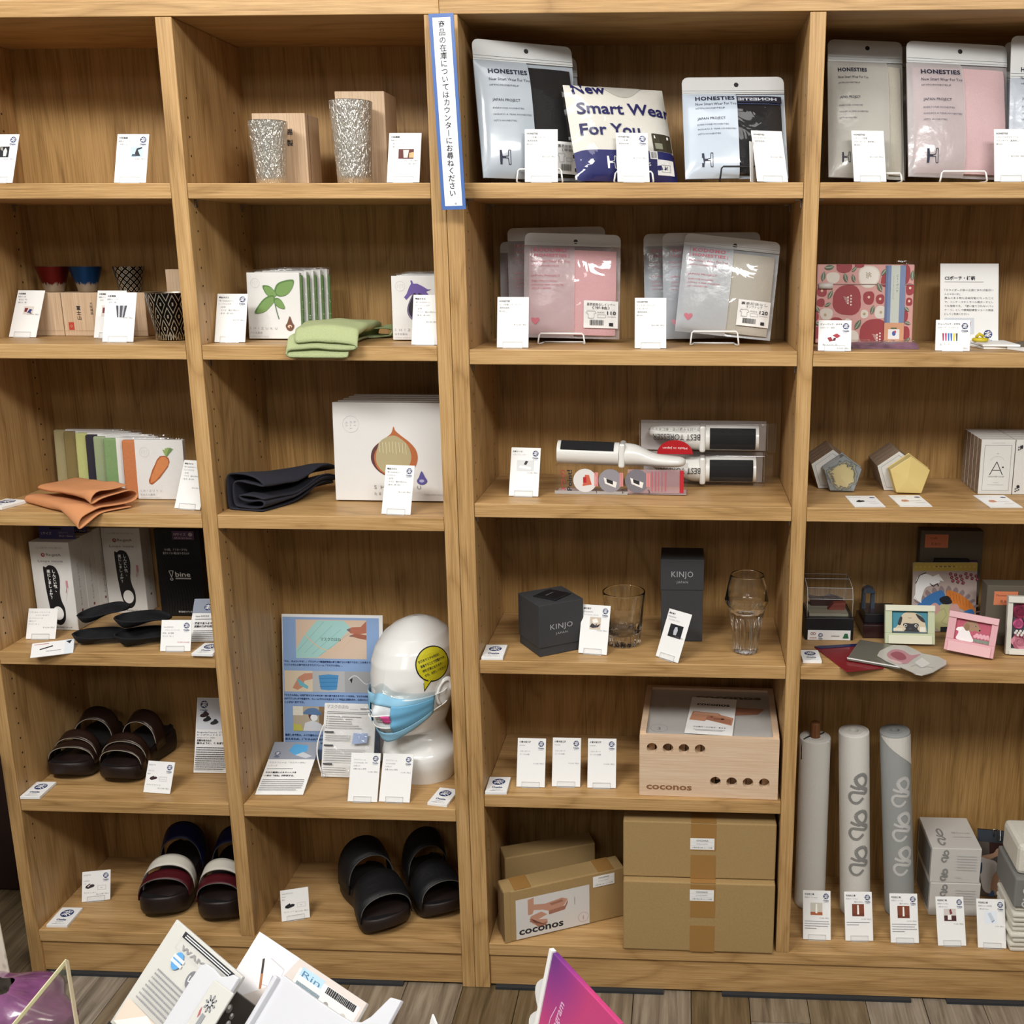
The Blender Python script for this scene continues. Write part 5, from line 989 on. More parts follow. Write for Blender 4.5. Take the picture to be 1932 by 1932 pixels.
# speech bubble sticker on the temple
Mh = head.matrix_basis; inv = Mh.inverted()
cpt = Vector(ony(817, 1252, .11)); dirv = (cpt-Vector(CAMP)).normalized()
hit = bvh.ray_cast(inv @ Vector(CAMP), (inv.to_3x3() @ dirv).normalized())
if hit[0] is not None:
    c0, n0 = Mh @ hit[0], (Mh.to_3x3() @ hit[1]).normalized(); n0 = n0 if n0.dot(dirv) < 0 else -n0
    nn = (n0-dirv*1.2).normalized(); u = Vector((0, 0, 1)).cross(nn).normalized(); v = nn.cross(u); u2 = (u*math.cos(.22)+v*math.sin(.22)); v2 = nn.cross(u2)
    Fw = Matrix([[u2[i], v2[i], nn[i], c0[i]] for i in range(3)]+[[0, 0, 0, 1]])
    st_ = thing('speech_bubble_sticker', 'yellow black-rimmed speech bubble sticker on the side of the white mannequin head', 'sticker', tuple(c0)); si = st_.matrix_basis.inverted()
    def stick(pts, off):
        out = []
        for x, y in pts:
            h_ = bvh.ray_cast(inv @ (Fw @ Vector((x/1000, y/1000, .08))), (inv.to_3x3() @ -nn).normalized())
            P = Mh @ h_[0] if h_[0] is not None and (Fw.inverted() @ (Mh @ h_[0])).z > -.035 else Fw @ Vector((x/1000, y/1000, -.012))
            out.append(si @ (P+nn*off))
        return out
    def disc(rx, ry, n=40, rings=6): return [(rx*k/rings*math.cos(2*math.pi*i/n), ry*k/rings*math.sin(2*math.pi*i/n)) for k in range(1, rings+1) for i in range(n)]
    def dfaces(n=40, rings=6): return [[i for i in range(n)]]+[(r*n+i, r*n+(i+1) % n, (r+1)*n+(i+1) % n, (r+1)*n+i) for r in range(rings-1) for i in range(n)]
    YB = mat('#c6bd22', .5, name='yellow_sticker')
    bd = MB(); bd.add(stick(disc(37.5, 36), .0008), dfaces(), BLACK); bd.add(stick([(-28, -16), (-10, -30), (-34, -47)], .0008), [(0, 2, 1)], BLACK); q = bd.build('rim', st_)
    fc = MB(); fc.add(stick(disc(35, 33.5), .0014), dfaces(), YB); fc.add(stick([(-27, -15), (-11, -28), (-32, -43)], .0014), [(0, 2, 1)], YB)
    tx = Pr(Matrix.Identity(4))
    for i, s in enumerate(('不織布マスクの内側に', '装着することで空間ができ、', '呼吸が楽になります！', 'ぜひ、お試しください！')): tx.t(s, -29+i*1.5, 11-i*10, 6.2, INK, bold=.02, wid=(48, 58, 46, 50)[i])
    tm = MB(); tm.add(stick([(x*1000, y*1000) for x, y, z in tx.v], .002), tx.f, INK); tm.build('lettering', fc.build('face', st_))
# --- black sandals
BK = mat('#161618', .55, bump=.5, bs=120, spec=.35, name='black_leather'); SB2 = mat('#231815', .5, name='brown_black_sole')
st = [(.10, .45, .044, BK, -.05, .35), (.60, .84, .072, BK, -.04, .25)]
t1 = sandal('black closed-vamp sandal on the left of the black pair', (738, 1766), (664, 1648), Z6, .225, .110, st, SB2, FOOT, 'black sandals', 1, .034, mat('#55524e', .6, name='stitched_edge'))
t2 = sandal('black closed-vamp sandal on the right of the black pair', (843, 1738), (788, 1632), Z6, .2, .1, st, SB2, FOOT, 'black sandals', -1, .034, mat('#55524e', .6, name='stitched_edge'))
# ================================================================ right bookcase, middle bay
# --- zip pouches with folded garments
FILM2 = clear(gloss=.05, wrinkle=.22, ws=22, name='glossy_film')
def logoH(p, u, v, s, m):
    p.po([(u, v), (u+s*.16, v), (u+s*.2, v+s*.42), (u+s*.45, v+s*.42), (u+s*.45, v+s*.58), (u+s*.2, v+s*.58), (u+s*.16, v+s), (u, v+s)], m)
    p.ln([(u+s*.45, v+s*.44), (u+s*.62, v+s*.44), (u+s*.66, v), (u+s*.8, v), (u+s*.8, v+s), (u+s*.66, v+s), (u+s*.62, v+s*.58), (u+s*.45, v+s*.58)], s*.05, m)
def heart(p, u, v, s, m): p.po([(u+s*(.8*math.sin(t)**3), v+s*(.65*math.cos(t)-.25*math.cos(2*t)-.1*math.cos(3*t))) for t in [k*.2618 for k in range(24)]], m)
def honest(p, W_, H_, tc, kid=False, front=.52):
    if kid:
        p.r(W_*.07, H_*.76, W_*.075, H_*.865, tc); p.r(W_*.46, H_*.76, W_*.465, H_*.865, tc)
        p.t('KODOMO', W_*.1, H_*.82, 9, tc, wid=W_*.34, bold=.035, sp=1.15); p.t('HONESTIES', W_*.1, H_*.77, 7.5, tc, wid=W_*.34, bold=.03, sp=1.1); p.t('New Smart Wear For You', W_*.07, H_*.715, 6, tc, wid=W_*.4)
        p.t('HTTPS://HONESTIES.JP', W_*.08, H_*.675, 4, tc, wid=W_*.28); p.t('JAPAN PROJECT', W_*.07, H_*.58, 4.5, tc, wid=W_*.3)
        for i in range(3): p.t(('EVERYONE HONESTIES', '365DAYS A YEAR HONESTIES', "LET'S HONESTIES")[i], W_*.08, H_*(.53-.035*i), 4, tc, wid=W_*(.26, .33, .2)[i])
    else:
        p.t('HONESTIES', W_*.12, H_*.745, 11, tc, wid=W_*.38, bold=.035, sp=1.1); p.t('New Smart Wear For You', W_*.12, H_*.69, 7.5, tc, wid=W_*.39); p.t('HTTPS://HONESTIES.JP', W_*.12, H_*.65, 4, tc, wid=W_*.28)
        p.t('JAPAN PROJECT', W_*.13, H_*.54, 6.5, tc, wid=W_*.27)
        for i in range(3): p.t(('EVERYONE HONESTIES', '365DAYS A YEAR HONESTIES', "LET'S HONESTIES")[i], W_*.13, H_*(.485-.045*i), 3.8, mat('#4c4f60', .6), wid=W_*(.3, .37, .22)[i])
def pouch(label, c4, z, w, h, gcol, fcol, tcol, y, tilt=12, kid=False, extra=None, alpha=1., group='zip pouches with garments', T_=.016, front=.52, head=.15, roll=0, yaw=0, tilts=6, hang=True, sw=.06, content=True, xname='size_label'):
    Mw, w, h, ya = fit(c4, z+.002, w, h, y=y, tilt=tilt, tilts=tilts, roll=roll, sw=sw, sh=.08, yaw=yaw, yaws=2.5)
    Mw = T(0, 0, .006*abs(math.hypot(Mw[0][1], Mw[1][1]))+.0042) @ Mw
    t, M = base('garment_pouch', label, 'pouch', Mw, ya, group); M = M @ T(-w/2, 0, 0)
    hb = h*(1-head); sd = random.uniform(0, 99)
    def bul(u, v, k=1.):
        a = min(1, max(0, u/w)); b = min(1, max(0, v/hb))
        e = (1-abs(2*a-1)**3)*(1-abs(2*b-1)**3) if v < hb else 0
        return T_*k*e**.6+.0014*mnoise.noise(Vector((u*26+sd, v*26, 0)))*min(1, e*3)
    FR = frost(fcol, alpha) if alpha < 1 else mat(fcol, .3, bump=.25, bs=26, coat=.5, name='pouch_plastic')
    cut = lambda b: (0 if b < .03 else 0)
    m = MB(M); fx = w*front
    m.grid(lambda a, b: (fx*a, hb*b, bul(fx*a, hb*b)), 16, 26, FR)
    m.grid(lambda a, b: (w*a, hb*b, -.003-.003*(1-abs(2*a-1)**3)*(1-abs(2*b-1)**3)), 10, 12, FR, flip=True); m.build('pouch_body', t)
    MB(M).grid(lambda a, b: (fx+(w-fx)*a, hb*b, bul(fx+(w-fx)*a, hb*b)), 16, 26, FILM2).build('clear_window', t)
    zc = mat('#c6c7c6', .35, bump=.2, bs=30, coat=.3, name='zip_strip')
    r = .011; ol = [(0, hb), (w, hb)]+[(w-r+r*math.cos(k), h-r+r*math.sin(k)) for k in (0, .5, 1.05, 1.57)]+[(r-r*math.sin(k), h-r+r*math.cos(k)) for k in (0, .5, 1.05, 1.57)]
    q = MB(M).prism(ol, -.0022, .0002, zc).build('zip_header', t, bevel=.0008)
    rg_ = MB(M)
    for v in (hb+h*.012, hb+h*.032): rg_.box(.001, w-.001, v, v+.0018, .0002, .0016, zc)
    rg_.build('zip_ridge', q)
    if hang: MB(M).add([(w*.53+.0042*math.cos(k*.52), h-.015+.0042*math.sin(k*.52), .0006) for k in range(12)], [tuple(range(12))], BLACK).build('hang_hole', q)
    if content:
        gx0, gx1, g1 = w*.05, w*.955, hb*.955
        def gf(a, b):
            u, v = gx0+(gx1-gx0)*a, .006+(g1-.006)*b; return (u, v, max(-.002, bul(u, v, .9)-.0018))
        gm = mat(gcol, .9, bump=.5, bs=700, var=.04, name='folded_garment')
        gb_ = MB(M); gb_.grid(gf, 18, 18, gm); gb_.box(gx0, gx1, .006, g1, -.0026, -.0008, gm); gb_.build('garment', t)
    p = Pr(M, lambda u, v: bul(u/1000, v/1000)+.0004)
    honest(p, w*1000, h*1000, tcol, kid, front)
    p.build('print', t); p = Pr(M, lambda u, v: bul(u/1000, v/1000)+.0004)
    heart(p, w*120, h*160, 10, tcol) if kid else logoH(p, w*160, h*90, w*130, tcol)
    p.build('emblem', t)
    if extra: p = Pr(M, lambda u, v: bul(u/1000, v/1000)+.0005); extra(p, w*1000, h*1000); p.build(xname, t)
    return t
DKN = mat('#1b1d33', .6, name='midnight_ink'); PKI = mat('#bd6b78', .6, name='pink_ink'); PKP = mat('#cf93a0', .6, name='pale_pink_ink')
def tagd(title, size, kids=True, x0=.62, y0=.1, x1=.97, y1=.34):
    def d(p, W_, H_):
        a, b, c, e = W_*x0, H_*y0, W_*x1, H_*y1; w, h = c-a, e-b
        n = 5
        for i in range(n): p.r(a+w*i/n, b, a+w*(i+1)/n, e, PAPER)
        p.t(title[0], a+w/2, b+h*.82, 6, INK, 'c', wid=w*.82); p.t(title[1], a+w/2, b+h*.7, 6, INK, 'c', wid=w*.5); p.r(a+w*.08, b+h*.66, a+w*.92, b+h*.665, LGREY)
        p.ln([(a+w*.1, b+h*.62), (a+w*.07, b+h*.54), (a+w*.13, b+h*.52), (a+w*.13, b+h*.36), (a+w*.3, b+h*.36), (a+w*.3, b+h*.52), (a+w*.36, b+h*.54), (a+w*.33, b+h*.62), (a+w*.1, b+h*.62)], .6, GREY)
        p.t('KIDS', a+w*.4, b+h*.55, 4, GREY, wid=w*.2) if kids else None; p.fr(a+w*.4, b+h*.38, a+w*.64, b+h*.5, .5, GREY); p.t(size, a+w*.68, b+h*.5, 9, INK, wid=w*.26, bold=.02)
        p.bars(a+w*.68, a+w*.94, b+h*.42, LGREY, 1); p.barcode(a+w*.18, b+h*.1, a+w*.58, b+h*.3, INK); p.r(a+w*.74, b+h*.08, a+w*.86, b+h*.2, INK)
    return d
pouch('grey zip pouch with a black shirt, leaning left on the top shelf', [(925, 345), (1090, 347), (878, 70), (1086, 104)], Z1, .195, .265, '#151517', '#a3abb3', DKN, .045, roll=-6, tilts=1, extra=tagd(('裏表前後なし', '（半袖）'), 'M', False, .72, .04, .98, .27))
pouch('second grey zip pouch mostly hidden behind the black shirt pouch', [(945, 345), (1098, 346), (905, 90), (1093, 125)], Z1, .185, .25, '#151517', '#a3abb3', DKN, .105, roll=-4, extra=None, T_=.008, tilts=1)
def dr_box(p, W_, H_):
    p.fr(W_*.5, H_*.73, W_*.97, H_*.8, .01, BLACK)
    n = 6
    for i in range(n): p.r(W_*(.52+.44*i/n), H_*.71, W_*(.52+.44*(i+1)/n), H_*.785, mat('#1c1d2c', .6))
    p.t('HONESTIE', W_*.53, H_*.735, 8, mat('#b9bcc4', .6), wid=W_*.38, mirror=True, bold=.03)
    for i in range(n): p.r(W_*(.52+.44*i/n), H_*.695, W_*(.52+.44*(i+1)/n), H_*.7, mat('#3a4a74', .6))
pouch('pale blue grey zip pouch with black boxer shorts, right of the shirt package', [(1296, 346), (1487, 346), (1283, 155), (1479, 150)], Z1, .19, .19, '#131316', '#b4bfcb', DKN, .05, extra=dr_box, head=.17, xname='waistband')
# white shirt in a clear bag
Mw, w, h, ya = fit([(1092, 345), (1278, 345), (1060, 160), (1250, 172)], Z1+.003, .19, .19, y=.05, tilt=12, roll=-4, sw=.06, sh=.08)
t, M = base('shirt_package', 'white and navy folded shirt in a clear bag with large lettering', 'package', Mw, ya); M = M @ T(-w/2, 0, 0)
def sb(u, v): a, b = min(1, max(0, u/w)), min(1, max(0, v/h)); return .018*((1-abs(2*a-1)**4)*(1-abs(2*b-1)**4))**.6+.001*mnoise.noise(Vector((u*22, v*22, 4)))
SHW, SHN = mat('#d9d6cd', .9, bump=.4, bs=900, name='white_jersey'), mat('#1e2160', .6, bump=.2, bs=60, name='navy_band')
q = MB(M); q.grid(lambda a, b: (w*a, h*(.28+.72*b), sb(w*a, h*(.28+.72*b))), 18, 14, SHW); q.box(.002, w-.002, .002, h-.002, -.004, -.001, SHW); q.build('shirt', t)
MB(M).grid(lambda a, b: (w*a, h*.285*b, sb(w*a, h*.285*b)+.0006), 18, 8, SHN).build('navy_band', t)
MB(M).grid(lambda a, b: (w*(.33+.44*a), h*(.998-.15*b*math.sin(math.pi*min(1, max(0, a)))), sb(w*(.33+.44*a), h*(.998-.15*b*math.sin(math.pi*min(1, max(0, a)))))+.0006), 14, 6, mat('#b9b6ae', .9, bump=.4, bs=900, name='neck_opening')).build('neck_opening', t)
p = Pr(M, lambda u, v: sb(u/1000, v/1000)+.0012); W_, H_ = w*1000, h*1000; NB = mat('#1b1d58', .5, name='navy_lettering')
p.t('New', W_*.06, H_*.88, 30, NB, bold=.02, wid=W_*.32); p.t('Smart Wea', W_*.07, H_*.66, 30, NB, bold=.02, wid=W_*.86); p.t('r', W_*.945, H_*.66, 30, NB, bold=.02); p.t('For You', W_*.07, H_*.44, 30, NB, bold=.02, wid=W_*.58)
logoH(p, W_*.28, H_*.1, W_*.11, WHITE); p.t('HONESTIES', W_*.43, H_*.13, 9, WHITE, wid=W_*.28)
for k in range(3):
    p.r(W_*(.76+.07*k), H_*.29, W_*(.76+.07*(k+1)), H_*.47, mat('#3d382a', .5)); 
    p.r(W_*(.78+.06*k), H_*.05, W_*(.78+.06*(k+1)), H_*.2, PAPER)
p.r(W_*.78, H_*.42, W_*.94, H_*.45, PAPER); p.r(W_*.78, H_*.31, W_*.86, H_*.37, mat('#8d8f7c', .5)); p.t('M', W_*.87, H_*.1, 9, INK, 'c'); p.fr(W_*.82, H_*.08, W_*.92, H_*.15, .6, GREY)
p.r(W_*.71, H_*.2, W_*.79, H_*.28, PAPER); p.barcode(W_*.72, H_*.21, W_*.78, H_*.27, INK)
p.build('print', t)
bm = MB(M); bm.grid(lambda a, b: (-.006+(w+.016)*a, (h+.008)*b, sb(-.006+(w+.016)*a, (h+.008)*b)+.0035+.002*mnoise.noise(Vector((a*8, b*8, 1)))), 22, 22, FILM2); bm.build('clear_bag', t)
# wire display stands
def wire(label, xs, ytop, z, y, m, ypx=None):
    """bent wire stand: feet on the shelf, lip of the given pixel span; pixel x of the lip ends and pixel y of its top"""
    a, b = ony(xs[0], ytop, y), ony(xs[1], ytop, y); t = thing('wire_stand', label, 'stand', ((a[0]+b[0])/2, y, z), 0, 'wire display stands'); hw, h = (b[0]-a[0])/2, max(.016, a[2]-z); r = .0016
    mb = MB()
    pts = []
    for sg in (-1, 1):
        leg = [(sg*hw*.9, .055, r), (sg*hw*.9, .03, r), (sg*hw*1.0, .006, r), (sg*hw*1.03, -.001, r+.002), (sg*hw, -.001, h*.5), (sg*hw*.97, .001, h-.003), (sg*hw*.9, .001, h)]
        pts += leg if sg < 0 else leg[::-1]
    mb.tube(pts, r, m, 8); mb.tube([(-hw*.9, .055, r), (hw*.9, .055, r)], r, m, 8)
    mb.build('wire', t)
WW = mat('#e6e6e4', .35, name='white_wire')
wire('white wire stand under the black shirt pouch', (976, 1060), 319, Z1, .022, WW); wire('white wire stand under the white and navy shirt package', (1160, 1232), 324, Z1, .02, WW)
wire('black wire stand under the boxer shorts pouch', (1360, 1460), 314, Z1, .022, mat('#17171a', .4, name='black_wire'))
# --- children's pouches
kp, kw = 'pink child zip pouches', 'grey child zip pouches'
PKT, PKW = ('裏表前後なしインナー', '（半袖）'), ('裏表前後なし', 'タンクトップ')
pouch('pink child garment pouch with glossy film, front of the left group', [(993, 641), (1167, 640), (985, 440), (1173, 452)], Z2R, .185, .2, '#d6a8ab', '#c6bbbe', PKI, .15, tilt=9, tilts=1.5, kid=True, alpha=.5, extra=tagd(PKT, '110', True, .62, .1, .98, .36), group=kp, head=.12, T_=.014)
g1 = (0, .15)
for i, (c4, nm) in enumerate(zip([[(962, 640), (1144, 640), (957, 436), (1142, 431)], [(948, 638), (1120, 638), (941, 461), (1125, 459)]], ('second', 'hindmost'))):
    pouch('pink child garment pouch, %s of the left group' % nm, c4, Z2R, .185, .2, '#b98d92', '#a7a5aa', PKP, g1[1]+.013+.033*(i+1), tilt=6, kid=True, alpha=.6, group=kp, head=.12, T_=.005, tilts=.6)
pouch('grey white child tank top pouch leaning right, front of the right group', [(1275, 632), (1452, 646), (1291, 441), (1474, 466)], Z2R, .18, .2, '#b9b4a9', '#c4c9cf', PKI, .14, tilt=9, tilts=1.5, roll=5, kid=True, alpha=.7, extra=tagd(PKW, '120', True, .62, .12, .96, .38), group=kw, head=.12, T_=.014)
g1 = (0, .14)
for i, (c4, nm) in enumerate(zip([[(1255, 642), (1440, 644), (1247, 440), (1430, 447)], [(1220, 640), (1400, 640), (1211, 443), (1395, 446)]], ('second', 'hindmost'))):
    pouch('grey white child tank top pouch, %s of the right group' % nm, c4, Z2R, .185, .2, '#b2b2ae', '#aab0b8', PKP, g1[1]+.046+.033*i, tilt=6, kid=True, alpha=.85, group=kw, head=.12, T_=.005, tilts=.6)
wire('white wire stand under the pink child pouches', (1016, 1102), 629, Z2R, .108, WW); wire('white wire stand under the grey child pouches', (1304, 1393), 625, Z2R, .1, WW)
# --- lint brushes
BW = mat('#e4e3de', .25, coat=.4, name='white_brush_plastic'); PILE = mat('#1f1f21', .95, bump=.8, bs=1200, name='black_brush_pile')
def brush(t, M, L_, r, handle=True, flip=1, pad0=.62, padw=1.9):
    """lint brush along +x: half-round head with pile on the front, tapering to a flat handle"""
    q = MB(M); K = 20; hl = L_*.48
    q.grid(lambda a, b: (hl*b, -r*.95*math.cos(2*math.pi*a), r*math.sin(2*math.pi*a)), K, 6, BW)
    for x in (0, hl): q.add([(x, -r*.95*math.cos(2*math.pi*k/K), r*math.sin(2*math.pi*k/K)) for k in range(K)], [tuple(range(K)) if x else tuple(range(K))[::-1]], BW)
    body = q.build('head', t, bevel=.002)
    MB(M).grid(lambda a, b: (hl*(.06+.86*b), -(r*1.0)*math.cos(pad0+a*padw), (r*1.03)*math.sin(pad0+a*padw)), 14, 4, PILE).build('brush_pad', t)
    MB(M).box(hl, hl+.012, -r*1.0, r*1.0, -r*.9, r*.98, BW).build('collar', t, bevel=.004)
    if handle:
        hx_ = [(hl+.01, 0, r*.95, r*.95), (hl+.03, 0, r*.9, r*.92), (hl+.045, -.003, r*.82, r*.75), (hl+.062, -.008, r*.78, r*.58), (hl+.08, -.010, r*.8, r*.5), (L_*.9, -.0105, r*.82, r*.46), (L_*.96, -.0105, r*.7, r*.42), (L_*.99, -.0105, r*.4, r*.3), (L_, -.0105, r*.1, r*.1)]
        q = MB(M); vs = []
        for x, dz, ry, rz in hx_:
            for k in range(K): vs.append((x, -rz*math.cos(2*math.pi*k/K)+dz*flip, ry*math.sin(2*math.pi*k/K)))
        n = len(hx_); q.add(vs, [(j*K+k, j*K+(k+1) % K, (j+1)*K+(k+1) % K, (j+1)*K+k) for j in range(n-1) for k in range(K)]+[tuple((n-1)*K+k for k in range(K))], BW, True); q.build('handle', t, sub=1)
def dr_pack(txt):
    def d(p, W_, H_):
        if txt:
            p.c(W_*.28, H_*.1, W_*.135, mat('#b3151f', .45), H_*.42, n=40) if False else p.po([(W_*.28+W_*.14*math.cos(a), H_*.02+H_*.45*math.sin(a)) for a in [k*math.pi/20 for k in range(21)]], mat('#b3151f', .45))
            p.t('Made in Japan', W_*.28, H_*.24, 6, WHITE, 'c', wid=W_*.19, rot=math.pi)
            p.t('さっぱりや抜け毛・糸にキャッチ', W_*.47, H_*.86, 7, INK, rot=math.pi, wid=W_*.4)
        p.t('BEST TORESSER', W_*.475, H_*(.66 if txt else .6), 12, INK, rot=math.pi, wid=W_*.37, sy=1.4)
    return d
def bpack(label, c4, z, y, draw):
    Mw, w, h, ya = fit(c4, z+.0004, .26, .055, y=y, tilt=0, tilts=.05, sw=.25, sh=.3, yaws=1); t, M = base('boxed_brush', label, 'lint brush', Mw, ya, 'boxed lint brushes'); d = .05
    brush(t, M @ T(w*.43, h*.5, -d*.5) @ Matrix.Rotation(math.pi, 4, 'Z'), w*.86, h*.42)
    q = MB(M).box(-w/2, w/2, 0, h, -d, 0, CLEAR); q.build('clear_case', t, bevel=.0015)
    MB(M).box(-w/2+.001, w/2-.001, .001, h-.001, -d+.001, -d+.0016, mat('#b9b2ae', .6, name='backing_card')).build('backing_card', t)
    MB(M).box(w/2, w/2+.018, .002, h-.002, -d*.5, -d*.48, CLEAR).build('hang_tab', t)
    p = Pr(M @ T(-w/2, 0, .0004)); draw(p, w*1000, h*1000); p.build('print', t); return t, M, w, h
# local brush axis: head to the right, handle to the left
t, M, w1, h1 = bpack('boxed lint brush lying at the bottom, partly behind the clear box', [(1212, 914), (1443, 915), (1212, 858), (1443, 860)], Z3R, .15, dr_pack(0))
bpack('boxed lint brush with a red semicircle, lying on top of the other boxed brush', [(1207, 852), (1449, 857), (1205, 796), (1449, 803)], Z3R+h1+.0012, .15, dr_pack(1))
def dr_point(p, W_, H_):
    p.r(W_*.55, H_*.08, W_*.97, H_*.92, frost('#c9a5aa', .55)); p.r(0, 0, W_*.55, H_*.12, mat('#a9a4a0', .5))
    p.t('3つの', W_*.08, H_*.12, 12, mat('#b03040', .5), rot=math.pi/2, wid=H_*.75); p.t('Point!', W_*.13, H_*.12, 13, INK, rot=math.pi/2, wid=H_*.75, bold=.02)
    for i, u in enumerate((.23, .42, .62)):
        p.c(W_*u, H_*.5, H_*.42, mat(('#d9d9d8', '#8f8d94', '#77747c')[i], .5)); p.t('123'[i], W_*(u+.085), H_*.05, 11, INK, rot=.2)
    p.po([(W_*.21, H_*.3), (W_*.23, H_*.7), (W_*.26, H_*.7), (W_*.28, H_*.35)], mat('#c4604a', .5)); p.r(W_*.215, H_*.42, W_*.24, H_*.62, RED)
    for u, c in ((.41, '#e8e6e2'), (.61, '#e8e6e2')): p.po([(W_*(u-.04), H_*.62), (W_*(u-.03), H_*.4), (W_*(u+.05), H_*.25), (W_*(u+.06), H_*.45)], mat(c, .5)); p.po([(W_*(u-.02), H_*.58), (W_*(u-.015), H_*.44), (W_*(u+.03), H_*.36), (W_*(u+.03), H_*.5)], INK)
    for u in (.3, .49, .69): p.bars(W_*u, W_*(u+.03), H_*.3, mat('#d98a8a', .5), H_*.5)
    for k in range(5): p.bars(W_*(.73+.025*k), W_*(.74+.025*k), H_*.15, mat('#b8606c', .5), H_*.7)
    p.r(W_*.94, H_*.1, W_*.97, H_*.9, RED)
Mw, w, h, ya = fit([(1047, 931), (1295, 936), (1046, 880), (1300, 882)], Z3R+.0004, .25, .05, tilt=0, tilts=.05, sw=.2, sh=.3, yaws=3, yaw=-2)
t, M = base('display_box', 'clear plastic box printed in pink carrying the lint brush', 'box', Mw, ya); d = .05
MB(M).box(-w/2, w/2, 0, h, -d, 0, CLEAR).build('clear_case', t, bevel=.0012)
MB(M).box(-w/2-.02, -w/2+.001, .0002, .0008, -d*.9, -d*.2, CLEAR).build('flap', t)
MB(M).box(-w/2+.003, w/2-.003, .0008, .0016, -d+.003, -.003, mat('#c9b3b4', .6)).build('insert', t)
p = Pr(M @ T(-w/2, 0, .0003)); dr_point(p, w*1000, h*1000); p.build('print', t)
ztop_ = Mw.translation.z+h; Lb = w*1.0
Mb = T(*Mw.translation) @ Matrix.Rotation(math.radians(ya), 4, 'Z') @ T(-w*.485, d*.5, h+.0235) @ Matrix.Rotation(math.pi/2, 4, 'X') @ Matrix.Rotation(math.radians(-1.5), 4, 'Z')
t = thing('lint_brush', 'white lint brush with black pad lying on the clear printed box', 'lint brush', (Mw.translation.x, Mw.translation.y+d*.5, ztop_), 0)
Mb = t.matrix_basis.inverted() @ Mb
brush(t, Mb, w*.97, .0235, pad0=1.95, padw=1.05)
# --- glasses and black gift boxes
GB = mat('#38383a', .75, bump=.25, bs=900, name='black_textured_card'); SIL = mat('#b9b9bc', .4, .3, name='silver_print')
def giftbox(label, Mw, w, d, h, lidh, ya, dr, top=None):
    t, M = base('gift_box', label, 'box', Mw, ya, 'black glass gift boxes')
    MB(M).box(-w/2+.0015, w/2-.0015, 0.0002, h-.002, -d+.0015, -.0015, GB).build('base', t, bevel=.0008)
    q = MB(M).box(-w/2, w/2, h-lidh, h, -d, 0, GB).build('lid', t, bevel=.001)
    p = Pr(M @ T(-w/2, 0, 0)); dr(p, w*1000, h*1000); p.build('print', q); return t, M
def kinjo(v, s): return lambda p, W_, H_: (p.t('KINJO', W_/2, H_*v, s, SIL, 'c', wid=W_*.5, sp=1.1), p.t('JAPAN', W_/2, H_*v-s*.75, s*.4, SIL, 'c', wid=W_*.26, sp=1.2))
cor, rc, lc = onz(1018, 1241, Z4), onz(1093, 1226, Z4), onz(972, 1218, Z4)
v_ = rc-cor; ya = math.atan2(v_[1], v_[0]); s_ = .096
uu = np.array([math.cos(ya), math.sin(ya), 0]); mid = cor+uu*s_/2
Mw = Matrix.Translation((mid[0], mid[1], Z4+.0003)) @ Matrix.Rotation(ya, 4, 'Z') @ Matrix.Rotation(math.pi/2, 4, 'X')
hc = .104
t, M = giftbox('black cube gift box turned corner-on with a flat booklet on its lid', Mw, s_, s_, hc, hc*.83, math.degrees(ya), kinjo(.5, 15))
bk = thing('booklet', 'thin black booklet lying on the black cube gift box', 'booklet', tuple((Mw @ T(.004, hc, -s_*.5)).translation), ya+.5)
q = MB().box(-.027, .027, -.027, .027, .0004, .002, mat('#1e1e20', .4, name='black_cover')).build('cover', bk); p = Pr(T(-.027, -.027, .002)); p.t('KINJO JAPAN', 27, 32, 5, SIL, 'c', wid=24); p.fr(1, 1, 53, 53, .5, mat('#55555a', .5)); p.build('print', q)
Mw, w, h, ya = fit([(1246, 1208), (1325, 1209), (1246, 1056), (1330, 1056)], Z4+.0003, .09, .17, y=.115, tilt=0, tilts=.05, sw=.2, sh=.2, yaws=1)
t, M = giftbox('tall black gift box with a deep lid behind the tilted card', Mw, w, .09, h, h*.37, ya, kinjo(.79, 17))
GLASS, nt, b_, o_ = newmat('clear_glass'); b_.inputs['Transmission Weight'].default_value = 1; b_.inputs['Roughness'].default_value = 0.; b_.inputs['IOR'].default_value = 1.46; b_.inputs['Base Color'].default_value = (.97, .98, .98, 1)
def glass(name, label, x, y, outer, inner, facets):
    t = thing(name, label, 'glass', (x, y, Z4), 0, 'clear drinking glasses')
    mod = lambda a, z: 1+facets(z)*(abs(math.sin(a*7))-.6)
    q = MB(); q.lathe(outer, GLASS, 84, mod=mod); q.lathe(inner, GLASS, 84); q.build('glass', t)
p = onz(1177, 1214, Z4); k = mpp(p)
H_ = 104*k; rt, rb = 40*k, 30*k
def rim_(r, z, t): return [(r-t/2+t/2*math.cos(a), z+t/2*math.sin(a)) for a in [k*math.pi/6 for k in range(7)]]
glass('glass_tumbler', 'clear glass tumbler with cut facets, between two price cards', p[0], p[1], [(0, .0004), (rb*.88, .0004), (rb, .004), (rb*1.06, H_*.14), (rb*1.1, H_*.26), (rb+(rt-rb)*.6, H_*.55), (rt-(rt-rb)*.02, H_*.95)]+rim_(rt, H_-.001, .0026), [rim_(rt, H_-.001, .0026)[-1], (rt-(rt-rb)*.02-.0027, H_*.95), (rb+(rt-rb)*.6-.004, H_*.55), (rb*.93, H_*.28), (rb*.7, H_*.2), (0, H_*.18)], lambda z: .17*max(0, 1-z/(H_*.42)))
p = onz(1406, 1229, Z4); k = mpp(p); H_ = 152*k
def oz(v, r): return (r*k, v*k)
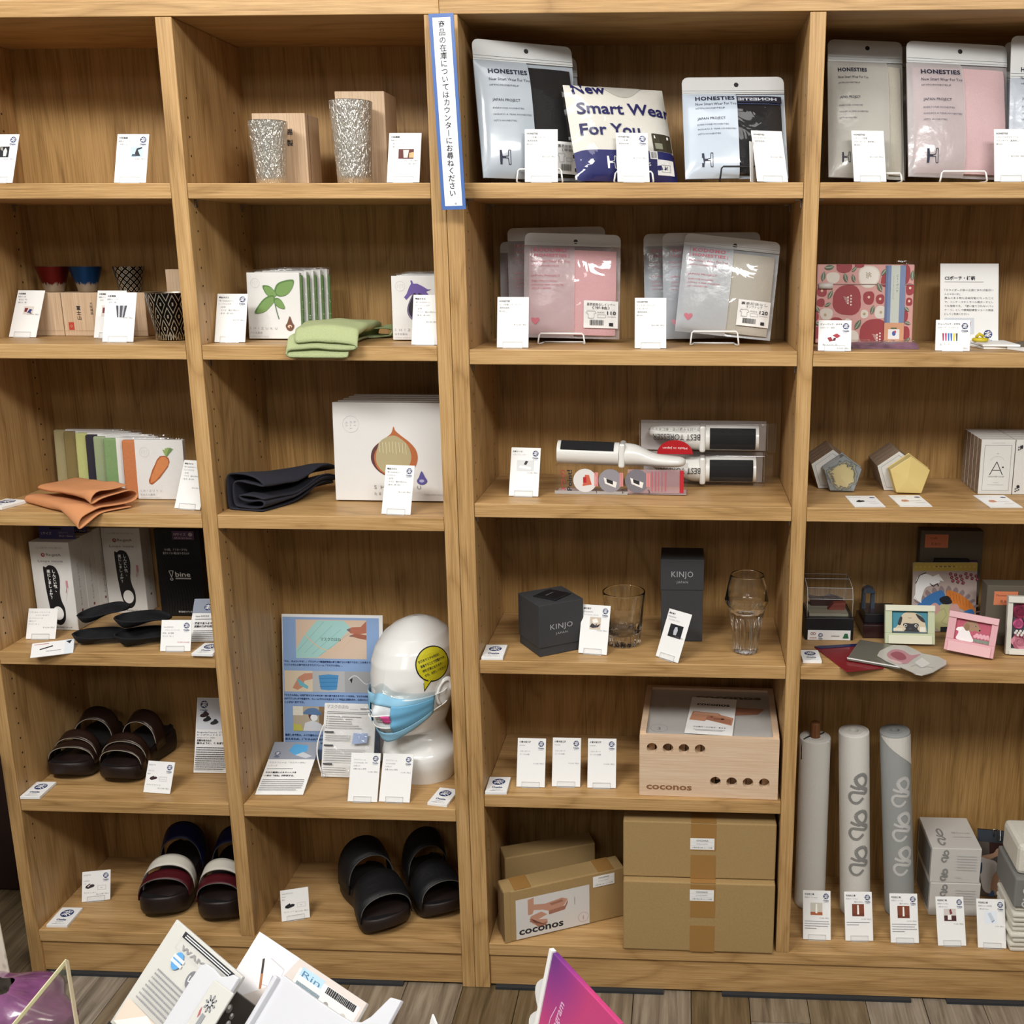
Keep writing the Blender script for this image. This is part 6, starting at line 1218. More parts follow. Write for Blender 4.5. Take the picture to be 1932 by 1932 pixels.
glass('beer_glass', 'tall waisted clear beer glass with fluted stem at the right', p[0], p[1], [(0, .0004), oz(1, 21), oz(6, 22.5), oz(35, 25), oz(66, 29), oz(82, 34), oz(92, 36), oz(98, 40), oz(104, 41), oz(110, 39), oz(130, 36), oz(149, 31.7)]+[(r, z) for r, z in rim_(31.5*k, 150.5*k, .0026)], [rim_(31.5*k, 150.5*k, .0026)[-1], oz(148, 28.9), oz(130, 34), oz(108, 36.5), oz(98, 35), oz(88, 29), oz(80, 20), oz(76, 8), (0, 75*k)], lambda z: .14 if z < 78*k else 0)
# --- beech box with sliding lid
c4 = [(1206, 1501), (1468, 1508), (1207, 1386), (1470, 1398)]
Mw, w, h, ya = fit(c4, Z5R+.0004, .28, .13, tilt=0, tilts=.05, sw=.2, sh=.3, yaws=3); D = .245 if Mw.translation.y < .03 else .282-Mw.translation.y-.004-abs(w*math.sin(math.radians(ya)))
t, M = base('wooden_toy_box', 'beech box with finger holes, engraved name and a clear lid', 'box', Mw, ya); th = .012
N = 20; holes = [(.09+.115*i, .8) for i in range(4)]+[(.55+.117*i, .27) for i in range(4)]
# front board with real round holes: polygons around each hole cell
fb = MB(M); u0 = -w/2; cells = []
r_ = .0105; us = sorted({0, 1}|{a-.05 for a, b in holes}|{a+.05 for a, b in holes}); vs_ = [0, .27-.12, .27+.12, .8-.12, .8+.12, 1]
HM = {(i, j): None for i in range(1) for j in range(1)}
def rowboard(v0, v1, row):
    x = 0
    for a, b in row+[(None, None)]:
        e = a-.052 if a is not None else 1
        if e > x: fb.box(u0+x*w, u0+e*w, v0*h, v1*h, -th, 0, BEECH)
        if a is None: break
        x0, x1, y0, y1 = u0+(a-.052)*w, u0+(a+.052)*w, v0*h, v1*h; cx, cy = u0+a*w, b*h
        sq = []
        for k in range(N):
            an = 2*math.pi*k/N; c, s = math.cos(an), math.sin(an); f = min((x1-cx)/abs(c) if abs(c) > 1e-6 else 9, (y1-cy)/abs(s) if s > 1e-6 else 9, (cy-y0)/abs(s) if s < -1e-6 else 9); sq.append((cx+c*f, cy+s*f))
        ci = [(cx+r_*math.cos(2*math.pi*k/N), cy+r_*math.sin(2*math.pi*k/N)) for k in range(N)]
        # square corners
        vv = [(x, y, 0) for x, y in sq]+[(x, y, 0) for x, y in ci]+[(x, y, -th) for x, y in ci]
        fb.add(vv, [(k, (k+1) % N, N+(k+1) % N, N+k) for k in range(N)]+[(N+k, N+(k+1) % N, 2*N+(k+1) % N, 2*N+k) for k in range(N)], BEECH)
        for X, Y in ((x0, y0), (x1, y0), (x1, y1), (x0, y1)):
            near = sorted(sq, key=lambda q: (q[0]-X)**2+(q[1]-Y)**2)[:2]; fb.add([(X, Y, 0), (*near[0], 0), (*near[1], 0)], [(0, 1, 2)], BEECH)
        x = a+.052
rowboard(0, .15, []); rowboard(.15, .39, holes[4:]); rowboard(.39, .68, []); rowboard(.68, .92, holes[:4]); rowboard(.92, 1, [])
front = fb.build('front_board', t)
MB(M).box(-w/2, -w/2+th, 0, h+.004, -D, -th, BEECH).build('side_board', t); MB(M).box(w/2-th, w/2, 0, h+.004, -D, -th, BEECH).build('side_board', t)
MB(M).box(-w/2+th, w/2-th, 0, h+.004, -D, -D+th, BEECH).build('back_board', t); MB(M).box(-w/2+th, w/2-th, .0005, .006, -D+th, -th, BEECH).build('bottom_board', t)
tb = MB(M)
for i in range(16): tb.box(-w/2+th+.004+i*(w-2*th-.008)/16, -w/2+th+.004+(i+.88)*(w-2*th-.008)/16, .03 if i == 9 else .0065, h*.9, -D+th+.01, -th-.006-.004*(i % 3), wood('toy_block_wood', 1, '#b08660', '#c89c72', '#d9b48c', ring=3.))
tb.build('toy_blocks', t, kind='stuff')
Ml = M @ T(0, h-.003, 0) @ Matrix.Rotation(-math.pi/2, 4, 'X')   # lid plane: u right, v back
q = MB(Ml).box(-w/2+th, w/2-th, th*.4, D-th, -.0022, -.0006, PAPER).build('insert_sheet', t)
p = Pr(Ml @ T(-w/2+th, th*.4, -.0006)); W_, H_ = (w-2*th)*1000, (D-th)*1000
p.r(0, H_*.05, W_, H_, mat('#cfcdc9', .5)); p.ring(24, 38, 17, .6, GREY); p.t('3', 24, 30, 18, GREY, 'c'); p.t('coconos', W_*.38, H_*.82, 24, mat('#6d6660', .6), wid=W_*.56, bold=.05)
for x_, c in ((.52, '#b9866c'), (.6, '#a8745c')): p.po([(W_*x_, H_*.45), (W_*(x_+.3), H_*.5), (W_*(x_+.36), H_*.62), (W_*(x_+.1), H_*.64)], mat(c, .6))
p.build('print', q)
MB(Ml).box(-w/2+th*.8, w/2-th*.8, th*.3, D-th, .0002, .002, clear(gloss=.07, name='clear_lid')).build('clear_lid', t)
lf = thing('leaflet', 'white leaflet with wood toy photo lying on the clear lid of the beech box', 'leaflet', tuple((Mw @ Vector((.004, h-.0005, -D*.42)))), math.radians(ya-4))
q = MB().box(-.047, .047, -.088, .088, .0002, .0012, PAPER).build('sheet', lf); p = Pr(T(-.047, -.088, .0012))
p.t('coconos', 47, 136, 19, INK, 'c', wid=68, bold=.03); p.po([(4, 62), (36, 58), (38, 66), (90, 44), (92, 80), (66, 92), (60, 100), (8, 104)], mat('#c08a6c', .6)); p.po([(36, 66), (88, 50), (88, 72), (40, 86)], mat('#a8725a', .6)); p.po([(10, 90), (60, 88), (62, 98), (12, 101)], mat('#d3a184', .6)); p.r(52, 70, 74, 73, mat('#6a4030', .6)); p.c(70, 72, 3.5, mat('#3a2218', .6)); p.c(48, 80, 3, mat('#6a4030', .6))
p.t('ひな親子／のり物王・考える', 47, 28, 6.5, INK, 'c', wid=64); p.bars(16, 78, 18, GREY, 1.4); p.bars(20, 74, 13, GREY, 1.4); p.build('print', q)
p = Pr(M @ T(-w/2, 0, 0)); p.t('coconos', w*50, h*110, 19, mat('#8a6040', .8, name='engraved_letters'), wid=w*330, bold=.03); p.build('engraving', front)
# --- cardboard boxes
KR = mat('#a28658', .8, bump=.15, bs=250, var=.05, name='cardboard'); TAPE = mat('#9c7440', .35, coat=.2, name='brown_tape'); KRD = mat('#7d6340', .85, name='cardboard_edge')
def carton(label, Mw, w, h, d, ya, dr=None, tape=None, flap=True):
    t, M = base('cardboard_box', label, 'box', Mw, ya, 'cardboard boxes in the bottom middle compartment')
    q = MB(M).box(-w/2, w/2, 0.0002, h-.001, -d, 0, KR).build('body', t, bevel=.0025)
    if tape: 
        for a, b in tape: MB(M).box(-w*.082+.008, w*.082+.008, a*h, b*h, .0001, .0006, TAPE).build('tape', t)
        MB(M).box(-w*.082+.008, w*.082+.008, h-.0012, h-.0004, -.06, .0006, TAPE).build('tape', t)
    if dr: p = Pr(M @ T(-w/2, 0, .0005)); dr(p, w*1000, h*1000); p.build('label', t)
    return t, M
def lab(u, v):
    def d(p, W_, H_):
        p.r(W_*u, H_*v, W_*u+48, H_*v+25, PAPER)
        for k in range(2): p.r(W_*u+2, H_*v+8+8*k, W_*u+46, H_*v+8.4+8*k, LGREY)
        p.t('COCONOS', W_*u+24, H_*v+18, 4.6, INK, 'c', bold=.02); p.t('SCALE-HAPPY', W_*u+24, H_*v+11, 3.8, GREY, 'c'); p.t('小菅木型工房-コンペ仕様', W_*u+24, H_*v+3, 3.4, INK, 'c', wid=40)
    return d
for c4, z, lb, tp, ly in (([(1175.5, 1790), (1462, 1803), (1176, 1661), (1463, 1669)], Z6, 'large taped cardboard box standing on the bottom shelf under its twin', [(.0, .38), (.5, .97)], .74),
                      ([(1175.5, 1652), (1464, 1661), (1176, 1547), (1466, 1556)], None, 'taped cardboard box on top of the larger cardboard box', [(0, .42), (.5, .97)], .52)):
    if z is None: z = ztop_c
    Mw, w, h, ya = fit(c4, z+.0004, .3, .14, y=.006, tilt=0, tilts=.05, sw=.15, sh=.4, yaws=.4, xmax=XG-.006)
    carton(lb, Mw, w, h, .262, ya, lab(.44, ly), tp); ztop_c = Mw.translation.z+h
cor, rt_ = onz(947, 1784, Z6), onz(1172, 1731, Z6); v_ = rt_-cor; ya = math.atan2(v_[1], v_[0]); w = np.linalg.norm(v_[:2])
mid = (cor+rt_)/2; xr = 1
Mw = Matrix.Translation((mid[0]+.006, mid[1]+.006, Z6+.0004)) @ Matrix.Rotation(ya, 4, 'Z') @ Matrix.Rotation(math.pi/2, 4, 'X')
k = mpp(mid); hcart = 106*k
def dr_coc(p, W_, H_):
    a, b, c, d = W_*.09, H_*.0+3, W_*.70, H_*.80
    p.r(a, b, c, d, mat('#d5d2cf', .5)); B1, B2 = mat('#c08f78', .6), mat('#a06e5a', .6)
    q = lambda pts, m: p.po([(a+u*(c-a), b+v*(d-b)) for u, v in pts], m)
    q([(.16, .95), (.24, .98), (.24, .8), (.4, .76), (.62, .82), (.7, .76), (.64, .6), (.46, .54), (.36, .62), (.24, .66), (.22, .56), (.16, .56)], B1); q([(.44, .56), (.66, .6), (.7, .74), (.7, .66), (.66, .5), (.44, .46)], B2)
    q([(.2, .52), (.34, .58), (.42, .48), (.3, .4), (.42, .36), (.42, .26), (.32, .2), (.22, .32), (.18, .44)], B1); q([(.2, .46), (.18, .38), (.34, .28), (.42, .3), (.4, .22), (.3, .18)], B2); q([(.45, .74), (.62, .78), (.64, .72), (.48, .68)], B2)
    p.t('coconos', a+6, b+9, 23, INK, wid=(c-a)*.6, bold=.03); p.ring(a+(c-a)*.91, b+(d-b)*.2, 11, .5, PKI); p.t('1', a+(c-a)*.91, b+(d-b)*.14, 13, PKI, 'c'); p.t('coconos', a+(c-a)*.8, b+(d-b)*.58, 5, GREY, rot=math.pi/2)
    lab(.73, .72)(p, W_, H_)
t, M = carton('long cardboard box set at an angle with a wooden toy label', Mw, w, hcart, .05, math.degrees(ya), dr_coc)
MB(M).box(-w/2-.0005, -w/2+.012, .001, hcart-.0004, -.0012, .0006, KR).build('end_flap', t); MB(M).box(-w/2-.0012, -w/2-.0002, .003, hcart-.004, -.046, -.004, KRD).build('end_flap', t)
MB(M).box(-w/2+.022, -w/2+.058, hcart-.0012, hcart-.0004, -.049, -.001, TAPE).build('tape', t); MB(M).box(w/2-.058, w/2-.022, hcart-.0012, hcart-.0004, -.049, -.001, TAPE).build('tape', t)
Mw2 = T(.168, .148, Z6+.0004) @ Matrix.Rotation(ya*.85, 4, 'Z') @ Matrix.Rotation(math.pi/2, 4, 'X')
t, M = carton('second long cardboard box lying behind the angled one', Mw2, .2, hcart*1.09, .05, math.degrees(ya*.85))
# ================================================================ right bookcase, right bay
pouch('beige garment pouch beside the upright in the right bay', [(1562, 344), (1708, 344), (1563, 77), (1700, 90)], Z1, .15, .25, '#b9b2a4', '#bcb9b1', DKN, .055, alpha=.75, group='pale zip pouches on the top right shelf', front=.78, head=.16)
pouch('second beige garment pouch close behind the first in the right bay', [(1568, 344), (1714, 344), (1600, 84), (1712, 100)], Z1, .15, .24, '#b9b2a4', '#b3b4b2', DKN, .1, alpha=.8, group='pale zip pouches on the top right shelf', T_=.008, head=.16)
pouch('pale pink garment pouch between the two price cards in the right bay', [(1717, 343), (1902, 343), (1707, 78), (1901, 98)], Z1, .195, .25, '#d0b0b2', '#c3bcbc', DKN, .05, alpha=.6, roll=-2, group='pale zip pouches on the top right shelf', front=.53, head=.16)
for i, (a, b, c, d, y) in enumerate([(1898, 1975, 1912, 72, .05), (1892, 1990, 1896, 84, .085), (1888, 2000, 1888, 98, .13)]):
    pouch('blue white garment pouch at the right picture edge, %s of three' % ('front', 'middle', 'back')[i], [(a, 344), (b+90, 344), (c, d), (b+90, d+6)], Z1, .19, .26, '#b6bcc4', '#b5bcc6', DKN, y, alpha=.9, group='pale zip pouches on the top right shelf', T_=.009, head=.3, roll=4 if i == 0 else 0, tilts=3, hang=False)
wire('white wire stand beside the card over the beige pouch', (1640, 1701), 331, Z1, .024, WW); wire('white wire stand under the pale pink pouch', (1776, 1862), 323, Z1, .022, WW)
# --- camellia pouch
def clip_(pts, W_, H_):
    for ax, lim, sg in ((0, 0, 1), (0, W_, -1), (1, 0, 1), (1, H_, -1)):
        out = []
        for i, p in enumerate(pts):
            q = pts[i-1]; pi, qi = (p[ax]-lim)*sg >= 0, (q[ax]-lim)*sg >= 0
            if pi != qi: k = (lim-q[ax])/(p[ax]-q[ax]); out.append((q[0]+(p[0]-q[0])*k, q[1]+(p[1]-q[1])*k))
            if pi: out.append(p)
        pts = out
        if not pts: return []
    return pts
def dr_cam(p, W_, H_):
    X = lambda x: (x-128)/(985-128)*W_; Y = lambda y: (1-(y-222)/(855-222))*H_; kx, ky = W_/857, H_/633
    def b(x, y, rx, ry, m, sq=.0, n=26, sd=0):
        pts = []
        for i in range(n):
            a = 2*math.pi*i/n; r = 1+sq*abs(math.sin(2*a))+.04*math.sin(3*a+x); pts.append((X(x)+rx*kx*r*math.cos(a), Y(y)+ry*ky*r*math.sin(a)))
        q = clip_(pts, W_, H_)
        if len(q) > 2: p.po(q, m)
    R_, W2, G_, P_ = mat('#9c3238', .5), mat('#ded6ca', .5), mat('#5d6f56', .5), mat('#d89f97', .5)
    for x, y, a, c in ((585, 320, 92, 88), (270, 330, 58, 44), (220, 620, 56, 46), (555, 620, 34, 34), (700, 605, 55, 50), (410, 690, 30, 34), (460, 810, 48, 60)): b(x, y, a, c, W2, .06)
    b(585, 320, 80, 76, mat('#e9e3d8', .5), .06)
    for x, y, a, c in ((400, 510, 122, 118), (645, 775, 122, 112), (365, 248, 68, 42), (590, 490, 48, 52), (690, 500, 36, 38), (175, 445, 44, 36), (168, 530, 34, 32), (950, 420, 36, 46), (945, 520, 28, 32), (310, 695, 58, 46), (915, 770, 44, 52), (905, 300, 40, 76), (905, 635, 34, 46), (128, 640, 24, 34), (145, 770, 38, 46), (745, 350, 50, 55), (500, 230, 40, 20)): b(x, y, a, c, R_, .1)
    for x, y in ((590, 485), (690, 498), (175, 435), (950, 410), (945, 515), (895, 770)): b(x, y, 11, 11, mat('#e6c9b4', .5), 0, 8)
    for x, y in ((210, 628), (555, 618), (700, 605), (410, 688)): b(x, y, 12, 12, mat('#b9a27c', .5), 0, 8)
    for i in range(7):
        for x, y in ((435, 490), (700, 790)): b(x-10-(i % 2)*26+8, y-16+i*12, 8, 8, mat('#f0dcd2', .5), 0, 8); p.ln([(X(x-22), Y(y+2+i*7)), (X(x-70+i*5), Y(y-8+i*9))], .6, mat('#f0dcd2', .5))
    for i in range(14): b(565+12*(i % 4), 290+12*(i//4)+6*(i % 2), 4, 4, mat('#a08a5a', .5), 0, 6)
    for i, (x, y) in enumerate(((235, 248), (185, 320), (380, 330), (450, 335), (455, 262), (250, 465), (680, 405), (625, 585), (500, 705), (715, 285), (230, 545), (140, 585), (925, 580), (935, 690), (150, 700), (965, 310), (935, 835))):
        a = (.1, 1.4, 1.9, 1.9, .7, 1.1, 2.1, 1.3, 1.0, .9, .4, 2.2, 2.4, 2.9, 2.8, 1.5, .8)[i]; L_ = (44, 40, 40, 34, 28, 38, 42, 38, 48, 34, 30, 30, 28, 28, 30, 40, 40)[i]; c, s = math.cos(a), math.sin(a); wd = L_*.5
        pts = [(X(x+c*L_*t-s*wd*o), Y(y-s*L_*t-c*wd*o)) for t, o in ((-1, 0), (-.5, .75), (0, .95), (.5, .7), (1, 0), (.5, -.7), (0, -.95), (-.5, -.75))]
        q = clip_(pts, W_, H_)
        if len(q) > 2: p.po(q, G_); p.ln([(min(W_, max(0, X(x-c*L_*.8))), min(H_, max(0, Y(y+s*L_*.8)))), (min(W_, max(0, X(x+c*L_*.7))), min(H_, max(0, Y(y-s*L_*.7))))], .8, mat('#cfcabb', .5))
    p.r(0, Y(384), W_, Y(379), mat('#a98a86', .5))
    a, c = X(732), X(905); p.r(a, Y(690), c, H_*.985, mat('#7385a8', .5)); p.r(a+(c-a)*.28, Y(690), a+(c-a)*.72, H_*.985, mat('#c3c9bf', .5)); p.r(a, Y(690)+0, a+(c-a)*.12, H_*.98, mat('#5c6f96', .5))
    p.t('CS・ポーチ', a+(c-a)*.6, H_*.88, 5.4, mat('#4b5a55', .6), 'c', vert=True); p.t('リユースしやすいジッパー付', a+(c-a)*.4, H_*.86, 3.2, GREY, 'c', vert=True)
    p.r(a, Y(850), c, Y(690), mat('#d29a76', .5)); p.r(a+(c-a)*.2, Y(820), a+(c-a)*.78, Y(742), PAPER); p.r(a+(c-a)*.34, Y(740), a+(c-a)*.64, Y(728), mat('#4d6a45', .5)); p.c(a+(c-a)*.5, Y(775), 3.4, mat('#3b5da8', .5), 4.6); p.c(a+(c-a)*.56, Y(762), 2, mat('#c43a44', .5), 2.4)
Mw, w, h, ya = fit([(1537, 650), (1721, 650), (1543, 500), (1726, 497)], Z2R+.002, .19, .16, y=.165, tilt=8, tilts=3, sw=.15, sh=.15, yaws=3)
t, M = base('floral_pouch', 'pink pouch printed with red camellias and green leaves, in a clear bag', 'pouch', Mw, ya); M = M @ T(-w/2, 0, 0)
MB(M).box(0, w, 0, h, -.008, 0, mat('#d39d96', .5, bump=.1, bs=80, name='pink_pouch_film')).build('pouch_body', t, bevel=.002)
p = Pr(M); dr_cam(p, w*1000, h*1000); q = p.build('print', t)
sl = MB(M); sl.tube([(.004, h*.72, .002), (.03, h*.725, .003)], .006, mat('#d9d5cf', .35, name='zip_slider'), 8); sl.build('zip_slider', t)
MB(M).grid(lambda a, b: (-.004+(w+.012)*a, (h+.006)*b, .003+.002*mnoise.noise(Vector((a*6, b*6, 3)))), 16, 16, clear(gloss=.02, wrinkle=.15, ws=20, name='thin_film')).build('clear_bag', t)
tp_ = thing('folded_plastic_pouch', 'flat plastic-wrapped pouch lying in front of the floral pouch', 'pouch', (.815, .095, Z2R))
mb = MB(); mb.grid(lambda a, b: ((a-.5)*.155, (b-.5)*.085, .012+.004*mnoise.noise(Vector((a*7, b*5, 8)))-.010*abs(2*b-1)**3), 20, 12, FILM2); mb.build('clear_bag', tp_)
mb = MB(); mb.grid(lambda a, b: (-.07+.12*a, (b-.5)*.07, .0015+.008*(1-abs(2*b-1)**3)), 12, 8, mat('#7a5a6a', .5, var=.5, bs=40, name='dark_floral_film')); mb.box(-.07, .05, -.035, .035, .0003, .0015, mat('#7a5a6a', .5)); mb.build('pouch_body', tp_)
# --- flat white packs with a yellow ring
for i, (c4, th, lb) in enumerate([([(1833, 661), (1914, 661), (1832, 641), (1898, 640)], .004, 'flat white pack lying right of the card with pencil cases, lowest one'),
        ([(1842, 656), (1920, 657), (1838, 636), (1900, 636)], .004, 'flat white pack on top of the other, under the yellow ring')]):
    z0 = Z2R+.0048*i; Mw, w, h, ya = flat(c4, z0+th); h = min(h, .11); t, M = base('flat_pack', lb, 'pack', T(0, 0, -th) @ Mw, ya, 'flat white packs'); MB().box(-w/2, w/2, -h/2, h/2, .0003, th, PAPER).build('pack', t, bevel=.0008)
    pk_ = (t.location.copy(), z0+th)
t = thing('yellow_ring_slider', 'yellow plastic zip slider ring on the flat white packs', 'slider', (ony(1850, 630, .12)[0], .12, Z2R+.0093))
mb = MB(); mb.tube([(.012*math.cos(a), .009*math.sin(a), .004) for a in [k*.4 for k in range(16)]], .0035, mat('#c9b62c', .35, name='yellow_plastic'), 8, closed=True); mb.tube([(-.006, .006, .008), (0, .008, .014), (.008, .006, .009)], .003, mat('#c9b62c', .35), 8); mb.build('ring', t)
t = thing('grey_mesh_pouch', 'dark grey mesh pouch lying at the right picture edge above the soaps', 'pouch', (1.105, .12, Z2R))
MB().grid(lambda a, b: ((a-.5)*.12, (b-.5)*.1, .004+.010*math.sin(math.pi*a)*math.sin(math.pi*b)), 12, 10, mat('#6b6459', .8, bump=.6, bs=800, name='grey_mesh')).build('pouch_body', t, solid=.002, off=-1)
t = thing('flat_pack', 'flat white pack at the right picture edge before the grey mesh pouch', 'pack', (1.075, .05, Z2R), .3, 'flat white packs'); MB().box(-.045, .045, -.03, .03, .0003, .004, PAPER).build('pack', t, bevel=.0008)
# --- pentagonal soaps and their boxes
KRB = mat('#8f7a66', .8, var=.18, bs=120, name='printed_kraft'); WB = mat('#d5d4cf', .6, name='white_soap_carton')
def penta(R): return [(R*math.sin(2*math.pi*k/5), R*math.cos(2*math.pi*k/5)) for k in range(5)]
def prism_y(mb, pts, y0, y1, m): return mb.prism([(x, z) for x, z in pts], -y1, -y0, m, Matrix.Rotation(math.pi/2, 4, 'X'))
def swirl():
    m, nt, b, o = newmat('marbled_soap'); L = nt.links.new; tc = nd(nt, 'TexCoord'); n = nd(nt, 'TexNoise', Scale=26., Detail=5., Distortion=2.2); L(tc.outputs['Object'], n.inputs['Vector'])
    sp = nd(nt, 'VectorMath', operation='SUBTRACT'); sp.inputs[1].default_value = (-.002, -.02, .033); L(tc.outputs['Object'], sp.inputs[0]); ln = nd(nt, 'VectorMath', operation='LENGTH'); L(sp.outputs[0], ln.inputs[0])
    a = nd(nt, 'Math', operation='MULTIPLY_ADD', i1=.03, i2=-.015); L(n.outputs[0], a.inputs[0]); s = nd(nt, 'Math', operation='ADD'); L(ln.outputs['Value'], s.inputs[0]); L(a.outputs[0], s.inputs[1])
    r = nd(nt, 'ValToRGB'); cr = r.color_ramp; mr = nd(nt, 'MapRange', i1=.012, i2=.042); L(s.outputs[0], mr.inputs[0]); L(mr.outputs[0], r.inputs[0])
    cr.elements[0].position = 0; cr.elements[0].color = (*lin('#cfc08c'), 1); cr.elements[1].position = 1; cr.elements[1].color = (*lin('#8f9598'), 1)
    for p_, c in ((.42, '#cabd8c'), (.5, '#3f464e'), (.57, '#a8a58c'), (.66, '#59626b'), (.75, '#8d9497')): e = cr.elements.new(p_); e.color = (*lin(c), 1)
    L(r.outputs[0], b.inputs['Base Color']); b.inputs['Roughness'].default_value = .3; b.inputs['Coat Weight'].default_value = .5; return m
for i, (px, py, sm, nm, tabc, R) in enumerate(((1588, 928, swirl(), 'grey marbled', '#2a3038', .0385), (1714, 932, mat('#d3bd7a', .5, bump=.1, bs=60, name='yellow_soap'), 'pale yellow', '#6b1d28', .0400))):
    g = onz(px, py, Z3R); c = R*math.cos(math.pi/5)
    t = thing('pentagon_soap', '%s five-sided soap leaning before its stack of boxes' % nm, 'soap', (g[0], g[1], Z3R), 0, 'five-sided soaps'); P_ = penta(R); mb = MB(T(0, 0, c+.0024))
    fr = [(x, -.001-.004*(k in (0, 2)), z) for k, (x, z) in enumerate(P_)]; bk_ = [(x, .022, z) for x, z in P_]
    mb.add(fr+bk_+[(-.004, -.0065, -.004)], [(k, 10, (k+1) % 5) for k in range(5)]+[(k, (k+1) % 5, 5+(k+1) % 5, 5+k) for k in range(5)]+[(9, 8, 7, 6, 5)], sm); mb.build('soap', t, bevel=.0012)
    if i == 0: prism_y(MB(T(0, 0, c+.0006)), [(x*1.04, max(-c, z*1.04)) for x, z in P_], -.008, .0235, FILM2).build('clear_wrap', t)
    R2 = .043; c2 = R2*math.cos(math.pi/5)
    for k in range(4):
        t = thing('soap_box', 'five-sided soap carton, %s in the stack behind the %s soap' % (('front one', 'second', 'third', 'hindmost')[k], nm), 'box', (g[0]-.0165, g[1]+.030+.0265*k, Z3R), 0, 'five-sided soap cartons'); P2 = penta(R2)
        mb = MB(T(0, 0, c2+.0004)); prism_y(mb, P2, 0, .026, KRB); q = mb.build('carton', t, bevel=.0006, seg=1)
        mb = MB(T(0, 0, c2+.0004)); prism_y(mb, [(x*.985, z*.985) for x, z in P2], -.0012, -.0001, WB); q = mb.build('front_face', t)
        if k == 0:
            p = Pr(T(0, -.0012, c2+.0004) @ Matrix.Rotation(math.pi/2, 4, 'X')); r5 = [(x*820, z*820) for x, z in P2]; p.ln(r5+[r5[0]], .7, GREY); p.ln([(x*1000*.9, z*1000*.9) for x, z in P2[3:]+P2[:1]], .5, LGREY); p.po([(18, 22), (27, 15), (32, 9), (26, 9), (19, 14)], mat(tabc, .5)); p.build('print', q)
# --- rectangular soap boxes
def dr_ans(p, W_, H_):
    p.fr(W_*.1, H_*.07, W_*.9, H_*.9, .6, GREY); p.t('ANSWER', W_*.5, H_*.93, 2.4, LGREY, 'c', wid=W_*.4); p.ln([(W_*(.5+.22*math.cos(a)), H_*(.58+.12*math.sin(a))) for a in [.35+k*.245 for k in range(11)]], .5, LGREY)
    p.ln([(W_*.3, H_*.36), (W_*.49, H_*.6)], 1.3, INK); p.ln([(W_*.49, H_*.6), (W_*.68, H_*.36)], 1.3, INK); p.ln([(W_*.38, H_*.445), (W_*.6, H_*.445)], 1, INK); p.c(W_*.68, H_*.5, 1.6, INK); p.c(W_*.5, H_*.75, 2, LGREY, 1)
    p.t('ANSWER SOAP', W_*.5, H_*.315, 4, GREY, 'c', wid=W_*.48); p.t('MARINE', W_*.5, H_*.21, 3, LGREY, 'c'); p.bars(W_*.25, W_*.75, H_*.175, LGREY, 1)
def dr_flo(p, W_, H_):
    for v in (.12, .88):
        for i in range(9): p.c(W_*(.08+.05*(i % 3)+.3*(i//6)), H_*v+(i-4)*1.6, 1.6, mat('#57575c', .6), n=8)
    p.c(W_*.15, H_*.15, 3, INK); p.c(W_*.16, H_*.87, 3, INK); p.t('Flower', W_*.5, H_*.5, 6, LGREY, 'c')
Mw, w, h, ya = fit([(1844.5, 932), (1908, 933.5), (1853, 831), (1917, 828)], Z3R+.0004, .062, .1, tilt=0, tilts=.05, sw=.1, sh=.15, yaws=.5)
for col in range(2):
    for k in range(5):
        D = Mw @ T(col*(w+.0015), 0, -.0262*k); lb = '%s white soap carton, %s' % (('plain lettered', 'flower-printed')[col], ('front one of the left row' if col == 0 else 'front one of the row cut by the picture edge') if k == 0 else '%s in the %s row from the front' % (('', 'second', 'third', 'fourth', 'fifth')[k], ('left', 'right')[col]))
        t, M = base('soap_carton', lb, 'box', D, ya, 'upright white soap cartons'); q = MB(M).box(-w/2, w/2, 0, h, -.0255, 0, WB).build('carton', t, bevel=.0006, seg=1)
        MB(M).box(-w/2-.0003, -w/2, .0005, h-.0005, -.0245, -.0015, KRB).build('kraft_side', t)
        if k == 0: p = Pr(M @ T(-w/2, 0, 0)); (dr_ans, dr_flo)[col](p, w*1000, h*1000); p.build('print', q)
# --- small models, frames and sleeves
DKB = mat('#17171a', .35, name='black_display_base'); DBR = mat('#2a1214', .35, coat=.3, name='dark_wine_lacquer')
Mw, w, h, ya = fit([(1521, 1207), (1610, 1208), (1518, 1166), (1611, 1167)], Z4+.0004, .09, .045, tilt=0, tilts=.05, sw=.15, sh=.2, yaws=2); d = .1
t, M = base('display_case', 'clear acrylic case with a scene inside on a black base with a white name plate', 'display case', Mw, ya)
MB(M).box(-w/2, w/2, 0, h, -d, 0, DKB).build('base', t, bevel=.001)
q = MB(M).box(-w/2+.005, w/2-.006, .0005, h*.45, .0002, .002, PAPER).build('name_plate', t); p = Pr(M @ T(-w/2+.005, 0, .002)); W_ = (w-.011)*1000
p.bars(4, 18, 4, mat('#a0524a', .5), 1.5); p.ring(8, 14, 2.4, 1, mat('#8e3a3a', .5), 10); p.ring(13, 14, 2.4, 1, mat('#8e3a3a', .5), 10); p.logo(W_*.3, 11, 4.5); p.bars(W_*.55, W_*.75, 9, GREY, 1.4); p.po([(W_*.82, 5), (W_*.86, 15), (W_*.93, 15), (W_*.96, 5)], mat('#2c6a4c', .5)); p.build('print', q)
prof = [(-.006, h+.0005), (-.006, h+.038), (-.018, h+.058), (-d*.62, h+.064), (-d+.004, h+.064), (-d+.004, h+.0005)]
mb = MB(M @ T(-w/2+.003, 0, 0) @ Matrix.Rotation(math.pi/2, 4, 'Y')); mb.prism([(-a, b) for a, b in prof], 0, w-.006, clear(gloss=.03, name='acrylic')); mb.build('acrylic_cover', t)
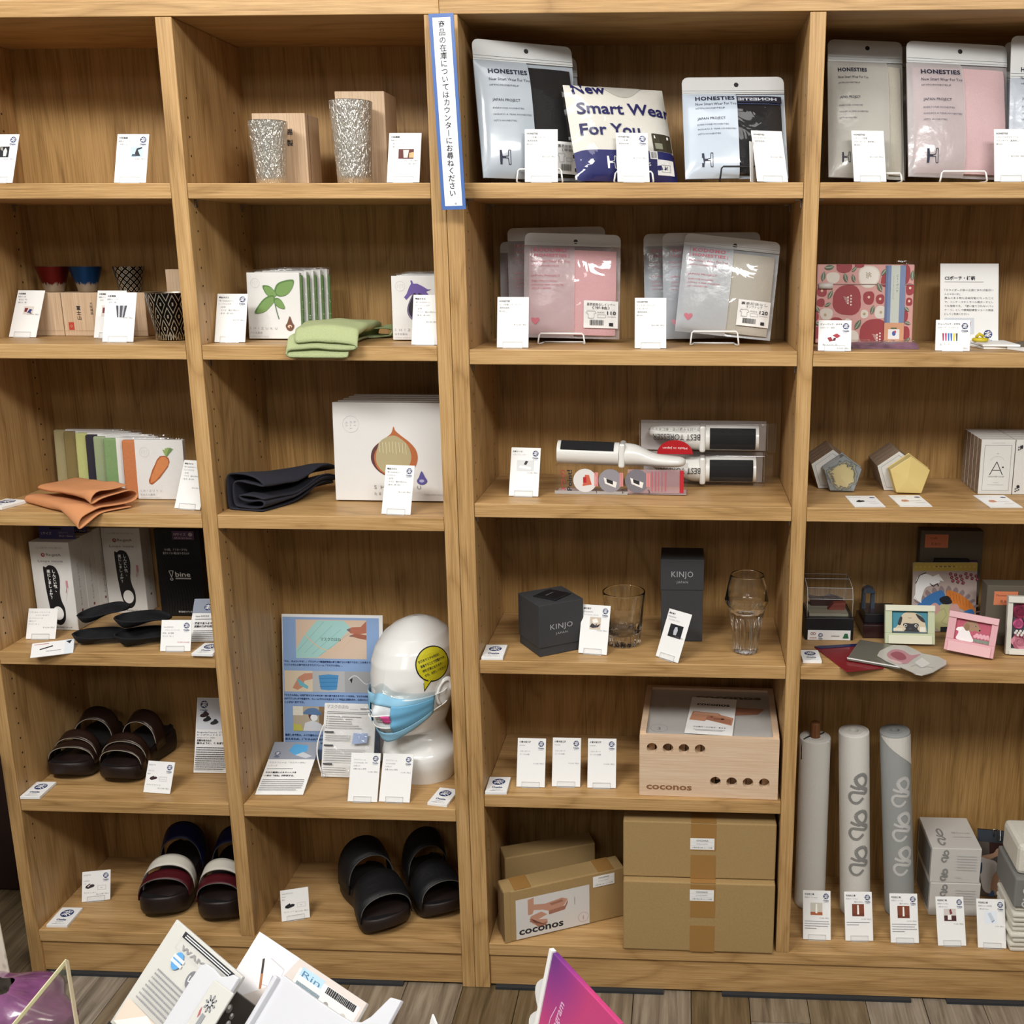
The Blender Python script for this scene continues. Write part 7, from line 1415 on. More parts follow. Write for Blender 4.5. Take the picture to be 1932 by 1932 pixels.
eg = MB(M)
for x in (-w/2+.003, w/2-.003): eg.tube([(x, b, a) for a, b in prof], .0006, EDGE, 5)
for a, b in prof[1:5]: eg.tube([(-w/2+.003, b, a), (w/2-.003, b, a)], .0006, EDGE, 5)
eg.build('cover_edges', t)
sc = MB(M); cm = mat('#4a3a2c', .6); sc.box(-w/2+.008, w/2-.01, h+.0006, h+.006, -d*.9, -.012, mat('#8d8a78', .6)); sc.prism([(-.03, h+.006), (.03, h+.006), (.035, h+.02), (.01, h+.026), (-.012, h+.02), (-.035, h+.024)], -d*.8, -d*.6, mat('#3a2420', .5)); sc.prism([(0, h+.006), (.034, h+.006), (.036, h+.022), (.012, h+.02)], -d*.5, -d*.35, mat('#7d4038', .5)); sc.build('model_scene', t)
Mw, w, h, ya = fit([(1628, 1203), (1700, 1204), (1629, 1179), (1701, 1180)], Z4+.0004, .085, .026, tilt=0, tilts=.05, sw=.2, sh=.3, yaws=2, y=.158); d = .095
t, M = base('gate_model', 'small tower gate model under clear acrylic on a dark wine base', 'model', Mw, ya)
MB(M).box(-w/2, w/2, 0, h, -d, 0, DBR).build('base', t, bevel=.001); MB(M).box(-w/2+.004, w/2-.004, h+.0003, h+.02, -d+.012, -.012, DKB).build('plinth', t, bevel=.001)
g = MB(M); gm = mat('#33404f', .45, name='model_steel'); y0 = h+.0203
for x in (-.032, -.014): g.prism([(x-.004, y0), (x+.004, y0), (x+.0028, y0+.036), (x-.0028, y0+.036)], -d*.6, -d*.45, gm)
g.prism([(-.036, y0+.034), (-.010, y0+.034), (-.013, y0+.042), (-.023, y0+.047), (-.033, y0+.042)], -d*.62, -d*.42, gm); g.build('gate', t)
MB(M).box(-w/2+.005, w/2-.005, h+.021, h+.068, -d+.014, -.014, clear(gloss=.03, name='acrylic')).build('acrylic_cover', t)
TAUPE = mat('#625b4e', .75, name='taupe_card'); STK = mat('#d8825c', .6, name='orange_sticky_note')
Mw, w, h, ya = fit([(1736, 1180), (1850, 1182), (1729, 1000), (1849, 1002)], Z4+.0004, .14, .2, y=.24, tilt=0, tilts=.05, sw=.15, sh=.3, yaws=1)
t, M = base('frame_box', 'large taupe frame box with orange sticky note standing at the back', 'box', Mw, ya, 'taupe frame boxes'); q = MB(M).box(-w/2, w/2, 0, h, -.03, 0, TAUPE).build('box', t, bevel=.001)
s_ = MB(M).box(-w/2+.009, -w/2+.056, h-.036, h-.008, .0002, .0006, STK).build('sticky_note', q); p = Pr(M @ T(-w/2+.009, h-.036, .0006)); p.t('Craft', 10, 18, 7, mat('#7a4a30', .7)); p.t('見本付', 12, 5, 7, mat('#7a4a30', .7)); p.build('handwriting', s_)
mb = MB(M); mb.prism([(-.038, h*.3), (.04, h*.3), (.036, h*.72), (-.034, h*.72)], .0006, .012, mat('#0f0f11', .6, name='black_easel')); mb.build('black_card', t)
mb = MB(M); mb.box(.034, .055, h*.3, h*.7, .0006, .003, mat('#4a2a58', .5, name='purple_frame')); mb.box(.036, .05, h*.3, h*.67, .003, .0036, PAPER); mb.build('purple_frame', t)
def dr_crane(p, W_, H_):
    p.r(0, 0, W_, H_*.88, mat('#b5a49c', .5)); p.r(0, H_*.88, W_, H_, mat('#cdb457', .4)); p.bars(W_*.35, W_*.65, H_*.94, INK, 1.6)
    for i in range(14): p.c(W_*(.04+.07*i), H_*.94, 2, mat('#dcc877', .4), n=8)
    q = lambda pts, m: p.po(bez([(a*W_, b*H_) for a, b in pts], 4), m); MV, BL_, OR, BK_ = mat('#8d7a7c', .5), mat('#3a72ae', .5), mat('#d07b32', .5), mat('#1d1f26', .5)
    for k in range(16): a = math.pi*k/15; q([(.5+.52*math.cos(a)-.04, .2+.40*math.sin(a)), (.5+.56*math.cos(a), .2+.47*math.sin(a)), (.5+.52*math.cos(a)+.05, .2+.40*math.sin(a)), (.5+.4*math.cos(a), .2+.3*math.sin(a))], MV)
    q([(0, .28), (.2, .5), (.45, .6), (.5, .45), (.3, .3), (.1, .18)], BL_); q([(.54, .6), (.75, .54), (.95, .38), (.97, .26), (.75, .34), (.56, .46)], OR); q([(.78, .26), (.95, .32), (.97, .1), (.82, .1)], BL_); q([(.42, .48), (.55, .52), (.62, .42), (.48, .4)], BK_)
    for k in range(7): p.ln([(W_*(.58+.05*k), H_*(.58-.02*k)), (W_*(.6+.05*k), H_*(.46-.02*k))], 1, mat('#b05c24', .5))
    p.c(W_*.5, H_*.2, W_*.19, mat('#b9b684', .5), H_*.2); q([(.26, .36), (.36, .42), (.44, .34), (.36, .24), (.26, .26)], mat('#c79a94', .5)); q([(.6, .38), (.7, .4), (.74, .3), (.66, .22), (.58, .28)], mat('#c79a94', .5))
    p.r(W_*.45, 0, W_, H_*.07, BK_); p.ln([(W_*.42, H_*.3), (W_*.5, H_*.34), (W_*.54, H_*.24), (W_*.46, H_*.14), (W_*.56, H_*.1)], .8, mat('#8d8a60', .5))
    q([(.06, .78), (.2, .84), (.34, .78), (.42, .72), (.3, .68), (.2, .64), (.16, .56), (.12, .44), (.05, .5), (.04, .62)], WHITE)
    for k in range(6): p.ln([(W_*(.22+.03*k), H_*.76), (W_*(.40+.015*k), H_*(.83-.018*k))], 2.4, WHITE); p.ln([(W_*.1, H_*.66), (W_*(.02+.022*k), H_*(.48-.012*k))], 2.4, WHITE)
    p.ln([(W_*.26, H_*.7), (W_*.32, H_*.66), (W_*.38, H_*.7), (W_*.4, H_*.66)], 1.6, BK_); p.ln([(W_*.04, H_*.7), (W_*.1, H_*.82), (W_*.2, H_*.86)], 1.6, BK_)
    for k in range(15): x, y = .58+.08*(k % 6)+.02*(k//6), .84-.05*(k//6)-.015*(k % 3); p.c(W_*x, H_*y, 3.6, mat('#7a2238', .5), n=6); p.c(W_*x, H_*y, 1.4, mat('#b5808a', .5), n=6)
panel('colourful crane picture with a yellow top band leaning on the large taupe box', [(1720, 1190), (1841, 1190), (1723, 1062), (1843, 1063)], Z4, .135, .145, dr_crane, name='crane_picture', cat='picture', y=.198, tilt=5, tilts=2, sw=.15, sh=.2, th=.006)
Mw, w, h, ya = fit([(1856, 1217), (1960, 1219), (1862, 1104), (1965, 1106)], Z4+.0004, .12, .12, tilt=0, tilts=.05, sw=.2, sh=.2, yaws=2, y=.135)
t, M = base('frame_box', 'smaller taupe frame box with orange sticky note behind the pink and rose frames', 'box', Mw, ya, 'taupe frame boxes'); q = MB(M).box(-w/2, w/2, 0, h, -.04, 0, TAUPE).build('box', t, bevel=.001)
s_ = MB(M).box(-w/2+.014, -w/2+.06, h-.04, h-.012, .0002, .0006, STK).build('sticky_note', q); p = Pr(M @ T(-w/2+.014, h-.04, .0006)); p.t('Flower frame', 4, 18, 6, mat('#7a4a30', .7), wid=40); p.t('見本付', 12, 5, 7, mat('#7a4a30', .7)); p.build('handwriting', s_)
def pframe(label, c4, w, h, col, colr, inner, draw, stand=True, tilt=14, **k):
    """layered paper picture frame: wide border, recessed picture"""
    Mw, w, h, ya = fit(c4, Z4, w, h, tilt=tilt, sw=.12, sh=.15, **k); Mw = T(0, 0, .014*math.hypot(Mw[0][1], Mw[1][1])+.0008) @ Mw; t, M = base('picture_frame', label, 'picture frame', Mw, ya, 'small picture frames'); M = M @ T(-w/2, 0, 0)
    a, b, c, d = [v*(w if i % 2 == 0 else h) for i, v in enumerate(inner)]; F1, F2 = mat(col, .6), mat(colr, .6)
    mb = MB(M); 
    for q in ((0, w, 0, b), (0, w, d, h), (0, a, b, d), (c, w, b, d)): mb.box(*q, -.012, 0, F1)
    mb.build('frame', t, bevel=.0008); mb = MB(M)
    for q in ((.006, w-.006, .0, b-.004), (.0, w, h-.012, h)): mb.box(*q, .0003, .0028, F2)
    mb.build('raised_strip', t, bevel=.0006)
    q = MB(M).box(a-.001, c+.001, b-.001, d+.001, -.010, -.006, mat('#dcd8d0', .6)).build('picture', t); p = Pr(M @ T(a, b, -.006)); draw(p, (c-a)*1000, (d-b)*1000); p.build('print', q); return t
def dr_pug(p, W_, H_):
    q = lambda pts, m: p.po(bez([(min(1, max(0, a))*W_, min(1, max(0, b))*H_) for a, b in pts], 4), m); CRM, BK_ = mat('#cdbfa4', .6), mat('#2b2a2e', .6)
    p.r(0, 0, W_, H_, mat('#3f8597', .6)); q([(.04, .12), (.18, .36), (.26, .72), (.4, .9), (.62, .9), (.82, .76), (.92, .5), (.97, .14), (.9, .04), (.1, .04)], CRM)
    q([(.17, .4), (.24, .7), (.3, .66), (.25, .36)], BK_); q([(.67, .84), (.76, .8), (.88, .66), (.94, .48), (.84, .52), (.74, .66)], BK_)
    q([(.32, .4), (.42, .44), (.56, .42), (.7, .44), (.76, .36), (.72, .2), (.76, .05), (.36, .05), (.4, .2), (.34, .3)], BK_); p.po([(0, 0), (W_, 0), (W_, H_*.06), (0, H_*.1)], mat('#4b5a60', .6))
    for x in (.39, .68): p.c(W_*x, H_*.33, W_*.04, mat('#e6e2da', .5)); p.c(W_*(x+.005), H_*.325, W_*.026, BLACK)
    p.c(W_*.52, H_*.2, W_*.05, mat('#3f3e44', .6), H_*.045); p.ln([(W_*.46, H_*.68), (W_*.51, H_*.64), (W_*.56, H_*.68)], 1, mat('#8d7f68', .6))
    for k in range(5): q([(.80+.03*k, .3), (.83+.03*k, .2), (.81+.03*k, .05), (.79+.03*k, .15)], mat('#e6e0d2', .6)); q([(.06+.05*k, .22), (.1+.05*k, .2), (.09+.05*k, .08), (.05+.05*k, .12)], mat('#dcd2bc', .6))
def dr_dog(p, W_, H_):
    q = lambda pts, m: p.po(bez([(min(1, max(0, a))*W_, min(1, max(0, b))*H_) for a, b in pts], 4), m)
    p.r(0, 0, W_, H_, mat('#b9586c', .6)); q([(.08, .02), (.1, .3), (.08, .52), (.2, .6), (.36, .52), (.46, .3), (.54, .02)], mat('#efeaea', .6)); q([(0.02, .42), (.08, .56), (.2, .5), (.12, .4)], mat('#f6f2f2', .6))
    q([(.22, .58), (.26, .8), (.4, .94), (.56, .9), (.64, .74), (.7, .6), (.66, .5), (.54, .52), (.46, .46), (.34, .52)], mat('#a08266', .6)); q([(.24, .6), (.28, .78), (.38, .72), (.38, .5), (.3, .46)], mat('#8d7054', .6)); p.c(W_*.685, H_*.57, W_*.025, BLACK); p.c(W_*.56, H_*.72, W_*.014, BLACK)
    for k in range(9): p.c(W_*(.58+.05*k), H_*(.28+.08*(k % 2)), W_*.05, mat('#e0a8b4', .6), H_*.07)
    for k in range(5): p.c(W_*(.6+.09*k), H_*.1, W_*.05, mat('#7f8a7c', .6), H_*.09)
def dr_rose(p, W_, H_):
    p.r(0, 0, W_, H_, mat('#4a4a52', .6))
    def rose(x, y, r, c1, c2):
        for k in range(6): p.c(x+r*.45*math.cos(k*1.05), y+r*.45*math.sin(k*1.05), r*.62, mat(c1 if k % 2 else c2, .6), n=14)
        for k in range(9): a = k*.8; p.ring(x+.06*r*math.cos(a), y+.06*r*math.sin(a), r*(.7-.07*k), .8, mat(c2 if k % 2 else c1, .6), 14)
    for x, y, r, a, b in ((.3, .82, 15, '#8c2a48', '#5e1830'), (.25, .55, 10, '#c45a86', '#93355e'), (.35, .17, 16, '#d18a9c', '#a85a70'), (.7, .7, 13, '#a83a58', '#6e2038'), (.72, .3, 13, '#c77a90', '#93435e')): rose(x*W_, y*H_, r, a, b)
    for k in range(16): p.c(W_*(.1+.05*k), H_*(.37+.05*math.sin(k*2.1)), 2.6, mat('#ddd9d2', .6), n=8)
pframe('cream green picture frame with a pug peeking over the edge', [(1670, 1218), (1764, 1221), (1669.6, 1145), (1763.5, 1147.5)], .1, .085, '#c2c9a8', '#dcdcc6', (.14, .27, .86, .87), dr_pug)
pframe('pink picture frame with a brown poodle in white, tilted clockwise', [(1780, 1229), (1872.6, 1247), (1792.5, 1155), (1886, 1173)], .1, .085, '#dba7ad', '#e3b6ba', (.16, .3, .87, .87), dr_dog, roll=0, yaw=-22)
pframe('white picture frame with red and pink roses, cut by the right picture edge', [(1896, 1236), (1962, 1239), (1904, 1127), (1968, 1129)], .075, .12, '#d9d6cc', '#e3e1d8', (.15, .1, .88, .88), dr_rose, yaw=8)
def sleeve(label, pts, z, th, m, name='plastic_sleeve', cat='sleeve', parts=None, dzs=None):
    """thin limp thing lying on the shelf; outline given in photo pixels"""
    P_ = [onz(x, y, z) for x, y in pts]; c = np.mean(P_, 0); t = thing(name, label, cat, (c[0], c[1], z), 0, 'flat sleeves and bags before the frames')
    o = [tuple((p-c)[:2]) for p in P_]; q = MB().prism(o, .0003, th, m).build('body', t, bevel=.0006)
    return t, q, c, o
t, q, c, o = sleeve('dark red plastic sleeve with navy top edge lying before the frames', [(1536, 1222), (1618, 1217), (1668, 1262), (1597, 1269)], Z4, .0022, mat('#7d1820', .35, coat=.5, bump=.2, bs=60, name='red_film'))
mb = MB(); mb.prism([o[0], o[1], (o[1][0]+.006, o[1][1]-.012), (o[0][0]+.008, o[0][1]-.012)], .0024, .0032, mat('#1c2350', .4)); mb.build('navy_edge', t)
t, q, c, o = sleeve('silver grey foil bag lying over the red sleeve', [(1598, 1246), (1622, 1210), (1684, 1220), (1700, 1264)], Z4+.0036, .004, mat('#7d7a6e', .35, .3, coat=.4, bump=.25, bs=50, name='silver_foil'))
mb = MB(); mb.prism([(o[0][0], o[0][1]-.001), (o[3][0], o[3][1]-.001), (o[3][0], o[3][1]+.003), (o[0][0], o[0][1]+.003)], .0042, .0052, PAPER); mb.build('white_edge', t)
pts = [(1490+x/4.37, 980+y/4.37) for x, y in ((720, 1130), (740, 1095), (790, 1070), (850, 1045), (960, 1050), (1020, 1075), (1090, 1115), (1220, 1140), (1290, 1175), (1290, 1205), (1180, 1268), (1090, 1293), (1040, 1285), (1000, 1262), (880, 1210), (790, 1172))]
t, q, c, o = sleeve('clear pointed bag with a folded pink floral fan lying at the shelf edge', pts, Z4+.0082, .003, mat('#bdbab2', .4, coat=.4, bump=.1, bs=80, name='pale_film'), name='fan_bag', cat='bag')
p = Pr(T(0, 0, .003)); X = lambda x, y: tuple(((onz(1490+x/4.37, 980+y/4.37, Z4+.0112)-c)*1000)[:2])
p.po(bez([X(800, 1120), X(850, 1075), X(930, 1080), X(1000, 1120), X(1080, 1110), X(1020, 1150), X(960, 1190), X(880, 1180)], 4), mat('#b9858c', .5)); p.po(bez([X(830, 1115), X(880, 1090), X(940, 1110), X(960, 1150), X(900, 1160)], 4), mat('#98505c', .5)); p.po(bez([X(800, 1150), X(860, 1160), X(930, 1185), X(880, 1190)], 4), mat('#d3b5b2', .5)); p.po([X(1030, 1180), X(1090, 1140), X(1160, 1190), X(1090, 1225)], mat('#cfcdc8', .5)); p.ln([X(1000, 1215), X(1040, 1200), X(1080, 1225), X(1130, 1215), X(1190, 1225)], 1, GREY); p.build('print', q)
# --- paper rolls
ROLLW, ROLLG = mat('#dad7d0', .85, bump=.25, bs=260, name='white_washi'), mat('#9a9c9a', .85, bump=.1, bs=300, name='grey_washi')
RIB = [(-.52, .23), (-.06, .05), (.41, .18), (.59, .55), (.41, .91), (.14, .98), (-.18, .73), (-.05, .32), (.32, 0), (.62, -.18), (.45, -.36), (.05, -.27), (-.41, -.23), (-.59, -.55), (-.41, -.91), (-.05, -.98), (.32, -.68)]
def roll(label, top, bot, rpx, m, motif=None, core=False):
    b = onz(*bot, Z6); R = rpx*mpp(b); a = ony(*top, b[1]); ax = Vector(a)-Vector((b[0], b[1], Z6)); L_ = ax.length
    lean = math.atan2(ax.x, ax.z); t = thing('paper_roll', label, 'paper roll', (b[0], b[1], Z6+R*abs(math.sin(lean))+.0004), 0, 'upright paper rolls'); t.rotation_euler = (0, lean, 0)
    mb = MB(); rr = .011 if core else R*.3
    mb.lathe([(rr, .0005), (R, .0005), (R, .004), (R*.985, L_*.5), (R*.98, L_-.003), (R*.96, L_), (R*.75, L_-.0015), (R*.7, L_+.0005), (R*.5, L_-.001), (rr, L_)], m, 40); mb.lathe([(rr, L_), (rr, .0005)], m, 24); mb.build('paper', t)
    if core:
        MB().lathe([(0, .002), (.0102, .002), (.0102, L_+.030), (.0092, L_+.032), (0, L_+.032)], WALNUT, 24).build('wooden_core', t)
        MB().tube([(-.0115, -.004, L_+.003), (-.02, -.012, L_+.003), (-.0275, -.014, L_-.002), (-.0285, -.014, L_-.02), (-.0285, -.0145, L_-.045)], .0013, BLACK, 6).build('black_band', t)
        MB().tube([(.0115, .006, L_+.003), (.02, .012, L_+.004)], .0013, BLACK, 6).build('black_band', t)
    if motif:
        p = Pr(Matrix.Identity(4)); wd = R*2000*.1
        base_ = RIB
        for k, vc in enumerate(motif[1]):
            pth = curve([(x*R*1000+R*130, vc*L_*1000+y*R*1000) for x, y in base_], 4); 
            for i in range(len(pth)-1):
                f = i/len(pth); p.w = .0001; p.ln([pth[i], pth[i+1]], R*1000*(.25 if .05 < f < .62 else .19), motif[0])
        vs = [];
        for x, y, z in p.v: an = x/R; vs.append(((R+.0003+z*0)*math.sin(an), -(R+.0003)*math.cos(an), y))
        mm = MB(); mm.add(vs, p.f, motif[0]); mm.build('ribbon_print', t)
    return t, R, L_
roll('white cloth-like paper roll with a walnut core poking out of its top', (1538, 1390), (1527, 1702), 28.5, ROLLW, None, True)
roll('white paper roll printed with three grey ribbons', (1611, 1380), (1613, 1716), 28, ROLLW, (mat('#8d8d8a', .7), (.32, .52, .72)))
t, R, L_ = roll('grey paper roll printed with three white ribbons', (1688, 1380), (1697, 1718), 27.5, ROLLG, (mat('#c9c9c6', .7), (.32, .51, .70)))
MB().add([((R+.0004)*math.sin(a), -(R+.0004)*math.cos(a), z) for a, z in [(-1.2, L_-.004), (1.3, L_-.004)]+[(1.3-2.5*k/12, L_*.77+.0175*k) for k in range(13)]][:0] or [((R+.0004)*math.sin(a), -(R+.0004)*math.cos(a), z) for k in range(13) for a, z in ((-1.2+2.5*k/12, L_-.004), (-1.2+2.5*k/12, L_-.006-.07*k/12))], [(2*k, 2*k+1, 2*k+3, 2*k+2) for k in range(12)], ROLLW).build('pale_corner', t)
# --- tissue boxes
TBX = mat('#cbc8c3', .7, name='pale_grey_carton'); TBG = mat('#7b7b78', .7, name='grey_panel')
def dr_tis(p, W_, H_):
    for vc in (.78, .25):
        pth = curve([(W_*.27+x*11, H_*vc+y*13) for x, y in RIB if 0 < H_*vc+y*13 < H_], 4)
        p.ln(pth, 3.4, mat('#8a8a87', .7))
    for i in range(6): p.bars(W_*.5, W_*.9, H_*(.8-.075*i), LGREY, 1.4)
    p.bars(W_*.5, W_*.62, H_*.2, LGREY, 1.4)
zt = Z6
for lb, c4 in (('lower of two pale grey tissue boxes printed with ribbons', [(1752, 1727), (1848, 1728), (1755, 1665), (1849, 1668)]), ('upper of two pale grey tissue boxes printed with ribbons', [(1755, 1664), (1849, 1667), (1758, 1600), (1852, 1602)])):
    Mw, w, h, ya = fit(c4, zt+.0004, .105, .075, tilt=0, tilts=.05, sw=.1, sh=.1, yaws=1, y=.14); t, M = base('tissue_box', lb, 'box', Mw, ya, 'pale grey tissue boxes'); d = .13
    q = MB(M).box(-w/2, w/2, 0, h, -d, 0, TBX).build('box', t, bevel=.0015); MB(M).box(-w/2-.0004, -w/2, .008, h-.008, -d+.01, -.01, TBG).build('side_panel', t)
    p = Pr(M @ T(-w/2, 0, 0)); dr_tis(p, w*1000, h*1000); p.build('print', q); p = Pr(M @ T(-w/2, h, 0) @ Matrix.Rotation(-math.pi/2, 4, 'X'))
    p.ln(curve([(w*260+x*13, 45+y*34) for x, y in RIB], 4), 4, mat('#8a8a87', .7)); p.t('和紙 ティッシュ Box', w*520, 60, 6, GREY, wid=w*380); p.bars(w*520, w*900, 44, LGREY, 1.6); p.build('top_print', q); zt = Mw.translation.z+h
def dr_bkl(p, W_, H_):
    p.r(0, H_*.82, W_, H_, mat('#3a4048', .5)); p.r(0, 0, W_*.66, H_*.82, mat('#5e564f', .6)); p.r(W_*.3, H_*.62, W_, H_*.82, mat('#3a1f1a', .6))
    q = lambda pts, m: p.po(bez([(min(1, max(0, a))*W_, b*H_) for a, b in pts], 4), m); SK = mat('#c29a7c', .6)
    q([(.04, .55), (.3, .56), (.5, .5), (.56, .2), (.4, .06), (.1, .1)], mat('#d8d4d0', .6)); q([(.1, .6), (.4, .66), (.52, .74), (.78, .72), (.86, .64), (.7, .6), (.5, .62), (.3, .56)], SK); q([(.3, .06), (.36, .3), (.5, .4), (.58, .34), (.5, .22), (.46, .04)], SK); q([(0, .46), (.1, .5), (.08, .36), (0, .32)], mat('#2c4468', .6)); q([(.24, .0), (.36, .1), (.4, .02)], mat('#4a6a98', .6)); q([(.5, .03), (.95, .09), (.95, .03), (.6, .0)], mat('#a0623a', .6))
    for k in range(3): p.t(('暮らしの中に', 'そっと使える', '和紙の心地よさ')[k], W_*(.9-.09*k), H_*(.52-.03*k), 6, WHITE, 'c', vert=True)
Mw, w, h, ya = fit([(1852, 1692), (1916, 1694), (1840, 1560), (1920, 1578)], Z6, .09, .155, y=.2, tilt=8, tilts=4, sw=.15, sh=.2, roll=0, yaws=6); Mw = T(0, 0, .002) @ Mw
t, M = base('booklet', 'dark photo booklet with a silver clip beside the tissue boxes', 'booklet', Mw, ya); q = MB(M).box(-w/2, w/2, 0, h, -.004, 0, BLACK).build('pages', t); p = Pr(M @ T(-w/2, 0, 0)); dr_bkl(p, w*1000, h*1000); p.build('print', q)
cl = MB(M); cl.tube([(-.006, h-.012, .003), (-.006, h+.004, .003), (.002, h+.006, .003), (.002, h-.02, .003), (.008, h-.02, .003), (.008, h+.004, .003)], .0014, STEEL, 6); cl.build('clip', t)
t = thing('tissue_pack', 'bundle of folded white paper towels with a grey ribbon band at the bottom right corner', 'paper towels', (1.175, .085, Z6))
TW = mat('#d6d2c6', .9, bump=.4, bs=400, name='soft_white_paper')
for k in range(9): MB(T(.0015*(k % 3)-.004*(k % 2), -.002*(k % 4), 0)).box(-.06, .06, -.06, .055, .0005+.0115*k, .0108+.0115*k, TW).build('folded_towel', t, bevel=.004)
MB().box(-.063, .063, -.066, .06, .1045, .17, TBG).build('grey_band', t, bevel=.004)
q = MB().box(-.058, .058, -.055, .055, .1705, .235, TW).build('folded_towel', t, bevel=.01)
p = Pr(T(-.063, -.066, .1045) @ Matrix.Rotation(math.pi/2, 4, 'X'))
for k in range(2): p.ln(curve([(24+x*13, 17+30*k+y*13) for x, y in RIB], 4), 3.6, mat('#c9c9c6', .7))
p.build('ribbon_print', t.children[-2])
# ================================================================ chair, cabinet, foreground display table
MB().box(-1.9, -.93, .292, .331, .002, 1.0, mat('#2a1512', .5, bump=.1, bs=60, name='dark_red_brown_wood')).build('low_cabinet')
o = bpy.data.objects['low_cabinet']; tag(o, 'dark red brown cabinet low against the wall left of the bookcase', 'cabinet')
o.modifiers.new('b', 'BEVEL').width = .003
CH = mat('#4c5156', .9, bump=.4, bs=600, name='grey_chair_fabric'); CB = mat('#161617', .5, name='black_chair_plastic')
cx, cy = -.985, -.12
t = thing('office_chair', 'grey fabric swivel chair at the left picture edge before the cabinet', 'chair', (cx, cy, 0))
MB(T(-.07, .065, .0)).box(-.19, .15, -.03, .03, .455, .56, CH).build('backrest', t, bevel=.03, seg=4); MB(T(-.055, -.12, 0)).box(-.2, .145, -.1, .16, .20, .265, CH).build('seat', t, bevel=.03, seg=4)
MB().lathe([(.024, .06), (.024, .2)], CB, 16, T(-.055, -.1, 0)).build('post', t); MB(T(-.07, .075, 0)).box(-.03, .03, -.02, .04, .2, .6, CB).build('back_bar', t, bevel=.005)
for k in range(5):
    a = math.pi*2*k/5+.2; x, y = -.055+.19*math.cos(a), -.1+.19*math.sin(a); MB().tube([(-.055, -.1, .07), (x, y, .045)], [.02, .014], CB, 8).build('leg', t); MB().lathe([(0, -.012), (.022, -.012), (.024, 0), (.022, .012), (0, .012)], CB, 16, T(x, y, .0245) @ Matrix.Rotation(math.pi/2, 4, 'X')).build('castor', t)
def rect3(A, TR, BL, y):
    """sheet whose top edge runs level from A towards TR and whose left edge runs from A towards BL (photo pixels); A lies at depth y"""
    a = Vector(ony(*A, y)); e1 = Vector(onz(*TR, a.z))-a; w = e1.length; e1.normalize()
    d = Vector(ray(*BL)); c = Vector(CAMP); k = (a-c).dot(e1)/d.dot(e1); e2 = (c+d*k)-a; h = e2.length; e2.normalize()
    n = e1.cross(-e2).normalized(); return Matrix([[e1[i], -e2[i], n[i], a[i]] for i in range(3)]+[[0, 0, 0, 1]]), w, h
ZTAB = .6
tbm = thing('display_table', 'low white display table below the picture carrying the leaflet stands', 'table', (-.02, -1.27, 0)); wl = mat('#d2cfc8', .5, name='white_table')
MB().box(-.55, .55, -.24, .36, ZTAB-.03, ZTAB, wl).build('tabletop', tbm, bevel=.003)
for x in (-.5, .5):
    for y in (-.2, .32): MB().box(x-.02, x+.02, y-.02, y+.02, .0005, ZTAB-.0302, wl).build('leg', tbm)
def on_plane(F, px, off):
    """depth of the point that a picture ray meets on plane F raised by off"""
    n = Vector((F[0][2], F[1][2], F[2][2])); o = F.translation+n*off; c = Vector(CAMP); d = Vector(ray(*px)); return (c+d*((o-c).dot(n)/d.dot(n))).y
def fsheet(name, label, cat, A, TR, BL, y, th, m, draw=None, w=None, h=None, group=None, rest=True, edge=None):
    F, w0, h0 = rect3(A, TR, BL, y); w, h = w or w0, h or h0
    dz = -F[2][1]*-1
    if rest: h = (F.translation.z-ZTAB-.002-th*abs(F[2][2]))/max(.2, F[2][1])
    foot = F @ Vector((w/2, -h, 0)); t = thing(name, label, cat, (foot.x, foot.y, ZTAB if rest else foot.z), 0, group); M = t.matrix_basis.inverted() @ F
    q = MB(M).box(0, w, -h, 0, -th, 0, m).build('sheet', t, bevel=min(.001, th*.3))
    if draw: p = Pr(M); draw(p, w*1000, h*1000); p.build('print', q)
    return t, M, w, h
def dr_f1(p, W_, H_):
    p.r(W_*.18, -9, W_*.92, -3, INK); [p.bars(W_*.22, W_*.88, -5.4, WHITE, 1), p.bars(W_*.22, W_*.88, -7.4, WHITE, 1)]; p.fr(W_*.18, -20, W_*.92, -9.2, .4, LGREY); p.t('WAME', W_*.25, -18, 7, GREY, wid=W_*.4); p.ln([(W_*.74, -14), (W_*.78, -18), (W_*.88, -11)], 1.2, RED)
    p.c(W_*.3, -28, 8.5, mat('#5b9bd0', .5)); p.bars(W_*.23, W_*.38, -27, WHITE, 3); p.bars(W_*.23, W_*.38, -31.5, WHITE, 3); p.c(W_*.56, -32, 8.5, mat('#77767c', .5)); p.t('UV', W_*.56, -35, 8, WHITE, 'c', bold=.02)
    for i in range(8): p.bars(W_*.16, W_*(.86-.05*(i % 3)), -46-4.2*i, GREY, 1.8); p.r(W_*.88, -47-4.2*i, W_*.94, -43.6-4.2*i, GREY) if i % 2 else None
    p.r(W_*.1, -104, W_*.95, -80, mat('#d6c3b3', .5)); p.po(bez([(W_*.6, -82), (W_*.68, -88), (W_*.66, -96), (W_*.58, -92)], 4), mat('#a8552c', .5)); p.po([(W_*.1, -104), (W_*.4, -80), (W_*.5, -82), (W_*.3, -104)], mat('#e9dfd6', .5)); p.r(W_*.06, -116, W_*.5, -107, INK); p.bars(W_*.08, W_*.48, -113.5, WHITE, 4)
W1 = mat('#c4c3bd', .5, name='leaflet_paper')
F1_ = rect3((333, 1734), (458, 1842), (205, 1932), -.95)[0]; F2_ = rect3((490, 1758), (692, 1893), (436, 1846), -.96)[0]
fsheet('leaflet_stand', 'white leaflet stand with blue and grey dots at the lower left foreground', 'leaflet stand', (333, 1734), (458, 1842), (205, 1932), -.95, .004, W1, dr_f1)
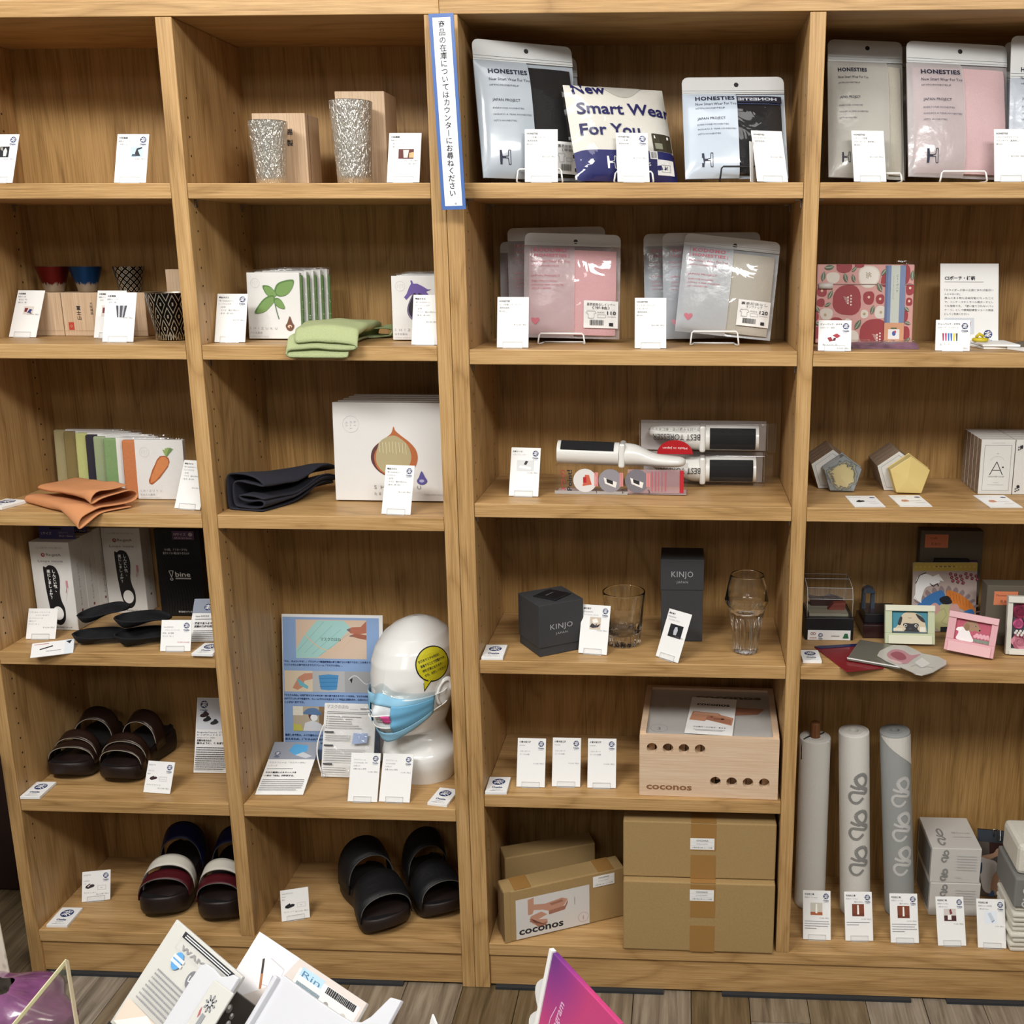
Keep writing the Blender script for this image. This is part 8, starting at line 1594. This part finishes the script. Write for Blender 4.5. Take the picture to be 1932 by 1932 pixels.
def dr_f2(p, W_, H_):
    p.r(0, -H_, W_, 0, mat('#c9bfb8', .5)); p.po([(0, -H_*.9), (0, 0), (W_*.4, 0), (W_*.34, -30), (W_*.12, -60)], mat('#d9d6d8', .5)); p.ln([(W_*.2, -14), (W_*.34, -16), (W_*.36, -34), (W_*.24, -38)], 1, mat('#b9b4b8', .5)); p.ln([(W_*.15, -18), (W_*.2, -30)], 3, mat('#3a332f', .5)); p.ln([(W_*.2, -30), (W_*.25, -42)], 3.2, mat('#a06a44', .5)); p.po([(W_*.28, -26), (W_*.36, -24), (W_*.34, -36), (W_*.29, -34)], mat('#a9a2ac', .5))
    p.r(W_*.44, -24, W_*.98, -6, mat('#dcd8d2', .5)); p.r(W_*.46, -12, W_*.66, -4, mat('#a9c4d8', .5)); p.t('Rin', W_*.48, -12, 8, mat('#4f7590', .5), wid=W_*.16); p.bars(W_*.7, W_*.96, -12.5, INK, 6); p.bars(W_*.47, W_*.68, -22, mat('#7d8f98', .5), 5); p.c(W_*.75, -22, 4, mat('#8d8a86', .5)); p.c(W_*.9, -23, 5, mat('#b9b4ae', .5))
fsheet('leaflet_stand', 'pale beige photo card with blue lettering in the middle of the lower foreground', 'leaflet stand', (490, 1758), (692, 1893), (436, 1846), -.96, .004, W1, dr_f2)
PLW = mat('#c6c7cc', .35, coat=.3, name='white_display_plastic')
def plane_pt(F, px, off):
    n = Vector((F[0][2], F[1][2], F[2][2])); o = F.translation+n*off; c = Vector(CAMP); d = Vector(ray(*px)); return c+d*((o-c).dot(n)/d.dot(n))
def fpoly(name, label, cat, F, off, pts, th, m, bev=.0012):
    """upright board whose upper outline (left to right, photo pixels) lies on plane F raised by off; its foot is on the table"""
    Fo = F @ T(0, 0, off); inv = Fo.inverted(); P_ = [inv @ plane_pt(F, q, off) for q in pts]
    vb = -(Fo.translation.z-ZTAB-.002-th*abs(F[2][2]))/F[2][1]
    o = [(q.x, q.y) for q in P_]+[(P_[-1].x, vb), (P_[0].x, vb)]
    foot = Fo @ Vector((P_[0].x, vb, 0)); t = thing(name, label, cat, (foot.x, foot.y, ZTAB)); M = t.matrix_basis.inverted() @ Fo
    MB(M).prism(o[::-1], -th, 0, m).build('board', t, bevel=bev); return t, M, P_, vb
t, M, P_, vb = fpoly('tray_stand', 'white plastic display stand with a raised right fin in the lower foreground', 'display stand', F2_, .03, [(526, 1843), (534, 1839), (590, 1880), (640, 1914), (662, 1927), (682, 1928), (700, 1917), (736, 1881), (757, 1887)], .005, PLW)
MB(M).box(P_[0].x-.0015, P_[0].x+.004, vb, P_[0].y, -.001, .006, PLW).build('rim', t, bevel=.0012)
BB = mat('#39342f', .35, name='dark_display_panel')
def dr_f4(p, W_, H_):
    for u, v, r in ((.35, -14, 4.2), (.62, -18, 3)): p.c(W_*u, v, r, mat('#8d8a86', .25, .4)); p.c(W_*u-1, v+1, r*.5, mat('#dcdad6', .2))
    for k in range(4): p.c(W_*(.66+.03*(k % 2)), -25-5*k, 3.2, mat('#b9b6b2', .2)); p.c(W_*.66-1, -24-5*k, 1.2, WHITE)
t, M, P_, vb = fpoly('jewel_card', 'dark card with glassy beads between the two leaflet stands in the foreground', 'card', F2_, .012, [(437, 1868), (440, 1866), (494, 1907)], .004, BB)
p = Pr(M @ T(P_[0].x, P_[0].y, 0)); dr_f4(p, 32, 60); p.build('beads', t)
def dr_f5(p, W_, H_):
    for k in range(8):
        a = k*math.pi/4; p.ln([(W_*.62, -16), (W_*.62+8*math.cos(a), -16+8*math.sin(a))], 1.4, INK); p.c(W_*.62+6*math.cos(a), -16+6*math.sin(a), 1.5, GREY, n=8)
    p.c(W_*.62, -16, 2.4, LGREY, n=8); p.r(W_*.5, -42, W_*.75, -26, mat('#8d8f92', .5)); p.po([(W_*.3, -22), (W_*.42, -28), (W_*.38, -32), (W_*.28, -26)], mat('#b05a64', .5))
t, M, P_, vb = fpoly('patterned_card', 'white card with a grey snowflake left of the dark card in the foreground', 'card', F1_, .022, [(402, 1850), (406, 1849), (440, 1874)], .002, W1)
p = Pr(M @ T(P_[0].x, P_[0].y, 0)); dr_f5(p, 24, 60); p.build('print', t.children[0])
fpoly('plastic_tray', 'translucent white plastic tray before the left leaflet stand', 'tray', F1_, .014, [(372, 1828), (378, 1820), (390, 1818), (402, 1826), (416, 1842), (428, 1842), (440, 1838), (450, 1844)], .005, mat('#c9cace', .3, coat=.4, bump=.2, bs=30, name='milky_plastic'))
# pink panel
def grad(apex):
    m, nt, b, o = newmat('purple_to_pink_print'); L = nt.links.new; tc = nd(nt, 'TexCoord'); d = nd(nt, 'VectorMath', operation='DISTANCE'); d.inputs[1].default_value = apex; L(tc.outputs['Object'], d.inputs[0]); mr = nd(nt, 'MapRange', i1=.0, i2=.075); L(d.outputs['Value'], mr.inputs[0]); r = nd(nt, 'ValToRGB'); cr = r.color_ramp
    cr.elements[0].color = (*lin('#5f2f7c'), 1); cr.elements[1].color = (*lin('#bb3a72'), 1); e = cr.elements.new(.45); e.color = (*lin('#8f3380'), 1); L(mr.outputs[0], r.inputs[0]); L(r.outputs[0], b.inputs['Base Color']); b.inputs['Roughness'].default_value = .45; return m
t, M, w, h = fsheet('photo_prop_sign', 'purple to pink pointed sign with white script in the foreground', 'sign', (1043, 1797), (1168, 1932), (1016, 1932), -.97, .006, PAPER)
t.children[0].data.materials[0] = grad(tuple(M.translation))
p = Pr(M); PKW = mat('#d9a8c8', .5); cs = (w*1000)
p.t('Instagram', w*230, -82, 13, PKW, rot=math.pi/2-.18, wid=48, bold=.02); p.ln([(w*130, -84), (w*150, -60), (w*200, -44)], 1.2, PKW)
ic = [(w*430, -62), (w*600, -62), (w*640, -72), (w*640, -100), (w*430, -100)]; p.ln(ic, 2.4, WHITE); p.po(bez([(w*640, -36), (w*730, -34), (w*900, -70), (w*760, -84), (w*620, -70)], 4), mat('#dfe6ea', .5)); p.po(bez([(w*690, -56), (w*740, -58), (w*800, -74), (w*720, -74)], 4), mat('#8fb5d0', .5)); p.build('print', t.children[0])
ed = MB(M); ed.box(-.006, -.0003, -h, .001, -.004, .001, mat('#e6e5e2', .5, name='white_board_edge')); ed.build('board_edge', t)
sc_ = [(-.0065, -.032)]
for k in range(3): sc_ += [(-.010-.012*math.sin(math.pi*j/6), -.034-.036*k-.034*j/6) for j in range(7)]
sc_ += [(-.0065, -.142)]
MB(M).prism(sc_, -.0045, -.0025, mat('#d9d9d6', .5, name='white_cloud_card')).build('cloud_cutout', t)
t, M, w, h = fsheet('acrylic_sign_holder', 'clear acrylic sheet with bright yellowish edges at the lower left corner', 'sign holder', (123, 1813), (146, 1960), (25, 1932), -1.0, .003, clear(gloss=.04, c='#f3f3ea', name='acrylic'))
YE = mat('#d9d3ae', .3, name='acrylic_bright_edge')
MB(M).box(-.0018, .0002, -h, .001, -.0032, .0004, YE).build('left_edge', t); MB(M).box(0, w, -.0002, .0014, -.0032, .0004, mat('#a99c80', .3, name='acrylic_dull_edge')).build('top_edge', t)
fsheet('small_card', 'tip of a small white card at the bottom edge right of the white stand', 'card', (815, 1913), (828, 1945), (806, 1945), -1.03, .002, PAPER)
bp_ = ony(24, 1915, -.9); zb = bp_[2]
t = thing('purple_gift_bag', 'crumpled glossy purple wrapping at the bottom left corner', 'bag', (bp_[0]-.02, -.9, ZTAB))
def bagf(a, b):
    th = 2*math.pi*a; r = (.085*math.sin(math.pi*min(.98, b*.8+.15))**.7)*(1+.12*math.sin(th*5+b*4)+.1*mnoise.noise(Vector((math.cos(th)*2, math.sin(th)*2, b*4)))); return (r*math.cos(th), r*math.sin(th)*.8, .001+(zb-ZTAB+.035)*b)
MB().grid(bagf, 48, 16, mat('#6e3f66', .22, coat=.6, bump=.35, bs=50, var=.35, name='purple_foil')).build('wrapping', t)
lp = ony(-14, 1790, -.86); t = thing('lace_hanging', 'off-white patterned lace cloth hanging at the left picture edge', 'cloth', (lp[0]-.045, -.86, ZTAB))
def lacem():
    m, nt, b, o = newmat('lace'); L = nt.links.new; tc = nd(nt, 'TexCoord'); v = nd(nt, 'TexVoronoi', Scale=70.); L(tc.outputs['Object'], v.inputs['Vector']); r = nd(nt, 'ValToRGB'); r.color_ramp.elements[0].color = (*lin('#8d8270'), 1); r.color_ramp.elements[1].color = (*lin('#cfc6b4'), 1); r.color_ramp.elements[1].position = .4; L(v.outputs['Distance'], r.inputs[0]); L(r.outputs[0], b.inputs['Base Color']); b.inputs['Roughness'].default_value = .8; return m
MB().grid(lambda a, b: (-.05+.104*a+.006*(1-b), .006*math.sin(a*9), .001+(ony(3, 1716, -.86)[2]-ZTAB)*b), 20, 10, lacem()).build('cloth', t, solid=.002)
